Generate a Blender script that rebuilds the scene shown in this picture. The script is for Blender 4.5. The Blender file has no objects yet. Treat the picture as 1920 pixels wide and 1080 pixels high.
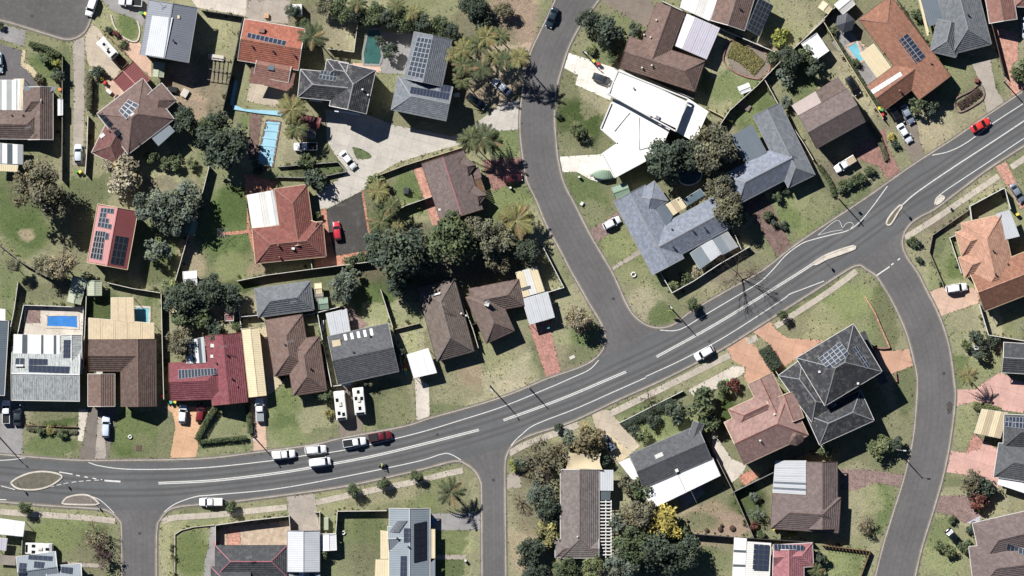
import bpy, bmesh, math, random
from mathutils import Vector, Matrix, noise
from mathutils.geometry import tessellate_polygon
random.seed(7)
PI = math.pi
S = 0.12            # metres per photograph pixel
H = 1100.0          # survey camera height
scene = bpy.context.scene
COL = scene.collection

# ------------------------------------------------------------------ camera, sky, sun, exposure
cam_d = bpy.data.cameras.new('camera'); cam = bpy.data.objects.new('camera', cam_d); COL.objects.link(cam)
cam.location = (0, 0, H); cam.rotation_euler = (0, 0, 0)
cam_d.sensor_fit = 'HORIZONTAL'; cam_d.angle = 2*math.atan(960*S/H)
cam_d.clip_start = 10; cam_d.clip_end = 9000
scene.camera = cam
SUN_EL = math.radians(38); SH = Vector((0.67, -0.74, 0)).normalized()
w = bpy.data.worlds.new('World'); scene.world = w; w.use_nodes = True
nt = w.node_tree; bg = nt.nodes['Background']; sky = nt.nodes.new('ShaderNodeTexSky')
sky.sky_type = 'NISHITA'; sky.sun_disc = False; sky.sun_elevation = SUN_EL
sky.sun_rotation = math.atan2(-SH.x, -SH.y); sky.altitude = 5000; sky.air_density = 0.8; sky.dust_density = 0.0; sky.ozone_density = 4.0
nt.links.new(sky.outputs[0], bg.inputs[0]); bg.inputs[1].default_value = 0.05
sd = bpy.data.lights.new('sun', 'SUN'); sun = bpy.data.objects.new('sun', sd); COL.objects.link(sun)
sd.energy = 5.0; sd.angle = math.radians(0.5); sd.color = (1.0, 0.98, 0.95)
sdir = Vector((SH.x*math.cos(SUN_EL), SH.y*math.cos(SUN_EL), -math.sin(SUN_EL)))
sun.rotation_euler = sdir.to_track_quat('-Z', 'Y').to_euler(); sun.location = (-60, 60, 90)
scene.view_settings.view_transform = 'Standard'; scene.view_settings.look = 'None'
scene.view_settings.gamma = 1; scene.view_settings.exposure = 0.88
try: scene.view_settings.use_curve_mapping = False
except Exception: pass
KALB = 0.62

# ------------------------------------------------------------------ helpers
def P(x, y, z=0.0):
    k = S*(1 - z/H)
    return Vector(((x-960)*k, (540-y)*k, z))
def lin(c):
    c /= 255.0
    return c/12.92 if c <= .04045 else ((c+.055)/1.055)**2.4
def C(hexs, k=None, ds=.1):
    k = KALB if k is None else k
    hexs = hexs.lstrip('#'); c = [lin(int(hexs[i:i+2], 16)) for i in (0, 2, 4)]; g = .3*c[0]+.59*c[1]+.11*c[2]
    return tuple(min(.85, (v+(g-v)*ds)*k) for v in c)+(1,)
def tag(o, label=None, cat=None, group=None, kind=None):
    if label: o['label'] = label
    if cat: o['category'] = cat
    if group: o['group'] = group
    if kind: o['kind'] = kind
    return o
def empty(name, loc=(0, 0, 0), rz=0, parent=None):
    o = bpy.data.objects.new(name, None); COL.objects.link(o)
    o.location = loc; o.rotation_euler = (0, 0, rz); o.empty_display_size = .3
    if parent: o.parent = parent
    return o
def link(name, me, parent=None):
    o = bpy.data.objects.new(name, me); COL.objects.link(o)
    if parent: o.parent = parent
    return o
class MB:
    def __init__(s): s.v = []; s.f = []; s.m = []; s.uv = []
    def face(s, pts, mi=0, uv=None):
        b = len(s.v); s.v += [tuple(p) for p in pts]; s.f.append(tuple(range(b, b+len(pts)))); s.m.append(mi)
        s.uv += uv if uv else [(p[0], p[1]) for p in pts]
    def box(s, c, sx, sy, sz, mi=0, rz=0, taper=1.0):
        ca, sa = math.cos(rz), math.sin(rz); q = []
        for z, k in ((0, 1), (sz, taper)):
            for a, b in ((-1, -1), (1, -1), (1, 1), (-1, 1)):
                x, y = a*sx/2*k, b*sy/2*k
                q.append((c[0]+x*ca-y*sa, c[1]+x*sa+y*ca, c[2]+z))
        s.hexa(q, mi)
    def hexa(s, q, mi=0):
        for i in ((4, 5, 6, 7), (3, 2, 1, 0), (0, 1, 5, 4), (1, 2, 6, 5), (2, 3, 7, 6), (3, 0, 4, 7)):
            s.face([q[j] for j in i], mi)
    def bar(s, p, q, w, h, mi=0, up=0.0):
        p = Vector(p); q = Vector(q); d = q-p
        if d.length < 1e-4: return
        n = Vector((-d.y, d.x, 0))
        n = n.normalized()*w/2 if n.length > 1e-5 else Vector((w/2, 0, 0))
        z = Vector((0, 0, 1)) if abs(d.normalized().z) < .9 else Vector((0, 1, 0))
        a, b = z*up, z*(up+h)
        s.hexa([p-n+a, q-n+a, q+n+a, p+n+a, p-n+b, q-n+b, q+n+b, p+n+b], mi)
    def tube(s, pts, rads, n=7, mi=0, cap=True):
        rings = []
        for i, p in enumerate(pts):
            p = Vector(p); d = Vector(pts[min(i+1, len(pts)-1)])-Vector(pts[max(i-1, 0)])
            d.normalize(); a = d.orthogonal().normalized(); 
            if abs(d.z) > .5: a = (Vector((1, 0, 0))-d*d.x).normalized()
            b = d.cross(a)
            rings.append([p+(a*math.cos(2*PI*k/n)+b*math.sin(2*PI*k/n))*rads[i] for k in range(n)])
        for r0, r1 in zip(rings, rings[1:]):
            for k in range(n): s.face([r0[k], r0[(k+1) % n], r1[(k+1) % n], r1[k]], mi)
        if cap: s.face(rings[-1], mi); s.face(rings[0][::-1], mi)
    def poly(s, pts, z, mi=0, thick=0):
        vs = [Vector((p[0], p[1], z)) for p in pts]
        for t in tessellate_polygon([vs]): 
            tri = [vs[i] for i in t]
            if (tri[1]-tri[0]).cross(tri[2]-tri[0]).z < 0: tri.reverse()
            s.face(tri, mi)
        if thick:
            d = Vector((0, 0, -thick))
            for a, b in zip(vs, vs[1:]+vs[:1]): s.face([a, b, b+d, a+d], mi)
    def mesh(s, name, mats, smooth=False, weld=False):
        me = bpy.data.meshes.new(name); me.from_pydata(s.v, [], s.f)
        for m in (mats if isinstance(mats, (list, tuple)) else [mats]): me.materials.append(MAT(m))
        if s.f:
            me.polygons.foreach_set('material_index', s.m)
            l = me.uv_layers.new(name='UVMap'); l.data.foreach_set('uv', [c for u in s.uv for c in u])
        if weld:
            bm = bmesh.new(); bm.from_mesh(me); bmesh.ops.remove_doubles(bm, verts=bm.verts, dist=1e-4)
            bmesh.ops.recalc_face_normals(bm, faces=bm.faces); bm.to_mesh(me); bm.free()
        if smooth: me.polygons.foreach_set('use_smooth', [True]*len(me.polygons))
        me.update(); return me
    def build(s, name, mats, parent=None, smooth=False, weld=False):
        return link(name, s.mesh(name, mats, smooth, weld), parent)
def copy_tree(o, parent=None):
    c = o.copy(); COL.objects.link(c); c.parent = parent
    for ch in KIDS.get(o.as_pointer(), []): copy_tree(ch, c)
    return c
KIDS = {}
def proto_done(o):
    def rec(x):
        KIDS[x.as_pointer()] = list(x.children)
        for c in x.children: rec(c)
    bpy.context.view_layer.update(); rec(o)
def smooth_line(pts, step=1.2):
    p = [Vector((a[0], a[1], 0)) for a in pts]; out = []
    for i in range(len(p)-1):
        p0 = p[i-1] if i else p[0]*2-p[1]; p1, p2 = p[i], p[i+1]; p3 = p[i+2] if i+2 < len(p) else p2*2-p1
        n = max(2, int((p2-p1).length/step))
        for k in range(n):
            t = k/n
            out.append(.5*((2*p1)+(p2-p0)*t+(2*p0-5*p1+4*p2-p3)*t*t+(3*p1-p0-3*p2+p3)*t**3))
    out.append(p[-1]); return out
def resample(line, n):
    L = [0]
    for a, b in zip(line, line[1:]): L.append(L[-1]+(b-a).length)
    out = []; j = 0
    for i in range(n):
        t = L[-1]*i/(n-1)
        while j < len(L)-2 and L[j+1] < t: j += 1
        d = L[j+1]-L[j]; out.append(line[j].lerp(line[j+1], 0 if d < 1e-9 else (t-L[j])/d))
    return out
def px(pts, z=0): return [P(x, y, z) for x, y in pts]

# ------------------------------------------------------------------ materials
MATS = {}; SPEC = {}
def MAT(k):
    if k is None: k = 'concrete'
    if not isinstance(k, str): return k
    if k not in MATS: MATS[k] = SPEC[k](k) if k in SPEC else plain(k, k)
    return MATS[k]
class NT:
    def __init__(s, name):
        s.m = bpy.data.materials.new(name); s.m.use_nodes = True; s.t = s.m.node_tree
        s.b = s.t.nodes['Principled BSDF']; s.pos = None
    def n(s, typ, **kw):
        o = s.t.nodes.new('ShaderNode'+typ)
        for k, v in kw.items(): setattr(o, k, v)
        return o
    def l(s, a, b): s.t.links.new(a, b)
    def P(s):
        if not s.pos: s.pos = s.n('NewGeometry').outputs['Position']
        return s.pos
    def noise(s, scale, detail=3, vec=None, rough=.6):
        t = s.n('TexNoise'); t.inputs['Scale'].default_value = scale; t.inputs['Detail'].default_value = detail
        t.inputs['Roughness'].default_value = rough
        s.l(vec or s.P(), t.inputs['Vector']); return t.outputs['Fac']
    def ramp(s, f, a, b, lo=0, hi=1):
        r = s.n('MapRange'); s.l(f, r.inputs[0]); r.inputs[1].default_value = a; r.inputs[2].default_value = b
        r.inputs[3].default_value = lo; r.inputs[4].default_value = hi; return r.outputs[0]
    def mix(s, fac, a, b, mode='MIX'):
        m = s.n('Mix', data_type='RGBA', blend_type=mode)
        for sock, v in ((m.inputs[0], fac), (m.inputs[6], a), (m.inputs[7], b)):
            if isinstance(v, (int, float)): sock.default_value = v
            elif isinstance(v, tuple): sock.default_value = v
            else: s.l(v, sock)
        return m.outputs[2]
    def mul(s, col, fac):
        m = s.n('VectorMath', operation='SCALE'); 
        if isinstance(col, tuple):
            m.inputs[0].default_value = col[:3]
        else: s.l(col, m.inputs[0])
        s.l(fac, m.inputs['Scale']); return m.outputs[0]
    def math(s, op, a, b=0):
        m = s.n('Math', operation=op)
        for i, v in enumerate((a, b)):
            if isinstance(v, (int, float)): m.inputs[i].default_value = v
            else: s.l(v, m.inputs[i])
        return m.outputs[0]
    def bump(s, h, dist, strength=1):
        b = s.n('Bump'); b.inputs['Strength'].default_value = strength; b.inputs['Distance'].default_value = dist
        s.l(h, b.inputs['Height']); s.l(b.outputs[0], s.b.inputs['Normal'])
    def out(s, col, rough=.8, spec=.3, metal=0):
        if isinstance(col, tuple): s.b.inputs['Base Color'].default_value = col
        else: s.l(col, s.b.inputs['Base Color'])
        s.b.inputs['Roughness'].default_value = rough; s.b.inputs['Specular IOR Level'].default_value = spec
        s.b.inputs['Metallic'].default_value = metal; return s.m
def plain(name, hexs, amt=.18, rough=.75, spec=.3, big=.35, fine=4, metal=0, k=None):
    t = NT(name); c = C(hexs, k)
    f = t.math('ADD', t.ramp(t.noise(big), .3, .7, 1-amt, 1+amt), t.ramp(t.noise(fine, 2), .3, .7, -amt*.6, amt*.6))
    return t.out(t.mul(c, f), rough, spec, metal)
def spec(key, fn, *a, **kw): SPEC[key] = lambda k: fn(k, *a, **kw)
def objcol(name, rough=.35, spec=.5, coat=0, amt=.04):
    t = NT(name); o = t.n('ObjectInfo'); f = t.ramp(t.noise(3, 2), .3, .7, 1-amt, 1+amt)
    m = t.out(t.mul(o.outputs['Color'], f), rough, spec); t.b.inputs['Coat Weight'].default_value = coat; return m
def tile_mat(name, hexs, amt=.22, lichen=None, lam=.0, joints=.3):
    t = NT(name); c = C(hexs, None, .3); uv = t.n('UVMap').outputs[0]
    br = t.n('TexBrick'); br.inputs['Scale'].default_value = 1; br.inputs['Brick Width'].default_value = .5
    br.inputs['Row Height'].default_value = .45; br.inputs['Mortar Size'].default_value = .02
    br.inputs['Color1'].default_value = (1-amt, 1-amt, 1-amt, 1); br.inputs['Color2'].default_value = (1+amt, 1+amt*.96, 1+amt*.92, 1)
    br.inputs['Mortar'].default_value = (1-joints, 1-joints, 1-joints, 1); t.l(uv, br.inputs['Vector'])
    col = t.mix(1.0, c, br.outputs['Color'], 'MULTIPLY')
    f = t.math('ADD', t.ramp(t.noise(.3), .3, .7, .93, 1.07), t.ramp(t.noise(6, 4, rough=.75), .3, .7, -.14, .14))
    col = t.mul(col, f)
    lichen, lam = (lichen, lam) if lichen else ('#a59a8c', .22)
    if lichen: col = t.mix(t.math('MULTIPLY', t.ramp(t.noise(.9, 6, rough=.75), .5, .68), lam), col, C(lichen))
    t.bump(t.noise(9, 2), .015, .5)
    return t.out(col, .85, .2)
def metal_mat(name, hexs, per=.5, rough=.5, amt=.06, depth=.03, stain=None, sam=0, spec=.35):
    t = NT(name); c = C(hexs); uv = t.n('UVMap').outputs[0]
    sx = t.n('SeparateXYZ'); t.l(uv, sx.inputs[0])
    wv = t.math('SINE', t.math('MULTIPLY', sx.outputs[0], 2*PI/per))
    f = t.math('ADD', t.ramp(t.noise(.4), .3, .7, 1-amt, 1+amt), t.ramp(t.noise(5, 2), .3, .7, -amt, amt))
    f = t.math('MULTIPLY', f, t.ramp(wv, .8, 1, 1, .86))
    col = t.mul(c, f)
    if stain:
        mp = t.n('Mapping'); mp.inputs['Scale'].default_value = (2.2, .5, 1); t.l(uv, mp.inputs[0])
        col = t.mix(t.math('MULTIPLY', t.ramp(t.noise(1.4, 5, mp.outputs[0], .7), .45, .7), sam), col, C(stain))
    t.bump(t.ramp(wv, .55, 1), depth, .8)
    return t.out(col, rough, spec)
def ground_mat(name):
    t = NT(name); a = t.n('VertexColor', layer_name='gcol'); col = a.outputs[0]
    n1 = t.noise(.55, 5, rough=.7); n2 = t.noise(2.6, 4, rough=.75); n3 = t.noise(9, 3, rough=.7)
    f = t.math('ADD', t.ramp(n2, .3, .7, .55, 1.35), t.ramp(n3, .3, .7, -.4, .4))
    col = t.mul(col, f)
    col = t.mix(t.ramp(n1, .42, .72, 0, .55), col, t.mix(1.0, col, (1.45, 1.34, 1.2, 1), 'MULTIPLY'))
    col = t.mix(t.ramp(t.noise(1.3, 5, rough=.8), .52, .7, 0, .75), col, t.mix(1.0, col, (.5, .68, .5, 1), 'MULTIPLY'))
    t.bump(t.math('ADD', n3, n2), .12, .7)
    return t.out(col, .95, .1)
def asphalt(name, hexs, tracks=False, amt=.1):
    t = NT(name); c = C(hexs)
    f = t.math('ADD', t.ramp(t.noise(.12, 4), .3, .7, 1-amt, 1+amt), t.ramp(t.noise(1.1, 5, rough=.75), .3, .7, -amt, amt))
    f = t.math('ADD', f, t.ramp(t.noise(13, 2), .3, .7, -.14, .14))
    col = t.mul(c, f)
    col = t.mix(t.ramp(t.noise(.35, 7, rough=.85), .3, .42, .4, 0), col, C('#4b4a4a'))
    if tracks:
        uv = t.n('UVMap').outputs[0]; sx = t.n('SeparateXYZ'); t.l(uv, sx.inputs[0]); v = sx.outputs[1]
        mp = t.n('Mapping'); mp.inputs['Scale'].default_value = (.05, 26, 1); t.l(uv, mp.inputs[0])
        st = t.noise(1, 4, mp.outputs[0], .6)
        tot = None
        for c0, wd in ((.27, .05), (.40, .05), (.60, .05), (.72, .05)):
            g = t.ramp(t.math('ABSOLUTE', t.math('SUBTRACT', v, c0)), 0, wd, 1, 0)
            tot = g if tot is None else t.math('MAXIMUM', tot, g)
        col = t.mix(t.math('MULTIPLY', tot, t.ramp(st, .3, .7, .3*float(tracks), .85*float(tracks))), col, C('#55524f'))
        mid = t.ramp(t.math('ABSOLUTE', t.math('SUBTRACT', v, .5)), .25, .42, 0, .35*float(tracks))
        col = t.mix(t.math('MULTIPLY', mid, t.ramp(st, .3, .7, .4, 1)), col, C('#565554'))
        col = t.mix(t.ramp(st, .55, .75, 0, .25*float(tracks)), col, C('#a29c94'))
    else:
        # crack-seal and worn pale streaks
        col = t.mix(t.ramp(t.noise(.5, 6, rough=.8), .52, .72, 0, .4), col, C('#94908b'))
        col = t.mix(t.ramp(t.noise(.35, 7, rough=.85), .3, .42, .45, 0), col, C('#4f4c4b'))
    t.bump(t.noise(20, 2), .02, .5)
    return t.out(col, .92, .15)
def concrete(name, hexs, amt=.12, stain='#6a6259', sam=.3, rough=.9):
    t = NT(name); c = C(hexs)
    f = t.math('ADD', t.ramp(t.noise(.35, 4), .3, .7, 1-amt, 1+amt), t.ramp(t.noise(3, 4, rough=.7), .3, .7, -amt, amt))
    col = t.mul(c, f)
    col = t.mix(t.ramp(t.noise(.28, 7, rough=.8), .52, .72, 0, sam), col, C(stain))
    mp = t.n('Mapping'); mp.inputs['Rotation'].default_value = (0, 0, .28); t.l(t.P(), mp.inputs[0])
    br = t.n('TexBrick'); br.offset = 0; br.inputs['Scale'].default_value = 1; br.inputs['Brick Width'].default_value = 3.4; br.inputs['Row Height'].default_value = 2.9; br.inputs['Mortar Size'].default_value = .05
    br.inputs['Color1'].default_value = (.95, .95, .95, 1); br.inputs['Color2'].default_value = (1.05, 1.05, 1.05, 1); br.inputs['Mortar'].default_value = (.8, .79, .78, 1); t.l(mp.outputs[0], br.inputs['Vector'])
    col = t.mix(1.0, col, br.outputs['Color'], 'MULTIPLY')
    col = t.mix(t.ramp(t.noise(.9, 7, rough=.85), .56, .7, 0, .4), col, C('#5c5750'))
    t.bump(t.noise(8, 3), .01, .4)
    return t.out(col, rough, .2)
def brickpave(name, hexs, amt=.25):
    t = NT(name); c = C(hexs, None, .28)
    mp = t.n('Mapping'); mp.inputs['Rotation'].default_value = (0, 0, .8); t.l(t.P(), mp.inputs[0])
    br = t.n('TexBrick'); br.inputs['Scale'].default_value = 1; br.inputs['Brick Width'].default_value = .46
    br.inputs['Row Height'].default_value = .23; br.inputs['Mortar Size'].default_value = .015
    br.inputs['Color1'].default_value = (1-amt,)*3+(1,); br.inputs['Color2'].default_value = (1+amt,)*3+(1,)
    br.inputs['Mortar'].default_value = (.6, .6, .6, 1); t.l(mp.outputs[0], br.inputs['Vector'])
    col = t.mul(t.mix(1.0, c, br.outputs['Color'], 'MULTIPLY'), t.ramp(t.noise(.6, 6, rough=.75), .3, .7, .72, 1.26))
    return t.out(col, .9, .15)
def foliage(name):
    t = NT(name); o = t.n('ObjectInfo')
    at = t.n('VertexColor', layer_name='lc')
    f = t.ramp(t.noise(1.6, 3), .3, .7, .8, 1.2)
    sep = t.n('SeparateColor'); t.l(at.outputs[0], sep.inputs[0])
    c = t.mul(o.outputs['Color'], t.math('MULTIPLY', f, sep.outputs[0]))
    c = t.mix(t.ramp(sep.outputs[1], .55, 1, 0, .6), c, t.mix(1.0, c, (1.6, 1.35, .75, 1), 'MULTIPLY'))
    t.out(c, .75, .1)
    tr = t.n('BsdfTranslucent'); t.l(c, tr.inputs[0]); ms = t.n('MixShader'); ms.inputs[0].default_value = .22
    t.l(t.b.outputs[0], ms.inputs[1]); t.l(tr.outputs[0], ms.inputs[2])
    t.l(ms.outputs[0], t.t.nodes['Material Output'].inputs[0]); return t.m
def water(name, hexs, rough=.08):
    t = NT(name); c = C(hexs)
    col = t.mul(c, t.ramp(t.noise(.5, 3), .3, .7, .85, 1.15))
    t.bump(t.noise(2.5, 3), .04, .5)
    return t.out(col, rough, .5)
def solar_mat(name, hexs):
    t = NT(name); uv = t.n('UVMap').outputs[0]; c = C(hexs)
    br = t.n('TexBrick'); br.offset = 0; br.inputs['Scale'].default_value = 1; br.inputs['Brick Width'].default_value = .17
    br.inputs['Row Height'].default_value = .17; br.inputs['Mortar Size'].default_value = .008
    br.inputs['Color1'].default_value = c; br.inputs['Color2'].default_value = tuple(x*1.3 for x in c[:3])+(1,)
    br.inputs['Mortar'].default_value = tuple(x*2.2+.01 for x in c[:3])+(1,); t.l(uv, br.inputs['Vector'])
    return t.out(br.outputs['Color'], .5, .08)
def worn_line(name):
    t = NT(name); col = t.mix(t.ramp(t.noise(3.5, 6, rough=.85), .48, .66, 0, .75), C('#f0ede6'), C('#8f8b86')); return t.out(col, .8, .2)
spec('ground', ground_mat); spec('foliage', foliage)
spec('road_main', asphalt, '#707172', True, .1); spec('road_side', asphalt, '#72706f', .3, .13); spec('road_court', asphalt, '#6b6967', False, .14)
spec('asphalt_dark', asphalt, '#55524f', False, .12); spec('asphalt_grey', asphalt, '#767273', False, .12)
for k, h in dict(kerb='#b5ada2', path='#cbbfae', conc='#cfc7bb', conc_white='#fbf3e6', conc_tan='#cdbda6', conc_grey='#a3a09d', conc_dark='#877e74',
                 conc_pale='#dfd3c3', conc_lane='#b9ad9f', conc_brown='#948779', salmon='#d6a78a', salmon_pale='#e2bda3', orange_conc='#e3b48a', pink_conc='#dfb0a2',
                 island='#ded4c5', cream='#dcc9a2').items(): spec(k, concrete, h)
for k, h in dict(brick_brown='#8d6f62', brick_pink='#cf8b78', brick_red='#b27c6c', brick_mauve='#a38379', brick_orange='#dd8f6a', brick_salmon='#e09b7e').items(): spec(k, brickpave, h)
for k, (h, li, la) in dict(t_brown=('#8c6d60', None, 0), t_brown2=('#806a60', '#a99a8c', .35), t_grey_brown=('#8b807b', '#a99a8c', .3), t_maroon=('#8a544f', None, 0),
                  t_red=('#9c5346', None, 0), t_orange=('#c46a48', '#a85a44', .5), t_dark=('#48494e', '#aaa69e', .45), t_charcoal=('#55575c', None, 0),
                  t_grey=('#7c8389', None, 0), t_rose=('#b5887b', '#c9b0a4', .3), t_bluegrey=('#909aad', None, 0), t_blue2=('#858d96', None, 0), t_terra=('#b07250', '#8a5b45', .5), t_peach=('#d79a76', '#b9805f', .5),
                  t_crimson=('#a14a55', None, 0), t_brick=('#a8705f', None, 0), t_pinkgrey=('#8a6d64', '#b39a8f', .3), t_slate=('#696b70', '#8d8d8d', .25),
                  t_mauve=('#87736e', '#8f7f78', .3), t_choc=('#735a4f', None, 0), t_dbrown=('#857467', '#5d4f46', .5), t_pinktile=('#bd6d76', None, 0)).items():
    spec(k, tile_mat, h, .2, li, la)
for k, h in dict(m_grey='#8d929c', m_bluegrey='#8f9aa2', m_light='#d6d9dc', m_red='#8f4d4c', m_cream='#f2dfb4', m_slate='#74808a',
                 m_pale='#efece4', m_green='#8fa890', m_sage='#b9c0a4', m_lilac='#cfc9d6', m_mid='#a7abad', m_dark='#4b4f55', m_tan='#cdb896', m_pinkwhite='#cdbab2',
                 m_salmon='#d0908c').items(): spec(k, metal_mat, h)
spec('m_white', metal_mat, '#ffffff', .5, .5, .04, .012, '#e0d8cc', .35); spec('white_membrane', plain, '#fffdf8', .02, .7, .2, .35, 4, 0, .64)
spec('m_stain', metal_mat, '#c3c8c6', .5, .6, .1, .03, '#4c5150', .8)
spec('m_timber', metal_mat, '#ecd5ae', .35, .8, .1, .02, '#b59a72', .5)
spec('poly_dark', plain, '#5e686d', .1, .4); spec('poly_light', plain, '#b9bdb8', .08, .4); spec('glass_roof', plain, '#6c7f88', .15, .25, .5)
spec('white', plain, '#f0eee8', .04, .5); spec('offwhite', plain, '#ddd6c8', .08, .7); spec('trim_white', plain, '#efece6', .06, .5); spec('trim_dark', plain, '#4c4a4a', .08, .6)
spec('trim_cream', plain, '#e2cfa6', .06, .6); spec('trim_grey', plain, '#9a9c9e', .06, .6); spec('trim_brown', plain, '#6a5448', .08, .6); spec('trim_red', plain, '#8c4c46', .08, .6)
spec('cap_pink', plain, '#b8707a', .1); spec('cap_dark', plain, '#4a3a34', .1)
spec('wall_brick', brickpave, '#9a6d58'); spec('wall_cream', plain, '#cbbda4', .08); spec('wall_white', plain, '#dedbd3', .05); spec('wall_grey', plain, '#9b9a97', .08)
spec('line', worn_line); spec('glass', plain, '#1b2329', .1, .12, .5); spec('solar', solar_mat, '#2b3448'); spec('solar_black', solar_mat, '#1d222c'); spec('solar_grey', solar_mat, '#323b49')
spec('frame', plain, '#b4b8bb', .04, .4); spec('frame_dark', plain, '#5c6167', .04, .4); spec('tyre', plain, '#1a1a1b', .1, .8); spec('rim', plain, '#9c9ea0', .05, .3, .5); spec('plastic_black', plain, '#26282a', .1, .6)
spec('paint', objcol, .25, .5, .8); spec('matcol', objcol, .7, .3, 0, .12); spec('lamp_red', plain, '#a02018', .05, .3); spec('lamp_white', plain, '#e6e9ea', .03, .2)
spec('bark', plain, '#6b5a4a', .3, .9, .1, 1, 6); spec('bark_pale', plain, '#a39684', .25, .9, .1, 1, 6)
spec('water_blue', water, '#3f8fe0'); spec('water_aqua', water, '#7fd0e0'); spec('water_green', water, '#3f6f69'); spec('water_dark', water, '#2c4a48'); spec('cover_blue', plain, '#a2d8ec', .12, .6)
spec('timber', plain, '#8f6f52', .2, .85); spec('timber_grey', plain, '#9a9084', .18, .85); spec('steel', plain, '#9ea2a4', .06, .4, .5); spec('soil', plain, '#5d4c3d', .3, .95, .1, 1, 5)
spec('mulch', plain, '#4d3f34', .35, .95, .1, 1.5, 7); spec('dirt', plain, '#cdb79d', .25, .95, .1, .8, 5); spec('gravel', plain, '#757161', .2, .95, .1, 1, 9)
spec('grass_patch', plain, '#66734a', .35, .95, .1, .8, 5)
spec('skin', plain, '#c08a6c', .04, .6); spec('cloth_dark', plain, '#24272e', .1, .85); spec('hivis', plain, '#d9e02c', .05, .7)

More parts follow.
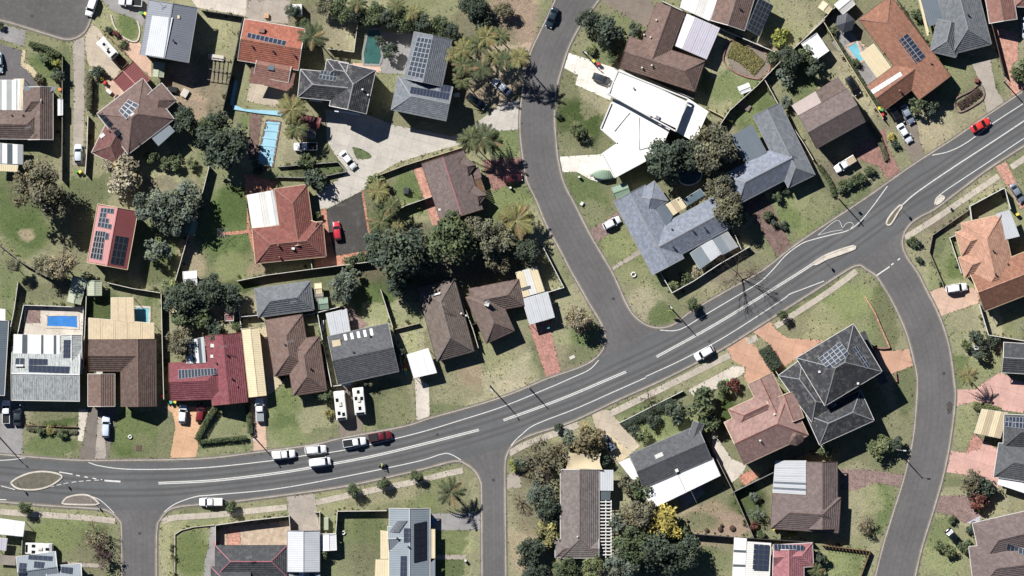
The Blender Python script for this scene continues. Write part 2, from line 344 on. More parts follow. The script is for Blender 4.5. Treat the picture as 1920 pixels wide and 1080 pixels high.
# ================================================================== SETTING: ground
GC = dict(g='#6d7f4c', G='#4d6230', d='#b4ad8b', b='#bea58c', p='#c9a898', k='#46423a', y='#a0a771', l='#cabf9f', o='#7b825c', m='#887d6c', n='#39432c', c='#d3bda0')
PAVED = []
BLOBS = [ # x, y, rx, ry, colour, weight  (lawns, dry patches, bare soil)
 (30,380,60,60,'g',.8),(50,440,45,40,'g',.9),(50,440,16,10,'c',1),(60,350,50,40,'m',.5),(20,520,25,40,'g',.6),(160,360,40,40,'o',.6),(150,420,40,60,'m',.4),
 (300,300,60,18,'d',.9),(330,285,40,14,'d',.6),(280,345,60,15,'m',.7),(300,440,50,60,'g',.8),(300,500,40,30,'G',.7),(365,420,20,90,'b',.5),
 (360,480,25,50,'c',.7),(420,430,55,70,'g',1),(435,500,30,30,'y',.9),(440,385,40,40,'G',.9),(480,505,18,14,'b',.9),(375,395,15,60,'m',.6),
 (345,160,45,45,'b',.9),(380,180,40,50,'b',.9),(400,150,35,40,'m',.6),(360,205,30,25,'p',.8),(405,210,20,25,'m',.6),(320,160,25,20,'m',.7),
 (410,65,45,40,'d',.9),(410,65,42,34,'y',.5),(235,50,28,26,'g',.9),(70,85,60,18,'d',.6),(90,125,38,30,'g',.9),(148,90,14,30,'d',.6),(125,120,12,60,'o',.6),(160,130,10,60,'o',.6),(190,175,25,20,'g',.6),
 (200,30,14,18,'d',.9),(640,60,40,38,'d',.9),(625,80,25,18,'d',.7),(650,40,26,40,'l',.5),(700,12,80,14,'d',.8),(800,15,80,25,'y',.7),(850,30,50,30,'d',.6),(900,50,60,40,'m',.8),
 (970,30,40,60,'p',1),(985,60,22,40,'p',1),(960,10,45,25,'p',.8),(930,75,40,35,'m',.8),(880,130,70,60,'m',.9),(920,150,60,50,'m',.8),(950,110,40,40,'c',.5),(930,170,50,30,'b',.6),
 (950,270,35,30,'g',.8),(970,390,45,50,'g',.8),(955,380,40,25,'y',.9),(1000,430,20,40,'d',.7),(1040,500,15,60,'d',.8),(1075,560,30,40,'d',.9),(1040,540,20,30,'l',.5),(1085,640,40,40,'g',.7),(1050,630,20,50,'d',.7),
 (1080,235,50,50,'G',.9),(1070,270,40,25,'d',.5),(1100,380,40,50,'g',.9),(1080,340,30,20,'g',.8),(1110,400,25,25,'d',.5),(1160,460,30,25,'y',.8),(1200,520,45,40,'g',.9),(1190,530,45,40,'d',.6),(1215,570,35,35,'l',.7),(1240,590,25,20,'g',.8),(1330,530,60,40,'d',.8),(1380,510,50,30,'m',.8),(1400,490,40,20,'o',.6),
 (1110,45,30,30,'o',.7),(1130,110,30,30,'o',.6),(1090,75,20,20,'d',.5),(1350,160,40,30,'g',.8),(1440,200,30,20,'g',1),(1410,200,40,60,'g',.9),(1470,40,50,40,'y',.9),(1490,25,30,25,'d',.5),(1460,70,30,25,'y',.6),(1430,110,40,30,'p',.6),
 (1530,130,40,30,'g',.9),(1500,160,30,25,'g',.7),(1510,395,50,45,'y',.9),(1530,380,40,35,'d',.7),(1480,410,25,25,'g',.5),(1600,330,40,25,'d',.7),(1560,330,25,35,'m',.7),(1640,370,30,20,'o',.6),(1680,290,25,30,'o',.8),
 (1780,130,35,45,'y',.9),(1800,135,25,30,'d',.5),(1760,230,60,40,'d',.9),(1740,250,40,30,'c',.5),(1830,200,35,25,'d',.8),(1870,160,15,50,'g',.6),(1700,60,30,40,'o',.6),(1740,30,14,30,'g',.6),
 (1760,440,50,60,'m',.9),(1780,480,30,50,'o',.9),(1790,500,22,22,'G',1),(1730,470,25,40,'d',.6),(1850,345,60,20,'d',.7),(1850,380,30,15,'y',.8),(1780,390,40,20,'o',.8),(1760,520,18,40,'o',.7),
 (1560,570,80,35,'g',.9),(1530,600,50,30,'d',.6),(1600,560,50,30,'y',.6),(1660,600,25,70,'G',.9),(1640,630,20,30,'g',.7),(1700,720,25,60,'G',.8),(1500,575,50,14,'d',.6),(1480,580,40,8,'g',.8),
 (1780,640,25,50,'g',.8),(1810,600,25,30,'o',.8),(1850,680,30,25,'y',.7),(1890,600,40,35,'d',.8),(1900,605,30,25,'y',.6),(1800,690,15,40,'g',.8),(1805,790,25,45,'d',.8),(1810,800,20,40,'y',.6),
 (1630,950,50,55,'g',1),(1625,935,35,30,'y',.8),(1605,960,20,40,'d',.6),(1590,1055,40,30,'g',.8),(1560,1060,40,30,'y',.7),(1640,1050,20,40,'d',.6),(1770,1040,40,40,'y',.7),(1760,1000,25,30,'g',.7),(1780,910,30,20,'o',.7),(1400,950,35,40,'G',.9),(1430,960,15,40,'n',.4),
 (1330,980,60,40,'b',.9),(1370,985,40,25,'p',.7),(1310,980,40,20,'o',.8),(1300,1050,70,30,'g',.9),(1330,1060,60,25,'y',.5),(1260,800,70,35,'y',.9),(1240,790,50,25,'g',.5),(1360,770,22,40,'G',.9),(1400,800,30,20,'b',.3),
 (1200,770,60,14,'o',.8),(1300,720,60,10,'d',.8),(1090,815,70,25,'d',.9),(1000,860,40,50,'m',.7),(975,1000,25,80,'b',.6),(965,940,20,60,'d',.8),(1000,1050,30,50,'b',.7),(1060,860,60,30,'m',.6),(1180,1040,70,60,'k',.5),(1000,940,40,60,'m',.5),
 (820,920,60,40,'y',.8),(860,930,40,40,'d',.7),(760,915,60,15,'d',.8),(700,930,80,14,'d',.7),(850,1020,40,25,'y',.9),(850,1060,30,25,'g',.6),(680,1010,40,45,'o',.9),(670,1050,40,30,'m',.5),(690,990,30,30,'g',.5),(610,960,25,20,'d',.5),
 (360,1040,35,45,'G',1),(310,1030,14,60,'d',.9),(340,985,40,12,'d',.7),(400,985,60,12,'o',.7),(120,1000,60,30,'g',.9),(110,1000,40,40,'y',.5),(180,1040,40,40,'m',.5),(190,990,30,20,'o',.6),(60,950,100,10,'d',.6),(470,985,60,12,'d',.5),(460,1000,60,25,'c',.9),(500,1005,50,20,'p',.6),
 (100,785,45,22,'G',1),(95,835,50,20,'g',.9),(245,815,50,45,'g',1),(240,800,60,40,'y',.5),(270,835,20,25,'d',.4),(425,785,35,25,'g',.9),(420,790,30,20,'d',.4),(420,840,50,16,'g',.8),(420,845,40,8,'d',.5),
 (560,780,60,60,'g',1),(590,800,30,40,'d',.5),(530,750,30,30,'G',.6),(545,820,40,20,'y',.5),(730,760,40,50,'G',1),(740,770,30,40,'y',.4),(850,740,40,40,'d',.8),(880,700,30,20,'b',.7),(890,710,20,25,'b',.8),(840,770,60,14,'g',.6),
 (950,690,45,45,'d',.9),(930,670,40,30,'y',.5),(970,730,45,15,'l',.8),(900,740,45,20,'d',.6),(1010,660,20,50,'g',.6),(890,600,12,50,'g',.8),(770,640,15,25,'y',.7),(700,560,40,40,'g',1),(720,590,30,20,'y',.4),(740,600,30,20,'g',.6),(780,590,18,30,'g',.8),
 (780,410,35,40,'y',.6),(770,350,35,30,'g',.9),(790,430,25,25,'d',.8),(620,520,60,16,'o',.8),(690,510,30,20,'b',.5),(440,545,50,20,'G',.8),(200,580,40,30,'G',.9),(290,580,25,35,'g',.8),(290,600,14,30,'d',.5),(90,545,45,22,'m',.7),(80,550,40,20,'o',.5),(20,570,14,40,'g',.6),(360,560,50,30,'m',.7),(500,20,60,25,'m',.7),(560,30,30,30,'m',.6),
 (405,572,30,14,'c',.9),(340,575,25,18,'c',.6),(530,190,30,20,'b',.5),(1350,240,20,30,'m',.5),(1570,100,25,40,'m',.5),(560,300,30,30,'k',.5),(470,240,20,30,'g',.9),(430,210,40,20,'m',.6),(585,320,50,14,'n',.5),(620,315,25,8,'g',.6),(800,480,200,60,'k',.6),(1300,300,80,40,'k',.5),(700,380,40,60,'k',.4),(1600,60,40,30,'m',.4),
]
def axis_pts(a, b, n, far):
    m = [a+(b-a)*i/n for i in range(n+1)]
    return [a-far, a-far*.3, a-far*.1, a-far*.03]+m+[b+far*.03, b+far*.1, b+far*.3, b+far]
gx = axis_pts(-124, 124, 496, 2500); gy = axis_pts(-74, 74, 296, 2500)
def glin(h): return Vector(C(h)[:3])
gcl = {k: glin(v) for k, v in GC.items()}
cell = {}
for i, bl in enumerate(BLOBS):
    x, y, rx, ry = bl[:4]
    for cx in range(int((x-rx*1.5)//60), int((x+rx*1.5)//60)+1):
        for cy in range(int((y-ry*1.5)//60), int((y+ry*1.5)//60)+1): cell.setdefault((cx, cy), []).append(i)
PR = random.Random(5); PLOT = {(i, j): (PR.uniform(.15, .85), PR.uniform(.15, .85), PR.choice('gGgdyoolmy'), PR.uniform(.1, .42), PR.uniform(.86, 1.14)) for i in range(-3, 24) for j in range(-3, 16)}
def plot_tint(x, y, base):
    ci, cj = int(x//110), int(y//110); best = None
    for i in (ci-1, ci, ci+1):
        for j in (cj-1, cj, cj+1):
            q = PLOT.get((i, j))
            if q:
                d = (x-(i+q[0])*110)**2+(y-(j+q[1])*110)**2
                if best is None or d < best[0]: best = (d, q)
    if best is None: return base
    q = best[1]; return base.lerp(gcl[q[2]], q[3])*q[4]
verts = []; cols = []
for yy in gy:
    for xx in gx:
        verts.append((xx, yy, 0))
        pxx, pyy = 960+xx/S, 540-yy/S
        base = gcl['o'].lerp(gcl['d'], .5+.5*noise.noise((xx*.06, yy*.06, 0)))
        if abs(xx) < 130 and abs(yy) < 80:
            dx = 9*noise.noise((xx*.25, yy*.25, 3))+4*noise.noise((xx*.9, yy*.9, 5)); dy = 9*noise.noise((xx*.25, yy*.25, 9))+4*noise.noise((xx*.9, yy*.9, 7))
            for i in cell.get((int(pxx//60), int(pyy//60)), ()):
                x, y, rx, ry, k, wt = BLOBS[i]
                q = ((pxx+dx-x)/rx)**2+((pyy+dy-y)/ry)**2
                if q < 1.6:
                    f = max(0, min(1, (1.45-q)/.9)); f = f*f*(3-2*f)
                    base = base.lerp(gcl[k], f*wt)
            base = plot_tint(pxx+dx*1.5, pyy+dy*1.5, base)
        cols += [base.x, base.y, base.z, 1]
nx = len(gx); faces = [(j*nx+i, j*nx+i+1, (j+1)*nx+i+1, (j+1)*nx+i) for j in range(len(gy)-1) for i in range(nx-1)]
me = bpy.data.meshes.new('ground'); me.from_pydata(verts, [], faces)
ca = me.color_attributes.new('gcol', 'FLOAT_COLOR', 'POINT'); ca.data.foreach_set('color', cols); me.materials.append(MAT('ground'))
tag(link('ground', me), 'grass and bare soil of the gardens and verges', 'ground', kind='structure')

def sheet(name, pts, mat, z, label, thick=0.0, sm=False, cat=None):
    pts = px(pts)
    if sm:
        c = smooth_line([tuple(p[:2]) for p in pts]+[tuple(pts[0][:2])], 1.0)[:-1]
        pts = c
    PAVED.append([(p[0], p[1]) for p in pts]); mb = MB(); mb.poly(pts, z, 0, thick); return tag(mb.build(name, mat), label, cat or name.replace('_', ' '), kind='structure')
# ------------------------------------------------------------------ roads
N_EDGE = [(-60,848),(0,852),(60,857),(150,863),(250,863),(380,860),(476,849),(587,834),(639,822),(756,800),(807,784),(890,761),(957,739),(1024,711),(1089,688),(1150,660),(1250,613),(1296,584),(1358,548),(1430,507),(1485,464),(1539,427),(1624,371),(1712,309),(1790,259),(1849,218),(1980,130)]
S_EDGE = [(-60,935),(34,944),(114,950),(202,956),(315,954),(399,944),(442,940),(536,928),(652,911),(779,883),(851,865),(962,832),(1043,801),(1081,787),(1159,750),(1233,717),(1301,683),(1360,651),(1443,599),(1539,538),(1603,497),(1709,418),(1753,392),(1805,353),(1865,309),(1980,237)]
def pl(pts, step=.8): return smooth_line([tuple(P(*p)[:2]) for p in pts], step)
n = 260; a = resample(pl(N_EDGE), n); b = resample(pl(S_EDGE), n); mb = MB(); u = 0
for i in range(n-1):
    du = (a[i+1]-a[i]).length
    for k in range(6):
        v0, v1 = k/6, (k+1)/6
        q = [a[i].lerp(b[i], v1), a[i+1].lerp(b[i+1], v1), a[i+1].lerp(b[i+1], v0), a[i].lerp(b[i], v0)]
        mb.face([p+Vector((0, 0, .012)) for p in q], 0, [(u, v1), (u+du, v1), (u+du, v0), (u, v0)])
    u += du
PAVED.append([(p[0], p[1]) for p in a+b[::-1]]); tag(mb.build('road', 'road_main'), 'main asphalt road sweeping across the picture from lower left to upper right', 'road', kind='structure')
NW = [(1048,-20),(1041,0),(1019,47),(998,91),(988,122),(982,155),(976,202),(975,246),(980,294),(988,338),(1006,377),(1024,421),(1048,465),(1071,509),(1087,537),(1105,569),(1128,608),(1135,634),(1130,656),(1115,673),(1089,688)]
NE = [(1140,-20),(1123,0),(1089,47),(1068,86),(1055,124),(1044,166),(1040,220),(1044,280),(1048,307),(1058,345),(1081,390),(1107,441),(1144,504),(1159,535),(1174,569),(1189,592),(1213,610),(1238,615),(1264,608)]
SWW = [(166,953),(202,958),(223,976),(228,997),(228,1110)]; SWE = [(337,950),(315,958),(301,974),(294,997),(293,1110)]
SMW = [(830,870),(851,865),(871,869),(890,883),(901,904),(903,930),(904,1110)]; SME = [(1010,811),(988,819),(962,834),(951,852),(947,873),(947,930),(949,1110)]
SEW = [(1577,512),(1603,499),(1624,505),(1642,517),(1655,535),(1676,571),(1699,623),(1712,670),(1720,711),(1718,763),(1713,816),(1704,862),(1691,911),(1673,968),(1657,1020),(1634,1110)]
SEE = [(1730,404),(1709,418),(1696,436),(1692,457),(1699,480),(1722,514),(1735,540),(1761,592),(1779,647),(1788,706),(1791,750),(1782,826),(1769,891),(1751,955),(1727,1033),(1710,1110)]
CUL = [(-60,30),(0,38),(52,53),(91,65),(124,74),(145,70),(161,57),(169,39),(175,20),(184,-30)]
def street(A, B, inner, mat, label, z=.007):
    pa, pb = pl(A), pl(B); pts = pa+[P(*p) for p in inner]+pb[::-1]; PAVED.append([(p[0], p[1]) for p in pts]); mb = MB()
    if not inner: mb.poly(pts, z)
    else:
        n = 90; a_, b_ = resample(pa, n), resample(pb, n); u = 0
        for i in range(n-1):
            du = (a_[i+1]-a_[i]).length; q = [b_[i], b_[i+1], a_[i+1], a_[i]]
            mb.face([p+Vector((0, 0, z)) for p in q], 0, [(u, 1), (u+du, 1), (u+du, 0), (u, 0)]); u += du
        m2 = [pa[-1]]+[P(*p) for p in inner]+[pb[-1]]; vs = [Vector((p[0], p[1], z)) for p in m2]
        for t in tessellate_polygon([vs]): mb.face([vs[k] for k in t], 0, [(u, .5)]*3)
    return tag(mb.build('road', mat), label, 'road', kind='structure')
street(NW, NE, [(1089,700),(1180,665),(1264,625)], 'road_side', 'brownish asphalt side street curving down from the top edge')
street(SWW[::-1], SWE[::-1], [(166,935),(337,935)], 'road_side', 'asphalt side street at the lower left corner')
street(SMW[::-1], SME[::-1], [(830,850),(1010,795)], 'road_side', 'narrow asphalt side street running down to the bottom edge')
street(SEW[::-1], SEE[::-1], [(1577,490),(1700,400)], 'road_side', 'asphalt side street curving down on the right')
street(CUL, [(-60,-40),(184,-40)], [], 'road_court', 'asphalt turning circle at the top left corner')
def strip(name, line, w, z0, z1, mat, label, kind='structure', off=0.0):
    mb = MB(); L = line; nrm = []
    for i in range(len(L)):
        d = L[min(i+1, len(L)-1)]-L[max(i-1, 0)]; nn = Vector((-d.y, d.x, 0)); nrm.append(nn.normalized() if nn.length > 1e-6 else Vector((0, 1, 0)))
    A = [p+m*(off+w/2) for p, m in zip(L, nrm)]; B = [p+m*(off-w/2) for p, m in zip(L, nrm)]
    u = Vector((0, 0, z1)); lo = Vector((0, 0, z0))
    for i in range(len(L)-1):
        mb.face([B[i]+u, B[i+1]+u, A[i+1]+u, A[i]+u])
        if z1-z0 > .06:
            mb.face([A[i]+u, A[i+1]+u, A[i+1]+lo, A[i]+lo]); mb.face([B[i]+lo, B[i+1]+lo, B[i+1]+u, B[i]+u])
    if z1-z0 > .06:
        mb.face([A[0]+u, A[0]+lo, B[0]+lo, B[0]+u]); mb.face([B[-1]+u, B[-1]+lo, A[-1]+lo, A[-1]+u])
    o = mb.build(name, mat); tag(o, label, name.replace('_', ' '), kind=kind); return o
def between(pts, a, b): return [p for p in pts if a <= p[0] <= b]
KERBS = [(between(N_EDGE, -60, 1089)[:-1]+[(1089,688)]+NW[::-1][1:], 'kerb along the north side of the main road west of the side street'),
 (NE+[(1296,584),(1358,548)]+between(N_EDGE, 1430, 1980), 'kerb along the north side of the main road east of the side street'),
 ([(-60,935),(34,944),(114,950)]+SWW, 'kerb at the lower left corner'),
 (SWE[::-1]+[(399,944),(442,940),(536,928),(652,911),(779,883)]+SMW[1:], 'kerb along the south side of the main road between two side streets'),
 (SME[::-1]+between(S_EDGE, 1043, 1540)+SEW[1:], 'kerb along the south side of the main road past the red roofed house'),
 (SEE[::-1]+between(S_EDGE, 1753, 1980), 'kerb round the right hand corner'), (CUL, 'kerb round the turning circle')]
for pts, lb in KERBS:
    strip('kerb', pl(pts), .32, 0, .13, 'kerb', 'pale concrete '+lb)
    strip('gutter', pl(pts), .9, 0, .042, 'conc_dark', 'stained concrete gutter beside the '+lb)
# ------------------------------------------------------------------ road markings
def line_mark(pts, w=.16, dash=None, double=False, z=.05):
    L = pl(pts, .5)
    lab = 'white painted line on the road'
    for off in ((-.17, .17) if double else (0,)):
        if dash:
            on, gap = dash; tot = [0]
            for p, q in zip(L, L[1:]): tot.append(tot[-1]+(q-p).length)
            m = resample(L, max(2, int(tot[-1]/.2))); seg = []; acc = 0
            for p, q in zip(m, m[1:]):
                if acc % (on+gap) < on: seg.append(p)
                elif seg:
                    if len(seg) > 1: strip('road_marking', seg, w, 0, z, 'line', lab)
                    seg = []
                acc += (q-p).length
            if len(seg) > 1: strip('road_marking', seg, w, 0, z, 'line', lab)
        else: strip('road_marking', L, w, 0, z, 'line', lab, off=off)
D = dict(w=.22, double=True)
line_mark([(297,906),(400,901),(520,887),(610,872),(700,855),(800,831),(898,806)], **D)
line_mark([(944,788),(1050,749),(1174,697)], **D); line_mark([(1231,669),(1340,609),(1469,530),(1530,491)], **D)
line_mark([(1691,385),(1720,360),(1790,312),(1870,260),(1975,190)], w=.26, double=False)
line_mark([(166,867),(190,874),(250,880),(380,877),(515,863),(572,854),(650,843),(779,813),(860,789),(941,763),(1020,731),(1071,709),(1105,693),(1123,675)], w=.2)
line_mark([(1238,619),(1264,620),(1285,613),(1321,591),(1380,556),(1423,530),(1446,509),(1474,478),(1503,457),(1525,449),(1560,440),(1590,432),(1611,417),(1634,390),(1664,349)], w=.2)
line_mark([(1533,441),(1569,413),(1580,427),(1586,419),(1596,417),(1600,423),(1592,431)], w=.11); line_mark([(1533,441),(1560,434),(1580,431)], w=.1)
line_mark([(1748,291),(1779,284),(1813,267),(1862,231),(1919,194),(1970,160)], w=.2)
line_mark([(308,960),(320,950),(337,941),(368,931),(399,928),(515,917),(639,895),(779,866),(826,852),(843,851),(864,862)], w=.2)
line_mark([(958,836),(966,826),(978,815),(1004,796),(1080,766),(1159,731),(1211,708)], w=.2)
line_mark([(1211,706),(1280,674),(1360,631),(1464,564),(1480,552),(1503,543),(1545,527)], w=.2)
line_mark([(1759,368),(1779,353),(1850,306),(1919,260),(1970,228)], w=.2)
line_mark([(1643,517),(1668,500)], w=.3); line_mark([(1671,497),(1692,481)], w=.3, dash=(.9, .7))
line_mark([(111,885),(136,889)], w=.25); line_mark([(143,891),(170,896),(194,900)], w=.25, dash=(1.0, .8)); line_mark([(196,901),(226,903)], w=.4)
line_mark([(78,917),(124,906),(166,901),(194,900)], w=.16, dash=(1.2, .5)); line_mark([(2,911),(28,918)], w=.18); line_mark([(-20,864),(20,862),(47,858)], w=.18); line_mark([(-20,936),(12,937)], w=.2)
line_mark([(166,929),(185,936),(200,948),(214,962)], w=.16)
# ------------------------------------------------------------------ traffic islands (kerb ring + infill)
def island(pts, mat, label):
    r = empty('traffic_island', P(sum(p[0] for p in pts)/len(pts), sum(p[1] for p in pts)/len(pts)))
    tag(r, label, 'traffic island')
    c = smooth_line([tuple(P(*p)[:2]) for p in pts]+[tuple(P(*pts[0])[:2])], .5)
    c = [p-r.location for p in c]
    mb = MB(); mb.poly(c[:-1], .12); mb.build('infill', mat, r)
    o = strip('kerb_ring', c, .36, 0, .17, 'island', None); o.parent = r
    for k in ('label', 'category', 'kind'):
        if k in o: del o[k]
    return r
island([(20,906),(29,898),(52,888),(78,884),(104,887),(116,893),(111,900),(91,912),(65,918),(34,916)], 'gravel', 'large almond shaped traffic island with gravel at the left edge')
island([(118,941),(125,933),(145,928),(166,929),(182,940),(180,946),(121,945)], 'conc_dark', 'half moon kerb island with painted stripes by the lower left junction')
island([(1523,494),(1545,480),(1575,468),(1600,461),(1603,466),(1580,475),(1550,486),(1530,496)], 'conc_pale', 'long pale curved median island beside the right junction')
island([(1662,420),(1664,412),(1674,398),(1687,385),(1691,387),(1684,398),(1672,418),(1666,422)], 'gravel', 'stone coloured median island in the middle of the road at right')
island([(1753,384),(1755,374),(1762,367),(1771,370),(1762,380)], 'island', 'small pale wedge island against the kerb at upper right')
# ------------------------------------------------------------------ footpaths of single slabs
def footpath(pts, wpx, label, slab=1.5, mat='path'):
    L = pl(pts); n = max(2, int(sum((q-p).length for p, q in zip(L, L[1:]))/slab)); L = resample(L, n+1)
    r = tag(empty('footpath', L[0]), label, 'footpath', kind='structure'); wd = wpx*S/2
    for i in range(n):
        d = (L[i+1]-L[i]).normalized(); nn = Vector((-d.y, d.x, 0)); p = L[i]+d*.015-L[0]; q = L[i+1]-d*.015-L[0]
        mb = MB(); z = .05+random.uniform(-.008, .008)
        mb.hexa([p-nn*wd, q-nn*wd, q+nn*wd, p+nn*wd]+[v+Vector((0, 0, z)) for v in (p-nn*wd, q-nn*wd, q+nn*wd, p+nn*wd)])
        mb.build('slab', mat, r)
footpath([(-20,958),(50,963),(104,967),(160,971),(216,977)], 11, 'pale concrete footpath at the left below the main road')
footpath([(304,979),(324,971),(399,966),(470,958),(538,951)], 11, 'concrete footpath left of the grey concrete crossover')
footpath([(590,943),(690,921),(779,903),(830,890),(868,882)], 11, 'concrete footpath with round street shrubs right of the crossover')
footpath([(955,850),(985,834),(1043,812),(1085,796)], 12, 'tan concrete footpath in front of the bare trees')
footpath([(1140,778),(1250,724),(1368,666)], 12, 'pale footpath beside the parked white car')
footpath([(1400,641),(1420,633)], 12, 'short footpath piece between two salmon driveways'); footpath([(1454,612),(1539,557),(1575,532),(1606,508)], 11, 'footpath along the grassy corner at right')
footpath([(1697,446),(1753,411),(1810,372),(1873,330)], 11, 'footpath running up the right side of the main road'); footpath([(1896,314),(1980,258)], 11, 'footpath end at the right edge')
# ------------------------------------------------------------------ driveways, courts, paving
def drive(pts, mat, label, z=.006, name='driveway', sm=False):
    global DZ
    DZ = DZ+.002 if DZ < .022 else .004
    return sheet(name, pts, mat, z+DZ-.004+.003, label, sm=sm)
DZ = .004
drive([(-10,42),(48,57),(45,87),(-10,70)], 'conc_grey', 'grey concrete driveway crossing at the top left')
drive([(-10,80),(42,95),(38,122),(52,131),(66,145),(74,162),(40,165),(-10,165)], 'asphalt_grey', 'dark asphalt driveway at the left edge')
drive([(42,93),(48,95),(46,116),(62,126),(72,142),(77,160),(70,160),(64,146),(52,134),(38,122)], 'cream', 'curved cream garden edging beside dark driveway', .012, 'garden_edging')
drive([(136,74),(159,70),(158,200),(156,310),(136,310),(139,160)], 'conc_lane', 'long pale concrete access lane')
drive([(160,60),(172,44),(186,55),(192,64),(230,122),(215,150),(192,130),(166,122),(160,95)], 'conc_tan', 'tan concrete driveway holding the caravan')
drive([(186,-10),(280,-10),(276,30),(264,52),(250,34),(215,22),(204,14)], 'conc_grey', 'grey driveway beside the ringed lawn')
drive([(214,54),(240,80),(262,80),(284,112),(284,146),(246,112),(228,84)], 'salmon_pale', 'pinkish gravel garden path', name='garden_path')
drive([(352,-10),(470,-10),(460,30),(370,14)], 'conc_pale', 'pale concrete strip along the top edge', name='paving')
drive([(462,0),(545,0),(540,44),(461,38)], 'conc_lane', 'grey paved yard behind the orange roofed house', name='paving')
drive([(470,150),(545,168),(532,203),(462,190)], 'conc_tan', 'weathered deck south of the orange roofed house', name='paving')
drive([(610,205),(690,215),(740,235),(850,256),(905,222),(945,190),(977,188),(976,243),(900,247),(865,270),(800,288),(745,305),(702,330),(690,348),(678,358),(618,389),(600,392),(594,362),(640,332),(652,320),(628,290),(612,262)], 'conc', 'wide pale concrete shared driveway between houses')
drive([(612,393),(677,359),(693,455),(688,470),(628,480),(616,430)], 'asphalt_dark', 'dark asphalt court holding the red car', .011)
drive([(598,393),(612,391),(629,479),(690,468),(690,475),(648,484),(647,497),(590,505),(588,480),(608,478)], 'brick_orange', 'orange paving bordering the dark court', name='paving')
drive([(677,357),(681,356),(697,455),(690,470)], 'brick_orange', 'thin orange edging right of the dark court', name='paving')
drive([(412,436),(473,430),(473,437),(412,442)], 'brick_orange', 'narrow orange path to the clothesline', name='garden_path'); drive([(456,325),(516,340),(512,360),(463,367),(463,430),(480,492),(488,497),(470,430),(460,366)], 'brick_orange', 'orange terrace round the white patio roof', name='paving')
drive([(456,326),(517,342),(514,358),(462,366)], 'brick_orange', 'orange terrace north of the white patio', name='paving', z=.012)
drive([(1057,127),(1066,99),(1160,130),(1144,188),(1079,159),(1083,141)], 'conc_white', 'cream concrete driveway of the white house')
drive([(1047,294),(1130,289),(1152,330),(1123,341),(1108,337),(1081,322),(1054,323)], 'conc_white', 'second white concrete driveway below the white house')
drive([(1105,432),(1131,415),(1162,395),(1164,412),(1142,438),(1117,455)], 'brick_mauve', 'mauve grey driveway with the white car')
drive([(1140,505),(1202,466),(1207,473),(1145,510)], 'conc_lane', 'narrow concrete path to the blue grey house', name='garden_path')
drive([(905,300),(984,295),(990,335),(955,345),(925,358),(912,330)], 'brick_red', 'reddish paving under the palm shadow', name='paving')
drive([(775,316),(790,310),(828,420),(812,426)], 'brick_salmon', 'salmon path along the dormer house', name='garden_path')
drive([(1386,370),(1408,404),(1446,384),(1485,463),(1459,483),(1408,404),(1380,385)], 'brick_brown', 'brown brick driveway by the blue grey house'); drive([(1388,382),(1430,362),(1448,386),(1408,406)], 'brick_brown', 'brown brick apron before the garage', z=.012)
drive([(1600,280),(1660,240),(1664,275),(1688,321),(1667,339),(1647,312),(1611,299)], 'brick_red', 'pinkish brick driveway beside the white utility truck')
drive([(1690,222),(1720,232),(1724,262),(1736,294),(1712,309),(1696,275)], 'conc_brown', 'brown grey gravel driveway with parked cars')
drive([(1821,117),(1857,111),(1867,166),(1884,192),(1852,215),(1838,156)], 'conc_lane', 'light grey concrete driveway at upper right')
drive([(1862,49),(1909,62),(1909,111),(1896,122),(1925,166),(1898,180),(1879,130)], 'brick_salmon', 'salmon driveway at the top right')
drive([(1866,313),(1886,303),(1901,333),(1925,380),(1915,395),(1891,353)], 'brick_salmon', 'salmon crossover with the silver car')
drive([(1741,548),(1772,536),(1830,540),(1836,569),(1822,572),(1763,593)], 'salmon_pale', 'pale pink driveway of the orange tiled house')
drive([(1790,730),(1826,730),(1875,698),(1925,720),(1925,775),(1880,769),(1826,753),(1790,762)], 'pink_conc', 'pink concrete driveway under the palm shadow')
drive([(1783,845),(1810,849),(1826,813),(1844,826),(1880,849),(1872,917),(1857,904),(1805,889),(1771,885)], 'pink_conc', 'pink driveway below the cream carport'); drive([(1810,849),(1826,812),(1846,826),(1836,842)], 'brick_pink', 'red path corner by cream carport', .012, 'garden_path')
drive([(1757,930),(1808,928),(1842,956),(1832,981),(1808,981),(1784,966),(1750,958)], 'brick_mauve', 'brownish brick driveway with the blue tarpaulin')
drive([(1411,622),(1443,599),(1454,618),(1477,634),(1545,638),(1510,660),(1468,690),(1441,644),(1425,631)], 'salmon', 'salmon driveway sweeping past the dark hedge')
drive([(1361,650),(1397,627),(1420,654),(1449,703),(1407,723),(1394,709),(1399,691),(1373,675)], 'salmon', 'salmon driveway of the red brown house')
drive([(1290,731),(1376,686),(1395,688),(1397,699),(1306,750)], 'conc_pale', 'pale concrete parking bay with rounded end')
drive([(1630,650),(1673,658),(1704,654),(1712,686),(1670,701),(1650,690)], 'salmon', 'salmon driveway right of the dark two storey house')
drive([(1576,880),(1624,880),(1697,890),(1687,913),(1639,904),(1606,919),(1576,919)], 'brick_mauve', 'mauve driveway right of the brown hip house')
drive([(1108,772),(1140,768),(1200,836),(1182,852),(1158,872),(1125,830)], 'conc_tan', 'tan concrete driveway of the white edged grey house'); drive([(1128,820),(1140,812),(1185,850),(1160,868)], 'cream', 'cream paving under the dark hatchback', .012, 'paving')
drive([(1335,808),(1372,860),(1399,872),(1392,890),(1372,905),(1336,850)], 'conc_pale', 'pale courtyard left of the red brown house', name='paving'); drive([(1385,892),(1412,880),(1428,890),(1395,912)], 'brick_orange', 'orange tiled corner terrace', name='paving')
drive([(950,889),(974,889),(978,914),(949,917)], 'conc_lane', 'short concrete crossover by the bare trees')
drive([(538,931),(590,926),(600,997),(544,996)], 'conc_lane', 'stained concrete crossover at the bottom')
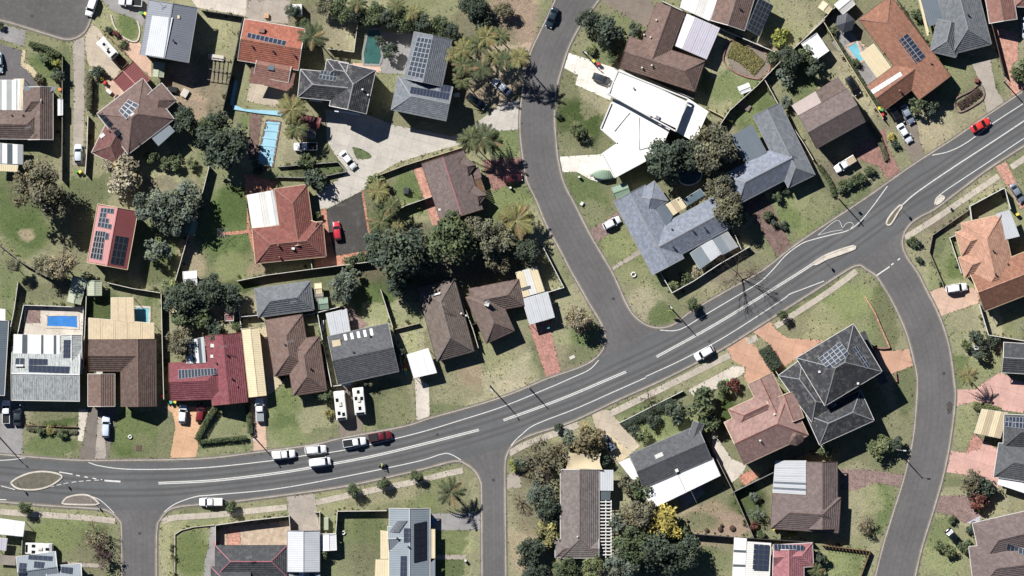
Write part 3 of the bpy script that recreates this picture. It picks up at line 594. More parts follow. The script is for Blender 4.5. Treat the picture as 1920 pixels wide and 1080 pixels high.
drive([(405,1000),(420,990),(545,975),(545,1026),(405,1026)], 'dirt', 'bare courtyard behind the dark roofed house', name='paving'); drive([(425,993),(451,993),(451,1021),(425,1023)], 'brick_salmon', 'square of orange pavers in the courtyard', .012, 'paving')
drive([(394,985),(406,984),(404,1026),(404,1085),(382,1085),(384,1050),(392,1024)], 'conc_grey', 'curved grey path by the green lawn', name='garden_path')
drive([(802,963),(901,961),(901,993),(802,995)], 'conc_grey', 'light grey driveway with palm shadow'); drive([(818,1040),(874,1040),(874,1049),(818,1049)], 'conc_lane', 'short path to the letterbox', name='garden_path')
drive([(-10,730),(43,735),(42,852),(-10,850)], 'conc_grey', 'grey paved driveway at the left edge')
drive([(166,763),(218,763),(214,805),(201,862),(146,861),(158,826)], 'conc_dark', 'dark worn driveway with the silver car'); drive([(184,780),(196,780),(199,862),(178,862)], 'conc_lane', 'pale wheel strip in the dark driveway', .012)
drive([(148,766),(166,768),(155,828),(146,826)], 'conc_pale', 'narrow pale stepping path', name='garden_path')
drive([(306,761),(402,763),(379,796),(367,861),(318,862),(329,800),(324,776)], 'orange_conc', 'bright orange driveway with two cars')
drive([(468,742),(502,740),(498,800),(501,849),(475,851),(476,800)], 'salmon_pale', 'salmon strip driveway below the cream carport')
drive([(484,618),(498,610),(518,700),(534,714),(512,735),(501,742)], 'cream', 'tan paving along the cream carport', name='paving')
drive([(628,722),(692,720),(677,813),(637,823)], 'conc_brown', 'brown driveway holding two caravans'); drive([(640,575),(655,574),(690,610),(660,622)], 'brick_mauve', 'brown paving beside the white patio', name='paving')
drive([(778,705),(804,722),(806,785),(781,790)], 'conc_pale', 'pale concrete driveway below the white carport')
drive([(990,606),(1040,600),(1034,625),(1053,701),(1026,712)], 'brick_pink', 'pink brick driveway at the corner')
drive([(1114,-10),(1215,-10),(1230,18),(1212,52),(1150,16)], 'conc_brown', 'weathered driveway at the top')
drive([(717,60),(780,62),(765,140),(712,136)], 'conc_grey', 'dark grey paving beside the green pool', name='paving'); drive([(660,118),(715,120),(714,136),(672,134)], 'salmon_pale', 'pale pool surround', name='paving')
drive([(468,212),(492,216),(480,300),(466,300)], 'brick_brown', 'brown deck edge beside the blue pool cover', name='paving'); drive([(45,573),(157,577),(155,630),(45,630)], 'conc_pale', 'pale concrete pool surround', name='paving')
drive([(50,580),(76,580),(75,606),(49,606)], 'brick_mauve', 'brown tiled square beside pool', .012, 'paving'); drive([(1570,60),(1590,50),(1665,150),(1630,165),(1560,80)], 'conc_grey', 'grey patio beside the aqua pool', name='paving')
drive([(1578,82),(1600,68),(1640,100),(1626,122),(1612,132),(1600,118)], 'salmon_pale', 'pale pink surround of the aqua pool', .012, 'paving')
drive([(1355,90),(1370,72),(1430,95),(1446,125),(1425,150),(1375,135)], 'conc_brown', 'brown kidney shaped garden bed border', name='paving'); drive([(195,145),(214,150),(238,180),(225,196),(198,168)], 'salmon_pale', 'pale paved terrace by the red garage roof', name='paving')
drive([(661,275),(680,280),(697,292),(690,298),(668,296)], 'grass_patch', 'small wedge of grass set in the concrete driveway', .02, 'lawn', True)
drive([(1172,120),(1302,180),(1297,188),(1166,132)], 'conc_dark', 'narrow grey side path between rusty brown and white houses', name='garden_path')
drive([(110,1052),(194,1058),(194,1065),(112,1060)], 'conc_lane', 'narrow path across the lower left lawn', name='garden_path')
drive([(1262,920),(1308,900),(1322,925),(1285,950)], 'conc_grey', 'grey patio slab under the broad white awning', name='paving')
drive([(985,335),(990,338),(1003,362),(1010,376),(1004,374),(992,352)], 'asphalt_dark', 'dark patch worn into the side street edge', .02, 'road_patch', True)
drive([(1774,758),(1782,752),(1786,766),(1778,776)], 'asphalt_dark', 'dark oil stain on the right hand street', .02, 'road_patch', True)
drive([(545,930),(578,924),(588,921),(560,929)], 'asphalt_dark', 'dark skid stain in front of the grey crossover', .02, 'road_patch', True)
for x, y, rr in ((1010,180,3),(1150,560,3),(925,900,3),(1770,700,3),(262,1000,3),(60,30,3),(820,815,3),(1330,640,3)):
    sheet('manhole_cover', [(x+rr*math.cos(t), y+rr*math.sin(t)) for t in (2*PI*k/12 for k in range(12))], 'trim_dark', .03, 'round iron cover in the road')

# ================================================================== HOUSES
LIP = .1
class House: pass
def house(name, label, mat, wings, z=2.6, p=22, gut='trim_white', cap=None, wall='wall_brick', cat='house', group=None, win=True):
    h = House(); h.w = []; h.z = z
    cx = sum(w[0]+w[2] for w in wings)/2/len(wings); cy = sum(w[1]+w[3] for w in wings)/2/len(wings)
    h.o = P(cx, cy); h.root = tag(empty(name, h.o), label, cat, group)
    for i, wg in enumerate(wings):
        x1, y1, x2, y2, wd, ends = wg[:6]; o = wg[6] if len(wg) > 6 else {}
        ez = o.get('z', z)+.006*i; pt = (o.get('p', p)+(6 if MAT(o.get('m', mat)).name.startswith('t_') else 1))+.15*i; m = o.get('m', mat)
        A = P(x1, y1, ez); B = P(x2, y2, ez); d = B-A; L = d.length; d.normalize(); nn = Vector((-d.y, d.x, 0)); hw = wd*S*(1-ez/H)/2
        tp = math.tan(math.radians(pt)); hg = hw*tp; ia = min(hw, L/2) if ends[0] == 'h' else 0; ib = min(hw, L/2) if ends[1] == 'h' else 0
        h.w.append((A.copy(), d.copy(), nn.copy(), L, hw, tp, ends, ez))
        W = lambda t, s, zz: A+d*t+nn*s+Vector((0, 0, zz-ez))-h.o
        tile = MAT(m).name.startswith('t_'); sl = math.hypot(hw, hg); R = max(2, int(sl/.46)) if tile else 1; lip = LIP if tile else 0.0
        mb = MB()
        def facet(f, R):
            for k in range(R):
                v0, v1 = k/R, (k+1)/R; a0, b0 = f(v0); a1, b1 = f(v1)
                z0 = ez+hg*v0; z1 = ez+hg*v1; e = Vector((0, 0, 1))
                l0 = (a0-b0).length; l1 = (a1-b1).length; of = (l0-l1)/2
                q = [W2(a0, z0+lip), W2(b0, z0+lip), W2(b1, z1), W2(a1, z1)]
                mb.face(q, 0, [(0, sl*v0), (l0, sl*v0), (l0-of, sl*v1), (of, sl*v1)])
                if lip: mb.face([W2(a0, z0-.01), W2(b0, z0-.01), W2(b0, z0+lip), W2(a0, z0+lip)], 0)
        W2 = lambda ts, zz: W(ts.x, ts.y, zz)
        for sd_ in (1, -1):
            facet(lambda v: (Vector((ia*v, -sd_*hw*(1-v))), Vector((L-ib*v, -sd_*hw*(1-v)))) if sd_ == 1 else (Vector((L-ib*v, hw*(1-v))), Vector((ia*v, hw*(1-v)))), R)
        if ia: facet(lambda v: (Vector((ia*v, hw*(1-v))), Vector((ia*v, -hw*(1-v)))), R)
        if ib: facet(lambda v: (Vector((L-ib*v, -hw*(1-v))), Vector((L-ib*v, hw*(1-v)))), R)
        # eave skirt
        c4 = [(0, -hw), (L, -hw), (L, hw), (0, hw)]
        for q, r in zip(c4, c4[1:]+c4[:1]): mb.face([W(*q, ez-.2), W(*r, ez-.2), W(*r, ez+.02), W(*q, ez+.02)])
        rf = mb.build('roof', m, h.root)
        # gutters / barges
        g = MB()
        for sd_ in (1, -1): g.bar(W(-.05, sd_*(hw+.06), ez-.12), W(L+.05, sd_*(hw+.06), ez-.12), .12, .17)
        for t, e in ((0, ends[0]), (L, ends[1])):
            if e == 'h': g.bar(W(t-.06 if t == 0 else t+.06, -hw, ez-.125), W(t-.06 if t == 0 else t+.06, hw, ez-.125), .12, .17)
            else:
                for sd_ in (1, -1): g.bar(W(t, sd_*hw, ez+.02), W(t, 0, ez+hg+.04), .12, .1)
        g.build('gutter', gut, rf)
        # ridge and hip caps
        c = MB(); c.bar(W(ia, 0, ez+hg-.02), W(L-ib, 0, ez+hg-.02), .24, .09)
        if ia:
            for sd_ in (1, -1): c.bar(W(0, sd_*hw, ez-.02+lip), W(ia, 0, ez+hg-.02), .2, .08)
        if ib:
            for sd_ in (1, -1): c.bar(W(L, sd_*hw, ez-.02+lip), W(L-ib, 0, ez+hg-.02), .2, .08)
        c.build('ridge_cap', o.get('cap', cap) or m, rf)
        # walls
        ins = .5+.02*i; wl = MB(); hi = hw-ins
        a, b = ins, L-ins
        if b-a > .5 and hi > .3:
            for q, r in zip([(a, -hi), (b, -hi), (b, hi), (a, hi)], [(b, -hi), (b, hi), (a, hi), (a, -hi)]):
                wl.face([W(*q, 0), W(*r, 0), W(*r, ez+.1), W(*q, ez+.1)])
            for t, e in ((a, ends[0]), (b, ends[1])):
                if e == 'g': wl.face([W(t, -hi, ez+.1), W(t, hi, ez+.1), W(t, 0, ez+hi*tp)])
            wl.build('wall', wall, h.root)
            if win and i == 0:
                wm = window_mesh()
                for sd_ in (1, -1):
                    for k in range(max(1, int(L/5))):
                        o2 = link('window', wm, h.root); o2.location = W(a+(k+.5)*(b-a)/max(1, int(L/5)), sd_*hi, ez-1.5)
                        o2.rotation_euler = (0, 0, math.atan2(d.y, d.x)+(0 if sd_ == -1 else PI))
    return h
_wm = []
def window_mesh():
    if not _wm:
        m = MB(); m.box((0, 0, 0), 1.6, .08, 1.1, 0); m.box((-.4, -.03, .06), .7, .08, .98, 1); m.box((.4, -.03, .06), .7, .08, .98, 1); _wm.append(m.mesh('window', ['white', 'glass']))
    return _wm[0]
def rz(h, x, y):
    best = h.z
    for A, d, nn, L, hw, tp, ends, ez in h.w:
        q = Vector((x, y, 0))-Vector((A.x, A.y, 0)); t = q.dot(d); s = q.dot(nn)
        if -.2 <= t <= L+.2 and abs(s) <= hw+.2:
            m = hw-abs(s)
            if ends[0] == 'h': m = min(m, t)
            if ends[1] == 'h': m = min(m, L-t)
            best = max(best, ez+max(0, m)*tp)
    return best
def bil(q, u, v):
    a = q[0].lerp(q[1], u); b = q[3].lerp(q[2], u); return a.lerp(b, v)
def quadz(h, q, up=0): return [P(x, y, h.z+.8) for x, y in q]
def solar(h, q, nc, nr, mat='solar', frame='frame', up=.09, skip=(), name='solar_panel', gap=.05):
    Q = quadz(h, q); 
    def pt(u, v, dz):
        p = bil(Q, u, v); return Vector((p.x, p.y, rz(h, p.x, p.y)+dz+up))-h.o
    wu = (Q[1]-Q[0]).length/nc; wv = (Q[3]-Q[0]).length/nr; gu = gap/wu/nc; gv = gap/wv/nr; fu = .05/wu/nc; fv = .05/wv/nr
    for i in range(nc):
        for j in range(nr):
            if (i, j) in skip: continue
            u0, u1, v0, v1 = i/nc+gu/2, (i+1)/nc-gu/2, j/nr+gv/2, (j+1)/nr-gv/2
            m = MB(); c = [(u0, v0), (u1, v0), (u1, v1), (u0, v1)]
            # keep each panel planar: heights from the centre slope
            uc, vc = (u0+u1)/2, (v0+v1)/2; z0 = pt(uc, vc, 0).z
            gx_ = (pt(u1, vc, 0).z-pt(u0, vc, 0).z)/(u1-u0); gy_ = (pt(uc, v1, 0).z-pt(uc, v0, 0).z)/(v1-v0)
            def pp(u, v, dz):
                p = bil(Q, u, v)-h.o; return Vector((p.x, p.y, z0+gx_*(u-uc)+gy_*(v-vc)+dz))
            m.hexa([pp(u, v, -.03) for u, v in c]+[pp(u, v, .02) for u, v in c], 0)
            ci = [(u0+fu, v0+fv), (u1-fu, v0+fv), (u1-fu, v1-fv), (u0+fu, v1-fv)]
            m.face([pp(u, v, .026) for u, v in ci], 1, [(0, 0), (1.02, 0), (1.02, 1.02), (0, 1.02)])
            m.build(name, [frame, mat], h.root)
def slab(parent, off, q, zs, mat, name='sheet', th=.07, uvdir=0):
    """one flat sheet from four photograph points, with a height for each corner"""
    if isinstance(zs, (int, float)): zs = [zs]*4
    t = [P(x, y, zz)-off for (x, y), zz in zip(q, zs)]; lo = [p-Vector((0, 0, th)) for p in t]
    m = MB(); a = (t[1]-t[0]).length; b = (t[3]-t[0]).length
    uv = [(0, 0), (a, 0), (a, b), (0, b)] if uvdir == 0 else [(0, 0), (0, a), (b, a), (b, 0)]
    m.face(t, 0, uv); m.face(lo[::-1])
    for i in range(4): m.face([lo[i], lo[(i+1) % 4], t[(i+1) % 4], t[i]])
    return m.build(name, mat, parent)
def sub(q, u0, u1):
    L = lambda a, b, t: (a[0]+(b[0]-a[0])*t, a[1]+(b[1]-a[1])*t)
    return [L(q[0], q[1], u0), L(q[0], q[1], u1), L(q[3], q[2], u1), L(q[3], q[2], u0)]
def patio(h, q, mats, zs=2.5, widths=None, posts=True, name='patio_roof', own=None):
    """sheeted patio or carport roof: strips run from edge 0-1 to edge 3-2; own=(name,label,cat) makes it a thing"""
    if isinstance(zs, (int, float)): zs = [zs+.1, zs+.1, zs, zs]
    if own:
        c = P(sum(p[0] for p in q)/4, sum(p[1] for p in q)/4); root = tag(empty(own[0], c), own[1], own[2]); off = c; par = root
        top = root
    else:
        root = h.root; off = h.o; par = root; top = empty(name, (0, 0, 0), parent=root)
    wd = widths or [1]*len(mats); tot = sum(wd); u = 0; n = len(mats)
    for i, m in enumerate(mats):
        u1 = u+wd[i]/tot; qq = sub(q, u+(.002 if i else 0), u1-(.002 if i < n-1 else 0)); 
        zz = [zs[0]+(zs[1]-zs[0])*u, zs[0]+(zs[1]-zs[0])*u1, zs[3]+(zs[2]-zs[3])*u1, zs[3]+(zs[2]-zs[3])*u]
        slab(top, off, qq, [v+(.012 if i % 2 else 0) for v in zz], m, 'sheet'); u = u1
    b = MB()
    for i in range(4):
        p, r = P(*q[i], zs[i])-off, P(*q[(i+1) % 4], zs[(i+1) % 4])-off
        b.bar(p, r, .12, .16, 0, -.2)
    b.build('beam', 'trim_white', top)
    if posts:
        for i in range(4):
            p = P(*q[i], zs[i])-off; c = (P(sum(a[0] for a in q)/4, sum(a[1] for a in q)/4)-off); c.z = p.z; p = p.lerp(c, .06)
            m = MB(); m.bar((p.x, p.y, 0), (p.x, p.y, p.z-.1), .1, .1); m.build('post', 'trim_white', top)
    return root
def block(h, x, y, sx, sy, hz, mat, name='vent', rot=0, up=0.0, z=None):
    p = P(x, y, h.z+.8); zz = (rz(h, p.x, p.y) if z is None else z)+up-.06; p = Vector((p.x, p.y, zz))-h.o
    m = MB(); m.box(p, sx, sy, hz+.06, 0, -math.radians(rot)); return m.build(name, mat, h.root)
def vents(h, *pts, mat='trim_dark'):
    for x, y in pts:
        p = P(x, y, h.z+.8); p = Vector((p.x, p.y, rz(h, p.x, p.y)-.1))-h.o; m = MB()
        m.tube([p, p+Vector((0, 0, .45)), p+Vector((0, 0, .5)), p+Vector((0, 0, .68))], [.12, .12, .26, .16], 8); m.build('roof_vent', mat, h.root)
def antenna(h, x, y):
    p = P(x, y, h.z+.8); p = Vector((p.x, p.y, rz(h, p.x, p.y)-.1))-h.o; m = MB()
    m.bar(p, p+Vector((0, 0, 1.8)), .05, .05); a = p+Vector((0, 0, 1.7)); m.bar(a-Vector((.7, .2, 0)), a+Vector((.7, .2, 0)), .05, .04)
    for k in range(6):
        t = -.6+k*.24; c = a+Vector((t, t*.29, 0)); m.bar(c-Vector((-.1, .38, 0)), c+Vector((-.1, .38, 0)), .03, .03)
    m.build('antenna', 'steel', h.root)
def hotwater(h, x, y, rot=0):
    p = P(x, y, h.z+.8); zc = rz(h, p.x, p.y)-h.o.z; p = Vector((p.x, p.y, zc))-h.o; p.z = zc
    ca, sa = math.cos(-math.radians(rot)), math.sin(-math.radians(rot)); m = MB(); D_ = Vector((ca, sa, 0))
    m.tube([p-D_*.9+Vector((0, 0, .25)), p-D_*.85+Vector((0, 0, .25)), p+D_*.85+Vector((0, 0, .25)), p+D_*.9+Vector((0, 0, .25))], [.1, .28, .28, .1], 10); m.build('hot_water_tank', 'white', h.root, True)

h = house('brown_tiled_house', 'brown tiled house at the left edge behind the dark driveway', 't_brown2', [(76,163,76,262,46,'gg'),(-60,232,78,234,54,'gh'),(43,190,78,190,48,'hg')], z=2.8, cap='t_pinkgrey')
patio(h, [(-6,150),(31,150),(31,207),(-6,207)], ['poly_light','m_white','poly_light','m_white'], 2.9); patio(h, [(26,148),(45,148),(40,208),(26,208)], ['m_cream','m_white','m_cream'], 2.75)
patio(h, [(-6,268),(43,272),(43,308),(-6,306)], ['m_mid','m_white','poly_dark','m_white','m_mid'], 2.5); patio(h, [(-6,308),(34,310),(32,322),(-6,320)], ['m_cream'], 2.4, posts=False); vents(h, (22,216),(43,216)); antenna(h, 54, 240)
slab(h.root, h.o, [(43,161),(108,163),(96,172),(48,172)], [2.95,2.95,3.2,3.2], 'm_slate', 'awning')
h = house('brown_hip_house', 'brown and red hip roofed house with two solar arrays beside the access lane', 't_pinkgrey', [(211,251,297,185,96,'hh'),(232,226,196,298,54,'gh',{'m':'t_maroon','z':4.1,'p':18}),(284,172,312,204,50,'gh',{'z':4.5,'p':14})], z=4.6, p=19, cap='t_pinkgrey')
solar(h, [(240,186),(262,197),(238,224),(223,208)], 2, 4, 'solar_grey'); solar(h, [(184,216),(192,210),(235,257),(226,265)], 1, 6, 'solar_black', 'frame_dark'); block(h, 250, 216, 1.0, .8, .1, 'white', 'skylight', -40); block(h, 191, 254, 1.2, .8, .12, 'white', 'skylight', -40)
slab(h.root, h.o, [(277,250),(309,224),(328,246),(297,274)], [4.5,4.5,4.3,4.3], 'm_bluegrey', 'awning'); vents(h, (205,246),(258,266))
h = house('grey_metal_roof_house', 'grey metal gable roofed house by the ringed lawn', 'm_grey', [(325,7,308,110,92,'gg')], z=5.0, p=16, gut='trim_grey', wall='wall_cream')
slab(h.root, h.o, [(285,29),(324,33),(309,108),(272,103)], [5.75,6.75,6.75,5.8], 'm_light', 'roof_sheet'); block(h, 335, 32, .5, .7, .1, 'm_cream', 'skylight'); vents(h, (325,76)); antenna(h, 299, 5)
h = house('orange_tiled_house', 'bright orange tiled house with nine solar panels in a row', 't_orange', [(452,74,566,93,78,'gg'),(480,120,545,133,44,'gg',{'z':3.7,'p':14,'m':'t_brick'})], z=4.1, p=20, cap='t_terra', wall='wall_cream')
slab(h.root, h.o, [(471,126),(554,137),(548,165),(467,156)], [4.3,4.3,3.4,3.4], 't_brick', 'lean_to_roof'); slab(h.root, h.o, [(500,146),(551,158),(538,171),(495,160)], [3.62,3.7,3.3,3.3], 't_brick', 'porch_roof')
solar(h, [(465,61),(538,77),(535,87),(463,71)], 9, 1, 'solar', 'frame'); vents(h, (473,87),(512,96),(552,104)); block(h, 508, 127, 1.4, 1.0, .15, 'glass_roof', 'skylight', 8); block(h, 491, 57, 1.3, 1.0, .8, 't_brick', 'dormer', 8)
h = house('charcoal_hip_house', 'charcoal hip roofed house with faint panels above the concrete driveway', 't_dark', [(670,124,652,206,70,'hg'),(561,156,660,166,52,'hg'),(610,128,650,135,34,'hg',{'z':5.3})], z=5.5, p=20, cap='trim_grey', wall='wall_white')
solar(h, [(595,131),(633,134),(630,153),(590,146)], 6, 2, 'solar_grey', 'frame', skip=((0,1),(0,0))); vents(h, (680,168),(690,178), mat='white')
slab(h.root, h.o, [(628,205),(676,213),(674,217),(627,209)], 3.2, 'm_white', 'garage_awning'); slab(h.root, h.o, [(580,185),(605,188),(604,192),(580,189)], 3.4, 'm_white', 'awning')
h = house('grey_tiled_house', 'grey tiled house with white and dark solar arrays beside the palm grove', 't_blue2', [(812,67,793,155,72,'gg',{'z':5.2}),(740,174,843,195,64,'hg')], z=5.0, p=19, cap='trim_grey', wall='wall_white', gut='trim_grey')
solar(h, [(783,69),(811,74),(793,148),(763,141)], 4, 8, 'solar_grey', 'frame'); solar(h, [(774,149),(846,161),(841,188),(768,175)], 12, 2, 'solar', 'frame_dark'); block(h, 853, 177, .8, .8, .6, 'white', 'air_conditioner', z=0)
h = house('dormer_house', 'grey brown gable house with two small dormers and pink ridge', 't_mauve', [(830,294,866,405,82,'gg'),(862,303,885,319,24,'gh',{'z':3.0,'p':24,'cap':'t_pinkgrey'}),(881,357,905,375,24,'gh',{'z':3.0,'p':24,'cap':'t_pinkgrey'})], z=2.7, p=18, cap='cap_pink', gut='trim_brown'); block(h, 824, 393, .5, .5, .2, 'white', 'skylight')
slab(h.root, h.o, [(886,318),(898,312),(903,332),(890,338)], [2.6,2.5,2.5,2.6], 't_pinkgrey', 'porch_roof')
for k in range(9): slab(h.root, h.o, [(889+k*.7,339+k*3),(901+k*1.2,333+k*3.2),(902+k*1.2,335+k*3.2),(889.5+k*.7,341+k*3)], 2.45, 'timber', 'pergola_slat', .06)
h = house('red_hip_house', 'red hip roofed house with white patio left of the dark court', 't_red', [(545,350,560,460,62,'hg'),(476,461,608,448,66,'hh'),(578,462,594,417,30,'gg',{'z':2.5})], z=2.7, p=22, cap='t_brick', gut='trim_cream'); block(h, 550, 466, .7, .5, .3, 'white', 'skylight', 5); vents(h, (522,460),(524,482), mat='t_brick')
patio(h, [(463,366),(512,357),(523,421),(473,429)], ['m_white','m_white','m_pale','m_white','m_light'], 2.55, [1,1,1,1,.45])
h = house('pink_roof_granny_flat', 'pink and red gable building covered with solar panels among the trees', 'm_red', [(221,389,201,499,76,'gg',)], z=4.3, p=15, gut='trim_cream', cap='m_salmon', wall='wall_cream')
slab(h.root, h.o, [(184,385),(220,389),(200,497),(165,491)], [4.45,5.6,5.6,4.45], 'm_salmon', 'roof_sheet')
solar(h, [(189,389),(214,391),(208,430),(182,425)], 4, 4, 'solar_grey', 'frame', .16, skip=((2,1),(3,1),(3,2))); solar(h, [(179,432),(198,434),(191,488),(168,484)], 4, 5, 'solar_black', 'frame', .16); solar(h, [(217,441),(241,445),(231,498),(207,494)], 3, 4, 'solar_black', 'frame_dark'); solar(h, [(198,436),(205,437),(203,450),(196,449)], 1, 1, 'solar_grey', 'frame', .16)
h = house('stained_roof_house', 'pale lichen stained roof house with white sheets below the blue pool', 'm_stain', [(22,700,150,702,100,'gg'),(134,628,134,700,38,'gg',{'z':2.8})], z=2.6, p=13, cap='m_white', wall='wall_white')
patio(h, [(26,627),(112,629),(112,672),(25,670)], ['m_white','poly_dark','m_white','poly_dark','m_white','poly_dark','m_white'], 2.95, [5,3,8,1.3,6,1.5,2]); solar(h, [(119,637),(133,637),(132,671),(118,671)], 3, 4, 'solar', 'frame_dark', .12); solar(h, [(54,672),(89,673),(89,684),(54,684)], 4, 1, 'solar', 'frame_dark', .12); solar(h, [(54,684.5),(131,687),(130,700),(54,697)], 9, 1, 'solar', 'frame_dark', .12); solar(h, [(29,671),(46,671),(46,684),(28,684)], 2, 1, 'solar_grey', 'frame', .12); hotwater(h, 37, 686)
h = house('u_shaped_brown_house', 'chocolate brown house with timber coloured patio roof', 't_choc', [(167,666,262,666,60,'gg'),(259,636,260,762,66,'gg',{'z':2.65})], z=2.7, p=20, cap='t_brown', gut='trim_brown'); h2 = h
house_c = house('brown_carport_wing', 'brown gable carport left of the U shaped house', 't_brown', [(190,701,190,762,50,'gg')], z=2.5, p=15, gut='offwhite', cat='carport', win=False)
patio(h, [(166,596),(289,606),(289,636),(166,636)], ['m_timber','m_cream']*4+['m_timber'], 2.8, [3,.4,3,.4,3,.4,3,.4,3]); patio(h, [(208,558),(250,558),(252,606),(208,600)], ['m_timber','m_cream','m_timber','m_cream','m_timber'], 2.93, [3,.4,3,.4,3], name='patio_roof'); block(h, 186, 699, 1.4, .5, .5, 'offwhite', 'air_conditioner', z=2.4)
h = house('crimson_roof_house', 'crimson red roofed house with a strip of pale panels', 't_crimson', [(418,627,431,757,66,'gg'),(318,716,424,712,70,'gh'),(398,730,446,724,36,'hg')], z=2.7, p=17, cap='t_crimson', gut='trim_red')
solar(h, [(334,693),(406,690),(408,702),(335,711)], 12, 1, 'solar_grey', 'frame'); block(h, 400, 648, 1.3, .8, .12, 'white', 'skylight'); block(h, 398, 668, .9, .7, .12, 'white', 'skylight'); vents(h, (426,665),(406,681),(435,709)); antenna(h, 420, 650)
patio(h, [(345,640),(382,632),(386,680),(350,682)], ['m_mid','m_white','poly_dark','m_white','poly_dark','m_light'], 3.0, name='pergola_roof')
house('cream_carport', 'long cream metal carport between two driveways', 'm_cream', [(469,615,483,743,32,'gg')], z=2.5, p=9, gut='trim_cream', cat='carport', win=False, wall='wall_cream')
h = house('brown_zigzag_house', 'brown house of two offset hip roofs right of the cream carport', 't_brown', [(532,595,549,700,70,'hh'),(566,635,581,737,64,'hh')], z=2.8, p=22, cap='t_brown2', gut='trim_brown'); vents(h, (535,646),(582,690)); antenna(h, 545, 640)
h = house('grey_hip_house', 'plain mid grey hip roof behind the brown zigzag house', 't_grey', [(481,568,585,554,54,'hh')], z=2.7, p=22, cap='t_grey', gut='trim_grey'); antenna(h, 551, 566)
h = house('slate_gable_house', 'slate grey gable house behind the two caravans', 't_slate', [(624,676,738,651,92,'gg')], z=3.0, p=17, cap='t_slate', gut='trim_grey', wall='wall_white')
patio(h, [(611,588),(650,579),(657,622),(620,630)], ['m_light','m_light','m_light'], 2.7); block(h, 631, 644, 1.9, 1.6, .3, 'trim_cream', 'skylight', -10); vents(h, (694,630),(663,660)); slab(h.root, h.o, [(640,719),(658,716),(658,722),(640,724)], 2.3, 'm_white', 'porch_roof')
solar(h, [(643,627),(698,615),(701,629),(646,639)], 9, 1, 'white', 'm_mid', skip=((1,0),(3,0),(5,0),(7,0)), name='roof_light')
patio(None, [(763,665),(803,653),(819,699),(776,709)], ['m_white','m_white','m_white'], 2.5, own=('white_carport', 'square white carport at the head of the pale driveway', 'carport'))
h = house('dark_brown_hip_house', 'weathered dark brown hip house beside the white carport', 't_dbrown', [(817,531,854,668,72,'hh')], z=2.6, p=24, cap='t_grey_brown', gut='trim_dark'); hotwater(h, 819, 552, -15); vents(h, (865,588),(874,592), mat='white'); antenna(h, 829, 572)
h = house('brown_ell_house', 'brown L shaped hip house with a white chimney', 't_brown2', [(900,546,938,632,58,'hh'),(884,566,977,548,50,'hh')], z=2.8, p=22, cap='t_pinkgrey', gut='trim_brown'); block(h, 913, 570, 1.0, .9, 1.0, 'white', 'chimney', 20); antenna(h, 912, 565)
patio(h, [(967,511),(1006,500),(1021,546),(980,558)], ['m_cream','m_pale','m_cream'], 2.7); slab(h.root, h.o, [(977,540),(994,535),(995,540),(979,545)], 2.85, 'poly_dark', 'roof_light')
patio(None, [(979,561),(1027,547),(1040,595),(993,609)], ['m_light','m_light','m_light','m_light'], 2.6, own=('grey_carport', 'pale grey sheet carport above the pink brick driveway', 'carport'))
h = house('brown_cross_house', 'rusty brown L shaped house with lilac patio sheets at the top', 't_brown', [(1258,14,1222,112,56,'gg'),(1170,97,1312,143,60,'gh')], z=3.2, p=20, cap='t_pinkgrey', gut='trim_brown')
patio(h, [(1288,26),(1350,53),(1325,111),(1264,85)], ['m_white','m_lilac','m_lilac','m_lilac'], 2.9); vents(h, (1231,38),(1220,70),(1208,65),(1204,127),(1222,123), mat='offwhite')
h = house('brown_gable_house', 'brown gable house at the top with a big dark solar field', 't_brown', [(1364,48,1388,-30,66,'gg')], z=3.0, p=18, cap='t_grey_brown'); patio(h, [(1281,-6),(1346,-6),(1330,39),(1275,14)], ['m_white','m_white','m_pale','m_white'], 2.8); vents(h, (1386,15))
solar(h, [(1424,-4),(1450,10),(1424,67),(1400,53)], 4, 6, 'solar_black', 'frame_dark', .35); slab(h.root, h.o, [(1423,-5),(1451,10),(1424,68),(1399,54)], 3.2, 'm_slate', 'rear_roof')
h = house('white_flat_house', 'large white flat roofed modern house with its two driveways', 'white_membrane', [(1150,154,1279,216,52,'gg',{'z':5.6,'p':2})], z=5.6, p=2, wall='wall_white', cap='white_membrane', cat='house')
slab(h.root, h.o, [(1290,184),(1328,209),(1303,267),(1266,246)], [4.2,4.2,4.1,4.1], 'white_membrane', 'lower_roof', .3)
m = MB(); qq = [(1150,184),(1258,238),(1237,287),(1200,309),(1152,333),(1128,288),(1157,268),(1126,241)]; cc = P(1200,258,4.3)-h.o; ring_ = [P(x, y, 4.1)-h.o for x, y in qq]
for p_, q_ in zip(ring_, ring_[1:]+ring_[:1]): m.face([p_, q_, cc]); m.face([p_, q_, q_-Vector((0, 0, .35)), p_-Vector((0, 0, .35))])
m.build('lower_roof', 'white_membrane', h.root)
for q in ([(1158,132),(1290,185)],[(1290,185),(1267,246)],[(1267,246),(1141,176)],[(1141,176),(1158,132)]):
    m = MB(); m.bar(P(*q[0],5.6)-h.o, P(*q[1],5.6)-h.o, .3, .35, 0, -.1); m.build('parapet', 'white', h.root)
for q in ([(1126,241),(1146,193)],[(1237,287),(1152,333)],[(1152,333),(1128,288)],[(1126,241),(1157,268)]):
    m = MB(); m.bar(P(*q[0],4.15)-h.o, P(*q[1],4.15)-h.o, .3, .35, 0, -.1); m.build('parapet', 'white', h.root)
for q in ([(1181,211),(1152,246)],[(1198,220),(1199,281)],[(1199,281),(1238,270)]):
    m = MB(); m.bar(P(*q[0],4.2)-h.o, P(*q[1],4.24)-h.o, .09, .1); m.build('roof_seam', 'trim_grey', h.root)
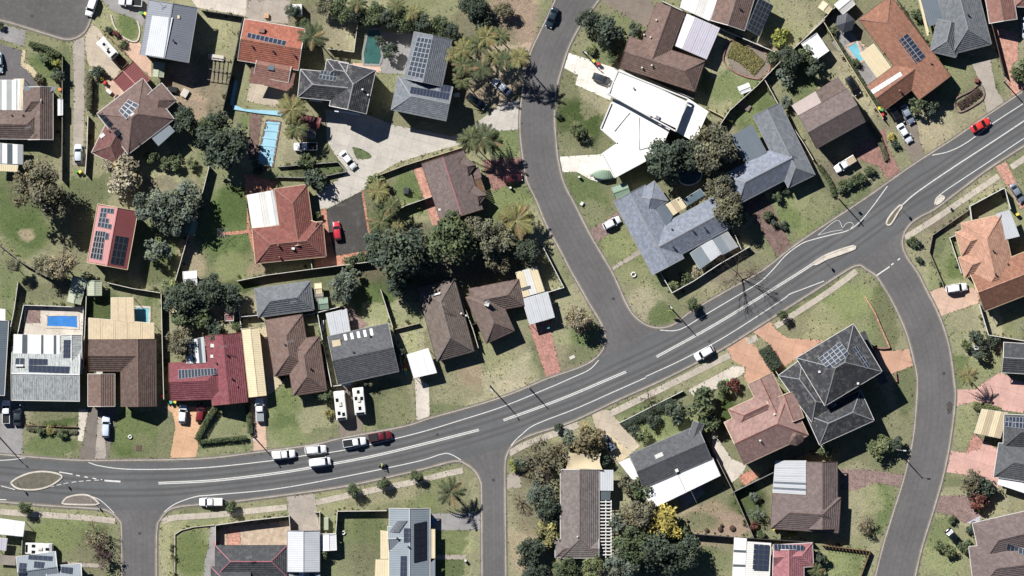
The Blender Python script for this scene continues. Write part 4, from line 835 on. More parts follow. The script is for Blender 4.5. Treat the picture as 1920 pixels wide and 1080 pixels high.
block(h, 1233, 220, .9, .7, .4, 'steel', 'air_conditioner', 25); block(h, 1221, 219, .4, .4, .3, 'trim_dark', 'vent'); vents(h, (1188,165), mat='steel')
for q in ([(1150,195),(1240,238),(1232,275),(1140,238)],[(1160,272),(1225,284),(1155,322),(1138,290)],[(1280,190),(1318,212),(1300,258),(1266,240)]):
    m = MB(); t = [P(*p)-h.o for p in q]
    for i in range(4): m.face([t[i], t[(i+1)%4], t[(i+1)%4]+Vector((0,0,3.8)), t[i]+Vector((0,0,3.8))])
    m.build('wall', 'wall_white', h.root)
h = house('grey_ell_house', 'mid grey L shaped tiled house with a brown driveway', 't_bluegrey', [(1437,205,1503,340,56,'gh',{'m':'t_blue2'}),(1369,356,1484,296,62,'hg')], z=2.7, p=23, cap='trim_grey', gut='trim_grey'); slab(h.root, h.o, [(1367,257),(1410,233),(1438,285),(1399,308)], [2.75,2.95,2.95,2.75], 'm_slate', 'patio_roof'); antenna(h, 1474, 279)
h = house('blue_grey_house', 'blue grey tiled courtyard house on the corner', 't_bluegrey', [(1180,362,1253,500,66,'gg'),(1236,462,1354,398,66,'gg'),(1200,386,1240,358,46,'hh',{'z':2.9})], z=2.7, p=18, cap='trim_grey', gut='trim_grey', wall='wall_white')
patio(h, [(1294,475),(1333,448),(1353,476),(1312,505)], ['m_bluegrey','m_light'], 2.5); patio(h, [(1334,447),(1364,434),(1384,463),(1354,478)], ['m_bluegrey','m_mid'], 2.45); patio(h, [(1248,384),(1275,369),(1287,388),(1262,404)], ['m_cream','m_tan','m_cream'], 2.9, posts=False); patio(h, [(1281,374),(1313,354),(1322,366),(1290,385)], ['glass_roof','glass_roof'], 2.8)
slab(h.root, h.o, [(1230,390),(1248,384),(1262,404),(1252,430)], [3.3,3.3,3.0,3.0], 'm_slate', 'lean_to_roof'); vents(h, (1260,430),(1298,432),(1321,428),(1262,463))
h = house('brown_split_house', 'two tone brown gable house with pinkish patio at upper right', 't_mauve', [(1514,248,1606,197,70,'gg')], z=5.0, p=20, cap='t_grey_brown', gut='trim_dark'); slab(h.root, h.o, [(1484,198),(1529,171),(1542,197),(1500,222)], [4.6,4.6,5.0,5.0], 'm_pinkwhite', 'patio_roof'); slab(h.root, h.o, [(1529,171),(1571,144),(1589,168),(1543,196)], [4.5,4.5,5.05,5.05], 't_brown2', 'patio_roof')
h = house('terracotta_house', 'terracotta tiled house with a blue solar array beside the aqua pool', 't_terra', [(1640,14,1753,165,74,'hg'),(1642,184,1722,124,56,'gg')], z=2.8, p=20, cap='t_brick', gut='trim_brown'); patio(h, [(1612,101),(1638,82),(1672,128),(1647,149)], ['m_cream']*4, 2.7)
solar(h, [(1683,76),(1701,62),(1736,106),(1716,120)], 2, 7, 'solar', 'frame', .12); solar(h, [(1632,169),(1688,134),(1692,142),(1637,177)], 8, 1, 'poly_light', 'm_mid'); vents(h, (1657,99),(1687,170),(1745,118), mat='t_brick')
h = house('grey_blue_hip_house', 'grey hip roofed house at the top right with a concrete driveway', 't_grey', [(1786,-50,1822,92,76,'gh'),(1768,102,1782,42,50,'hg',{'z':2.75})], z=2.8, p=22, cap='trim_grey', gut='trim_grey'); slab(h.root, h.o, [(1724,-8),(1776,-8),(1784,36),(1741,50)], [2.75,2.9,2.9,2.75], 'm_slate', 'patio_roof'); slab(h.root, h.o, [(1721,-4),(1726,-4),(1743,64),(1738,68)], 2.6, 'm_cream', 'awning'); vents(h, (1814,28),(1743,62))
h = house('rust_gable_house', 'rust brown gable roof at the top right corner', 't_brick', [(1870,-30,1881,40,52,'gg')], z=3.2, p=20, cap='t_brown')
h = house('rust_corner_house', 'sliver of brown tiled roof in the top right corner', 't_brick', [(1904,-10,1990,-6,44,'hh')], z=3.0, p=20)
h = house('orange_right_house', 'orange tiled house with several hips at the right edge', 't_peach', [(1840,410,1872,556,78,'hh',),(1797,458,1862,440,46,'hg'),(1803,502,1862,484,40,'hg'),(1832,548,1975,492,76,'gg',{'m':'t_terra'})], z=3.6, p=22, cap='t_peach', gut='trim_cream'); slab(h.root, h.o, [(1867,401),(1893,393),(1912,443),(1884,450)], [3.9,3.5,3.5,3.9], 'm_light', 'patio_roof'); vents(h, (1861,470),(1890,495),(1865,514))
h = house('dark_two_storey_house', 'dark charcoal two storey house with solar panels above a long shadow', 't_dark', [(1520,716,1627,652,104,'hh'),(1482,688,1545,775,56,'hh',{'z':5.2}),(1524,806,1626,760,62,'hh',{'z':4.8})], z=7.4, p=18, cap='trim_grey', gut='trim_white')
slab(h.root, h.o, [(1611,625),(1622,620),(1665,716),(1650,722)], [3.6,3.4,3.4,3.6], 't_charcoal', 'lower_roof')
solar(h, [(1534,672),(1575,640),(1592,664),(1552,694)], 5, 4, 'solar_grey', 'frame', .12); solar(h, [(1598,652),(1606,648),(1632,686),(1624,692)], 2, 4, 'solar', 'frame', .12); block(h, 1536, 697, .5, .5, .3, 'white', 'vent'); block(h, 1609, 719, .5, .5, .3, 'white', 'vent')
h = house('red_brown_house', 'red brown tiled house with an octagonal bay below the salmon driveway', 't_rose', [(1376,832,1497,776,88,'gh'),(1425,709,1468,800,50,'gg'),(1375,788,1440,758,44,'hg'),(1470,740,1488,790,40,'gg')], z=5.2, p=18, cap='t_red', gut='trim_cream'); vents(h, (1452,777),(1425,826), mat='white')
m = MB(); c = P(1490,817,5.25)-h.o
for k in range(8):
    a_, b_ = 2*PI*k/8+.2, 2*PI*(k+1)/8+.2; r = 2.3
    m.face([c+Vector((r*math.cos(a_), r*math.sin(a_), 0)), c+Vector((r*math.cos(b_), r*math.sin(b_), 0)), c+Vector((0, 0, 1.2))], 0, [(0,0),(1.8,0),(.9,2.2)])
m.build('bay_roof', 't_brown', h.root)
h = house('grey_white_house', 'grey gable house with broad white awning and dormer', 't_slate', [(1193,884,1321,829,68,'gg'),(1298,826,1310,792,20,'gg',{'z':3.6})], z=3.2, p=16, cap='t_slate', gut='trim_grey', wall='wall_white'); patio(h, [(1205,919),(1336,858),(1351,892),(1223,954)], ['m_white']*2, 3.0); block(h, 1236, 855, 1.9, 1.2, .2, 'm_pale', 'skylight', -24); block(h, 1269, 882, .7, .8, .2, 'white', 'skylight', -24)
slab(h.root, h.o, [(1160,867),(1180,858),(1208,914),(1203,922)], 2.5, 'm_white', 'side_awning')
h = house('brown_right_house', 'brown T shaped hip house with striped white patio', 't_mauve', [(1541,866,1541,992,58,'gg',),(1447,958,1574,966,66,'hh')], z=3.0, p=20, cap='t_pinkgrey', gut='trim_brown'); patio(h, [(1512,864),(1513,928),(1449,924),(1454,864)], ['m_light','m_light','m_light','m_slate','m_light','m_slate','m_light'], 2.9, [4,4,3,1,2,1,2]); antenna(h, 1537, 957)
h = house('pink_bottom_house', 'pink hip roofed house with white solar roof at the bottom edge', 't_pinktile', [(1450,1044,1524,1040,44,'gh'),(1478,1030,1478,1110,58,'gg')], z=2.8, p=20, cap='m_salmon'); slab(h.root, h.o, [(1401,1015),(1446,1018),(1443,1095),(1396,1095)], [3.2,3.4,3.4,3.2], 'm_pale', 'patio_roof', uvdir=1)
patio(h, [(1400,1010),(1396,1090),(1373,1090),(1377,1008)], ['m_white','poly_dark','m_white','poly_dark','m_white','poly_dark'], 2.9, [5,1,5,1,5,1], posts=False)
h.z = 3.5; solar(h, [(1414,1020),(1443,1022),(1440,1070),(1411,1068)], 3, 5, 'solar', 'frame_dark', .15); solar(h, [(1451,1020),(1508,1022),(1508,1033),(1452,1032)], 8, 1, 'solar', 'frame', .2)
h = house('brown_long_house', 'long brown gable house with slatted pergola at the bottom', 't_grey_brown', [(1087,880,1087,1046,72,'gh',),(1041,1028,1123,1028,34,'hg')], z=2.8, p=17, cap='t_pinkgrey'); slab(h.root, h.o, [(1109,881),(1150,881),(1150,920),(1109,920)], [2.75,2.6,2.6,2.75], 'm_light', 'patio_roof'); slab(h.root, h.o, [(1122,921),(1145,921),(1144,938),(1122,938)], 2.5, 'poly_dark', 'lower_roof'); vents(h, (1083,1006), mat='offwhite')
for k in range(17): slab(h.root, h.o, [(1121,940+k*6.2),(1147,940+k*6.2),(1147,942+k*6.2),(1121,942+k*6.2)], 2.6, 'trim_white', 'pergola_slat', .12)
for xx in (1123,1135,1145): slab(h.root, h.o, [(xx,938),(xx+1.6,938),(xx+1.6,1046),(xx,1046)], 2.48, 'trim_white', 'pergola_beam', .12)
h = house('bluegrey_metal_house', 'pale blue grey metal roofed house with dark solar strips at the bottom', 'm_bluegrey', [(768,953,768,1110,76,'gg'),(728,1010,770,1008,44,'gg',{'z':2.9})], z=2.8, p=17, gut='trim_white', cap='m_light', wall='wall_white')
solar(h, [(776,982),(800,977),(800,1050),(776,1055)], 2, 5, 'solar_black', 'solar_black', .12); solar(h, [(757,990),(769,990),(769,1017),(757,1017)], 2, 3, 'solar', 'frame_dark'); solar(h, [(751,1042),(763,1042),(763,1082),(750,1082)], 2, 4, 'solar', 'frame_dark'); solar(h, [(745,976),(764,975),(748,998),(728,999)], 6, 1, 'solar_grey', 'frame', .25)
slab(h.root, h.o, [(713,994),(742,998),(743,1048),(713,1048)], 2.7, 'm_cream', 'awning'); slab(h.root, h.o, [(704,1049),(744,1049),(744,1095),(702,1095)], 2.6, 'm_cream', 'awning'); slab(h.root, h.o, [(802,992),(816,992),(816,1047),(802,1047)], 2.6, 'm_cream', 'awning'); slab(h.root, h.o, [(778,1078),(816,1048),(816,1095),(778,1095)], [2.9,2.6,2.6,2.9], 'm_bluegrey', 'lower_roof'); vents(h, (745,1009),(766,1025))
h = house('dark_pink_ridge_house', 'dark charcoal hip house with pink ridge lines at the bottom', 't_charcoal', [(404,1052,538,1052,58,'hh'),(396,1085,470,1085,44,'hg')], z=2.7, p=19, cap='cap_pink', gut='trim_dark'); antenna(h, 467, 1045)
house('white_grey_garage', 'two tone white and grey gable garage at the bottom', 'm_light', [(569,995,569,1072,60,'gg')], z=2.8, p=14, gut='trim_grey', cat='garage', win=False); patio(None, [(541,1073),(600,1073),(600,1100),(541,1100)], ['m_mid','poly_dark','m_white','m_mid','poly_dark','m_mid'], 2.3, own=('striped_lean_to', 'striped grey lean-to below the white and grey garage', 'lean-to'))
h = house('green_grey_panel_house', 'grey green metal roofed house with many panels at the lower left', 'm_bluegrey', [(34,1072,108,1062,56,'gg'),(88,1085,154,1080,46,'gg')], z=2.8, p=16, gut='trim_white', wall='wall_white'); solar(h, [(53,1040),(99,1043),(98,1052),(52,1049)], 5, 1, 'solar', 'frame_dark'); solar(h, [(64,1052),(84,1054),(82,1066),(63,1064)], 3, 1, 'solar', 'frame_dark'); solar(h, [(108,1062),(136,1064),(135,1076),(107,1072)], 4, 1, 'solar', 'frame_dark',.2); solar(h, [(36,1055),(50,1056),(49,1085),(34,1085)], 2, 3, 'solar', 'frame_dark')
patio(None, [(-8,971),(47,979),(43,1006),(-8,1001)], ['m_white','m_white','m_white'], 2.6, own=('white_shed_roof', 'white shed roof at the lower left edge', 'shed')); patio(None, [(-6,1008),(14,1010),(11,1033),(-6,1030)], ['m_lilac','m_lilac'], 2.0, own=('lilac_tarp_roof', 'small lilac sheet roof at the lower left edge', 'shelter'))
h = house('slate_right_house', 'dark slate roof cut by the right edge above the pink driveway', 't_charcoal', [(1880,670,1980,676,56,'gg',)], z=2.8, p=18, cap='trim_grey')
h = house('cream_carport_house', 'olive grey hip house beside a cream carport at the right edge', 't_slate', [(1882,808,1985,812,62,'hh',{'m':'t_charcoal'}),(1868,862,1985,880,64,'hh')], z=2.8, p=20, cap='t_slate'); patio(h, [(1841,767),(1890,774),(1876,822),(1827,812)], ['m_cream','m_tan','m_cream','m_tan'], 2.7); solar(h, [(1886,781),(1925,782),(1923,804),(1884,800)], 6, 2, 'solar', 'frame'); slab(h.root, h.o, [(1874,890),(1925,908),(1925,926),(1870,908)], 2.5, 'm_white', 'awning')
h = house('brown_corner_house', 'brown tiled house in the lower right corner beside a blue tarpaulin', 't_mauve', [(1832,1020,1985,985,80,'hg'),(1822,1070,1985,1050,90,'hg')], z=2.9, p=20, cap='t_mauve'); solar(h, [(1888,1018),(1925,1030),(1924,1042),(1886,1030)], 5, 1, 'solar_grey', 'frame', .2)
h = house('left_edge_house', 'grey roof sliver at the left edge beside the stained roof house', 'm_slate', [(-14,600,-22,740,60,'gg')], z=4.0, p=14); patio(h, [(-12,578),(10,580),(10,611),(-12,610)], ['m_white','m_white'], 3.0)
house('red_garage', 'dark red gable garage behind the caravan', 'm_red', [(231,133,263,167,50,'gg')], z=3.0, p=12, gut='trim_red', cap='m_salmon', cat='garage', win=False)
# ------------------------------------------------------------------ sheds
def shed(label, x1, y1, x2, y2, wd, mat, z=2.0, name='garden_shed', p=12):
    return house(name, label, mat, [(x1, y1, x2, y2, wd, 'gg')], z=z, p=p, gut=mat, wall='wall_grey', cat='shed', win=False)
shed('small pale green shed below the grey metal house', 299,117,296,144,20,'m_sage'); shed('green garden shed against the diagonal fence', 361,413,355,439,20,'m_green'); shed('small white shed at the end of the diagonal fence', 344,523,369,521,26,'m_white',2.1)
shed('grey green shed by the blue pool fence', 150,520,138,568,26,'m_sage',2.2); shed('pale green shed beside the cream patio yard', 177,526,177,554,26,'m_sage',2.0); shed('white open shed at top right', 1517,72,1540,105,34,'m_white',2.2); shed('cream garden shed near top right corner', 1543,20,1552,8,22,'m_cream',2.0)
shed('pale shed roof beside the dark gazebo', 1572,18,1596,-2,24,'m_pale',2.2); shed('white shed in the triangular back garden', 1386,170,1406,162,14,'m_white',1.9); shed('dark green shed between white and blue grey houses', 1150,362,1178,352,22,'m_green',2.0); shed('white garden shed beside striped lean-to', 616,1002,617,1032,27,'m_white',2.0)
shed('yellow shed right of grey hip roof', 590,541,603,540,18,'m_cream',1.9); shed('mint green shed under the yellow shed', 597,570,615,568,20,'m_green',1.9); shed('grey flat shed between yellow and mint sheds', 591,556,606,555,16,'timber_grey',1.8)
shed('white narrow shed beside the brown house lane fence', 113,186,113,216,8,'m_white',2.0)
shed('reddish brown skillion shed above the white truck', 562,224,600,232,20,'m_red',2.2); shed('grey weathered shed roof left of the shared driveway', 553,240,592,250,22,'timber_grey',2.0)

# ================================================================== POOLS
def pool(label, pts, wmat, rim='conc_pale', rw=.5, z=.06, name='swimming_pool', hgt=None):
    c = P(sum(p[0] for p in pts)/len(pts), sum(p[1] for p in pts)/len(pts)); r = tag(empty(name, c), label, 'pool')
    q = [p-c for p in px(pts)]; loop = q+[q[0]]
    L = []
    for a, b in zip(loop, loop[1:]): L += [a.lerp(b, k/3) for k in range(3)]
    L.append(L[0])
    o = strip('coping', L, rw, 0, (hgt or z)+.06, rim, None); o.parent = r
    for k in ('label', 'category', 'kind'):
        if k in o: del o[k]
    m = MB(); m.poly(q, (hgt or z)-.02); m.build('water', wmat, r); return r
def oval(x, y, rx, ry, rot=0, n=24):
    a = math.radians(rot); return [(x+rx*math.cos(t)*math.cos(a)-ry*math.sin(t)*math.sin(a), y+rx*math.cos(t)*math.sin(a)+ry*math.sin(t)*math.cos(a)) for t in (2*PI*k/n for k in range(n))]
pool('rectangular bright blue swimming pool with pale surround', [(87,591),(110,590),(146,591),(147,616),(120,614),(87,613)], 'water_blue')
pool('small aqua plunge pool right of the timber patio roof', [(252,575),(281,576),(280,607),(252,607)], 'water_aqua')
pool('aqua pool beside the cream patio and dark gazebo', [(1586,88),(1606,76),(1621,112),(1610,119)], 'water_aqua', 'salmon_pale')
pool('murky green kidney pool beside grey paving', [(690,55),(712,54),(718,70),(713,85),(717,105),(712,122),(682,121),(680,100),(686,75)], 'water_green', 'conc_grey')
pool('round above ground pool with white rim between dark trees', oval(1293,329,23,18,-12), 'water_dark', 'white', .25, name='above_ground_pool', hgt=1.1)
pr = pool('pool under a long wrinkled light blue cover', [(500,225),(526,228),(511,313),(480,308)], 'cover_blue', 'brick_brown', .4)
for k in range(6):
    m = MB(); t = k/5; m.bar(P(499-t*17,230+t*70)-pr.location, P(525-t*12,232+t*72)-pr.location, .35, .08, 0, .05); m.build('cover_fold', 'cover_blue', pr)
for nm, lb, q in (('blue_tarpaulin','blue tarpaulin strip below the orange roofed house',[(437,196),(460,205),(525,208),(535,218),(480,212),(436,205)]),('blue_tarpaulin','narrow blue tarpaulin against the shaded fence',[(440,150),(446,152),(437,200),(431,196)])):
    m = MB(); m.poly(px(q), .3, 0, .28); tag(m.build(nm, 'cover_blue'), lb, 'tarpaulin')
# ================================================================== FENCES
_fp = {}
def fence(label, pts, mat='timber_grey', h=1.75, pan=2.4, th=.07, name='fence', cat='fence', cap=None):
    pts = px(pts); r = tag(empty(name, pts[0]), label, cat); o0 = pts[0]
    pm = MB(); pm.box((0, 0, 0), .12, .12, h+.06); post = pm.mesh('post', mat if cap is None else cap)
    tp = None
    for a, b in zip(pts, pts[1:]):
        d = b-a; n = max(1, round(d.length/pan)); an = math.atan2(d.y, d.x); k = round(d.length/n, 2)
        key = (mat, h, k, th)
        if key not in _fp:
            m = MB(); m.box((k/2, 0, .05), k-.04, th, h-.1); m.box((k/2, 0, h-.04), k-.02, th+.07, .07); _fp[key] = m.mesh('panel', mat)
        for i in range(n):
            o = link('panel', _fp[key], r); o.location = a+d*(i/n)-o0; o.rotation_euler = (0, 0, an)
            q = link('post', post, r); q.location = a+d*(i/n)-o0; q.rotation_euler = (0, 0, an)
    q = link('post', post, r); q.location = pts[-1]-o0
    return r
FN = [
 ('low white wall around the blue pool terrace', [(33,630),(45,572),(157,576),(155,628)], 'trim_white', 1.1), ('cream wall running right from the white house', [(1328,205),(1350,216),(1368,226)], 'trim_cream', 1.0), ('grey wall between rusty brown and white houses', [(1166,126),(1240,160),(1300,186)], 'conc_grey', 1.4),
 ('dark red fence beside the caravan driveway', [(193,57),(249,114)], 'm_red', 1.8), ('grey fence along the left side of the access lane', [(118,108),(118,225),(117,338)], 'timber_grey', 1.8), ('thin white fence along the right side of the access lane', [(166,218),(164,280),(161,326)], 'trim_white', 1.6),
 ('tall dark fence left of the orange tiled house', [(456,36),(433,145),(419,207)], 'trim_dark', 2.4), ('grey fence along the back lawn behind the orange house', [(378,20),(455,32)], 'trim_dark', 1.6), ('pale fence round the dry lawn left of green pool', [(673,28),(664,98),(615,92)], 'offwhite', 1.8),
 ('low retaining wall below the white parked truck', [(521,313),(634,304),(650,322),(593,334),(518,332)], 'conc_grey', .9), ('long pale fence south of the red hip house', [(445,527),(500,516),(582,505),(694,491)], 'offwhite', 1.8), ('cross fence below the red hip house corner', [(582,482),(586,505)], 'offwhite', 1.6),
 ('diagonal fence between the back gardens left of the red hip house', [(393,312),(382,356),(354,441),(328,532)], 'offwhite', 1.9), ('low brick wall along the shared concrete driveway', [(699,333),(760,310),(866,277)], 'wall_cream', 1.2), ('pale fence left of the dormer house', [(740,397),(760,386),(809,369)], 'offwhite', 1.9),
 ('back fence of the left gardens', [(-8,452),(41,491),(98,524),(160,532)], 'timber_grey', 1.6), ('back fence behind the small sheds', [(202,530),(250,541),(301,549)], 'offwhite', 1.6), ('fence left of the blue pool', [(35,530),(28,580),(16,640),(-2,745)], 'offwhite', 2.0), ('fence between the blue pool and the timber patio', [(163,556),(160,620),(157,690)], 'offwhite', 1.7),
 ('fence right of the U shaped brown house', [(303,551),(306,675),(308,748)], 'offwhite', 1.8), ('short fence stub above cream carport', [(449,582),(453,618)], 'trim_white', 1.6), ('white cross fence above cream carport', [(450,594),(484,591)], 'trim_white', 1.6), ('fence between zigzag brown and slate houses', [(595,584),(608,652),(622,724)], 'trim_white', 1.7),
 ('white fence joining grey hip house and mint shed', [(569,592),(595,586),(642,574)], 'trim_white', 1.7), ('fence right of the slate gable house', [(714,543),(738,618),(756,696)], 'offwhite', 1.7), ('white front fence under slate house eave', [(622,724),(640,722)], 'trim_white', 1.2), ('curved garden wall right of slate house', [(738,618),(762,612),(786,606)], 'wall_cream', 1.0),
 ('fence between dark brown and L shaped brown houses', [(856,535),(887,618),(897,652)], 'offwhite', 1.7), ('short gate fence between two brown houses', [(882,609),(900,605)], 'trim_dark', 1.7), ('white fence along the side street near the cream patio', [(1019,465),(1038,502),(1057,539),(1027,548)], 'trim_white', 1.8),
 ('white fence behind the lilac patio running to the corner', [(1241,3),(1347,53),(1410,80),(1471,106)], 'trim_white', 1.8), ('tall fence curving down to the white house', [(1545,38),(1471,107),(1420,160),(1368,207),(1342,246)], 'offwhite', 2.0), ('fence left of the two tone brown house', [(1432,148),(1459,197),(1508,272),(1524,300)], 'offwhite', 1.7),
 ('cream fence between the aqua pool and two tone house', [(1542,39),(1600,135),(1655,223)], 'trim_cream', 1.8), ('pale fence above the cream garden shed', [(1518,62),(1569,10),(1582,-6)], 'offwhite', 1.7), ('fence right of the terracotta house', [(1677,-6),(1745,96),(1774,144)], 'trim_brown', 1.6), ('fence left of the salmon driveway at top right', [(1843,-6),(1862,60),(1882,140)], 'trim_brown', 1.7),
 ('dark low wall in front of the orange right house', [(1769,537),(1742,473),(1748,441),(1817,393)], 'timber_grey', .9), ('tall white courtyard wall above the orange right house', [(1825,445),(1817,387),(1875,356),(1882,353),(1893,392)], 'trim_white', 2.4), ('white wall left of the orange right house', [(1802,512),(1780,446),(1800,438)], 'trim_white', 1.0),
 ('white fence below the orange right house', [(1835,571),(1852,628),(1925,640)], 'trim_white', 1.8), ('long pale front fence of the blue grey house', [(1404,463),(1347,496),(1300,527),(1260,549),(1238,512)], 'trim_white', 1.6), ('fence between blue grey house and brown driveway', [(1371,426),(1389,467)], 'offwhite', 1.8), ('white front wall of the grey and white house garden', [(1161,793),(1220,763),(1280,733)], 'trim_white', 1.0),
 ('fence between grey white house and red brown house', [(1321,815),(1377,927),(1412,1007)], 'timber_grey', 1.8), ('low back fence below the bare dirt garden', [(1290,1000),(1378,1007),(1412,1009),(1524,1016)], 'trim_dark', 1.8), ('fence right of the orange tiled terrace', [(1373,923),(1450,885),(1513,850),(1545,846)], 'wall_grey', 1.8), ('fence between red brown and dark two storey houses', [(1454,696),(1490,752),(1524,812),(1545,846)], 'offwhite', 1.8),
 ('tall pale wall round the bare courtyard at the bottom', [(405,1024),(405,984),(470,975),(543,967),(545,995)], 'offwhite', 2.2), ('fence round the square back lawn at the bottom', [(600,1000),(630,1000),(633,958),(725,957)], 'offwhite', 1.8), ('short white fence beside crossover', [(590,960),(600,960),(600,998)], 'offwhite', 1.2), ('low stone edging round the dark green lawn', [(328,1085),(328,1002),(340,994),(363,988),(402,984)], 'conc_pale', .35),
 ('thin fence at the lower left beside the caravan', [(43,1006),(41,1045)], 'steel', 1.5), ('low brick wall in the front garden of stained roof house', [(47,797),(147,801)], 'wall_brick', .5), ('low white wall stub by the caravan terrace', [(168,132),(186,132)], 'trim_white', 1.2), ('fence right of the dark grey driveway house', [(1346,250),(1355,275)], 'timber_grey', 1.7),
 ('timber rail fence around the lawn at lower right', [(1541,1022),(1631,1033),(1612,1085)], 'timber', 1.1), ('short timber screen behind clothesline lawn', [(1425,215),(1440,232)], 'timber', 1.3),
]
for lb, pts, m, hh in FN: fence(lb, pts, m, hh)
# brick garden wall of blocks on the grassy corner
def blockwall(label, pts, mat='brick_salmon', bl=.75, h=.55):
    L = resample(pl(pts, .3), max(2, int(sum((b-a).length for a, b in zip(px(pts), px(pts)[1:]))/bl))+1); r = tag(empty('garden_wall', L[0]), label, 'wall')
    for a, b in zip(L, L[1:]):
        d = (b-a); m = MB(); m.bar(a+d*.02-L[0], b-d*.02-L[0], .3, h+random.uniform(-.03, .03)); m.build('block', mat, r)
blockwall('salmon block garden wall on the grassy corner', [(1622,557),(1640,587),(1652,615),(1668,652)]); blockwall('curved brick wall beside the dark two storey house', [(1598,606),(1612,628),(1630,645),(1650,653),(1668,652)], 'brick_red')
blockwall('small stone wall below the salmon driveway', [(1679,698),(1681,716)], 'brick_red'); blockwall('stone edging around the ringed lawn', [(208,28),(215,50),(232,70),(255,78),(262,60),(258,40)], 'conc_pale', .6, .25)
blockwall('brick border of the yellow flower bed', [(1362,82),(1372,74),(1400,84),(1432,96),(1444,120),(1432,146),(1400,144),(1370,130),(1356,112),(1362,82)], 'brick_red', .7, .3)
blockwall('brick border round the front garden bed at upper right', [(1790,200),(1792,185),(1820,170),(1838,157),(1845,180),(1830,195),(1800,210),(1790,200)], 'brick_mauve', .7, .3)
# ================================================================== VEHICLES
def loft(mb, secs, mi=0):
    rings = []
    for x, hw, zb, zt, cr in secs:
        half = [(hw*.9, zb), (hw, zb+(zt-zb)*.25), (hw, zb+(zt-zb)*.6), (hw*.97, zt-.10*cr), (hw*.86, zt-.02*cr), (hw*.5, zt+.02), (0, zt+.03)]
        rings.append([Vector((x, y, z)) for y, z in half]+[Vector((x, -y, z)) for y, z in half[-2::-1]])
    n = len(rings[0])
    for a, b in zip(rings, rings[1:]):
        for k in range(n-1): mb.face([a[k], a[k+1], b[k+1], b[k]], mi)
        mb.face([a[-1], a[0], b[0], b[-1]], mi)
    mb.face(rings[0], mi); mb.face(rings[-1][::-1], mi)
CT = { # L, hw, belt z, roof z, glass base x0..x1, roof x0..x1 (front is +x)
 'sedan': (4.75, .91, .93, 1.43, -1.75, 1.15, -1.0, .35), 'hatch': (4.25, .88, .95, 1.47, -1.95, 1.05, -1.55, .35), 'wagon': (4.9, .92, 1.0, 1.58, -2.3, 1.15, -1.95, .5),
 'suv': (4.7, .94, 1.08, 1.7, -2.15, 1.15, -1.75, .5), 'ute': (5.3, .94, 1.1, 1.75, -.55, 1.35, -.35, .75), 'van': (4.9, .95, 1.1, 1.95, -2.4, 1.75, -2.3, 1.15)}
def glasspane(name, q, root, mat='glass'):
    m = MB(); c = sum((Vector(p) for p in q), Vector())/len(q); m.face(q); 
    nrm = (Vector(q[1])-Vector(q[0])).cross(Vector(q[2])-Vector(q[0])).normalized()*.03
    if nrm.dot(c-Vector((0, 0, .8))) > 0: nrm = -nrm
    m.face([Vector(p)+nrm for p in q][::-1]); return m.build(name, mat, root)
PROTO = {}
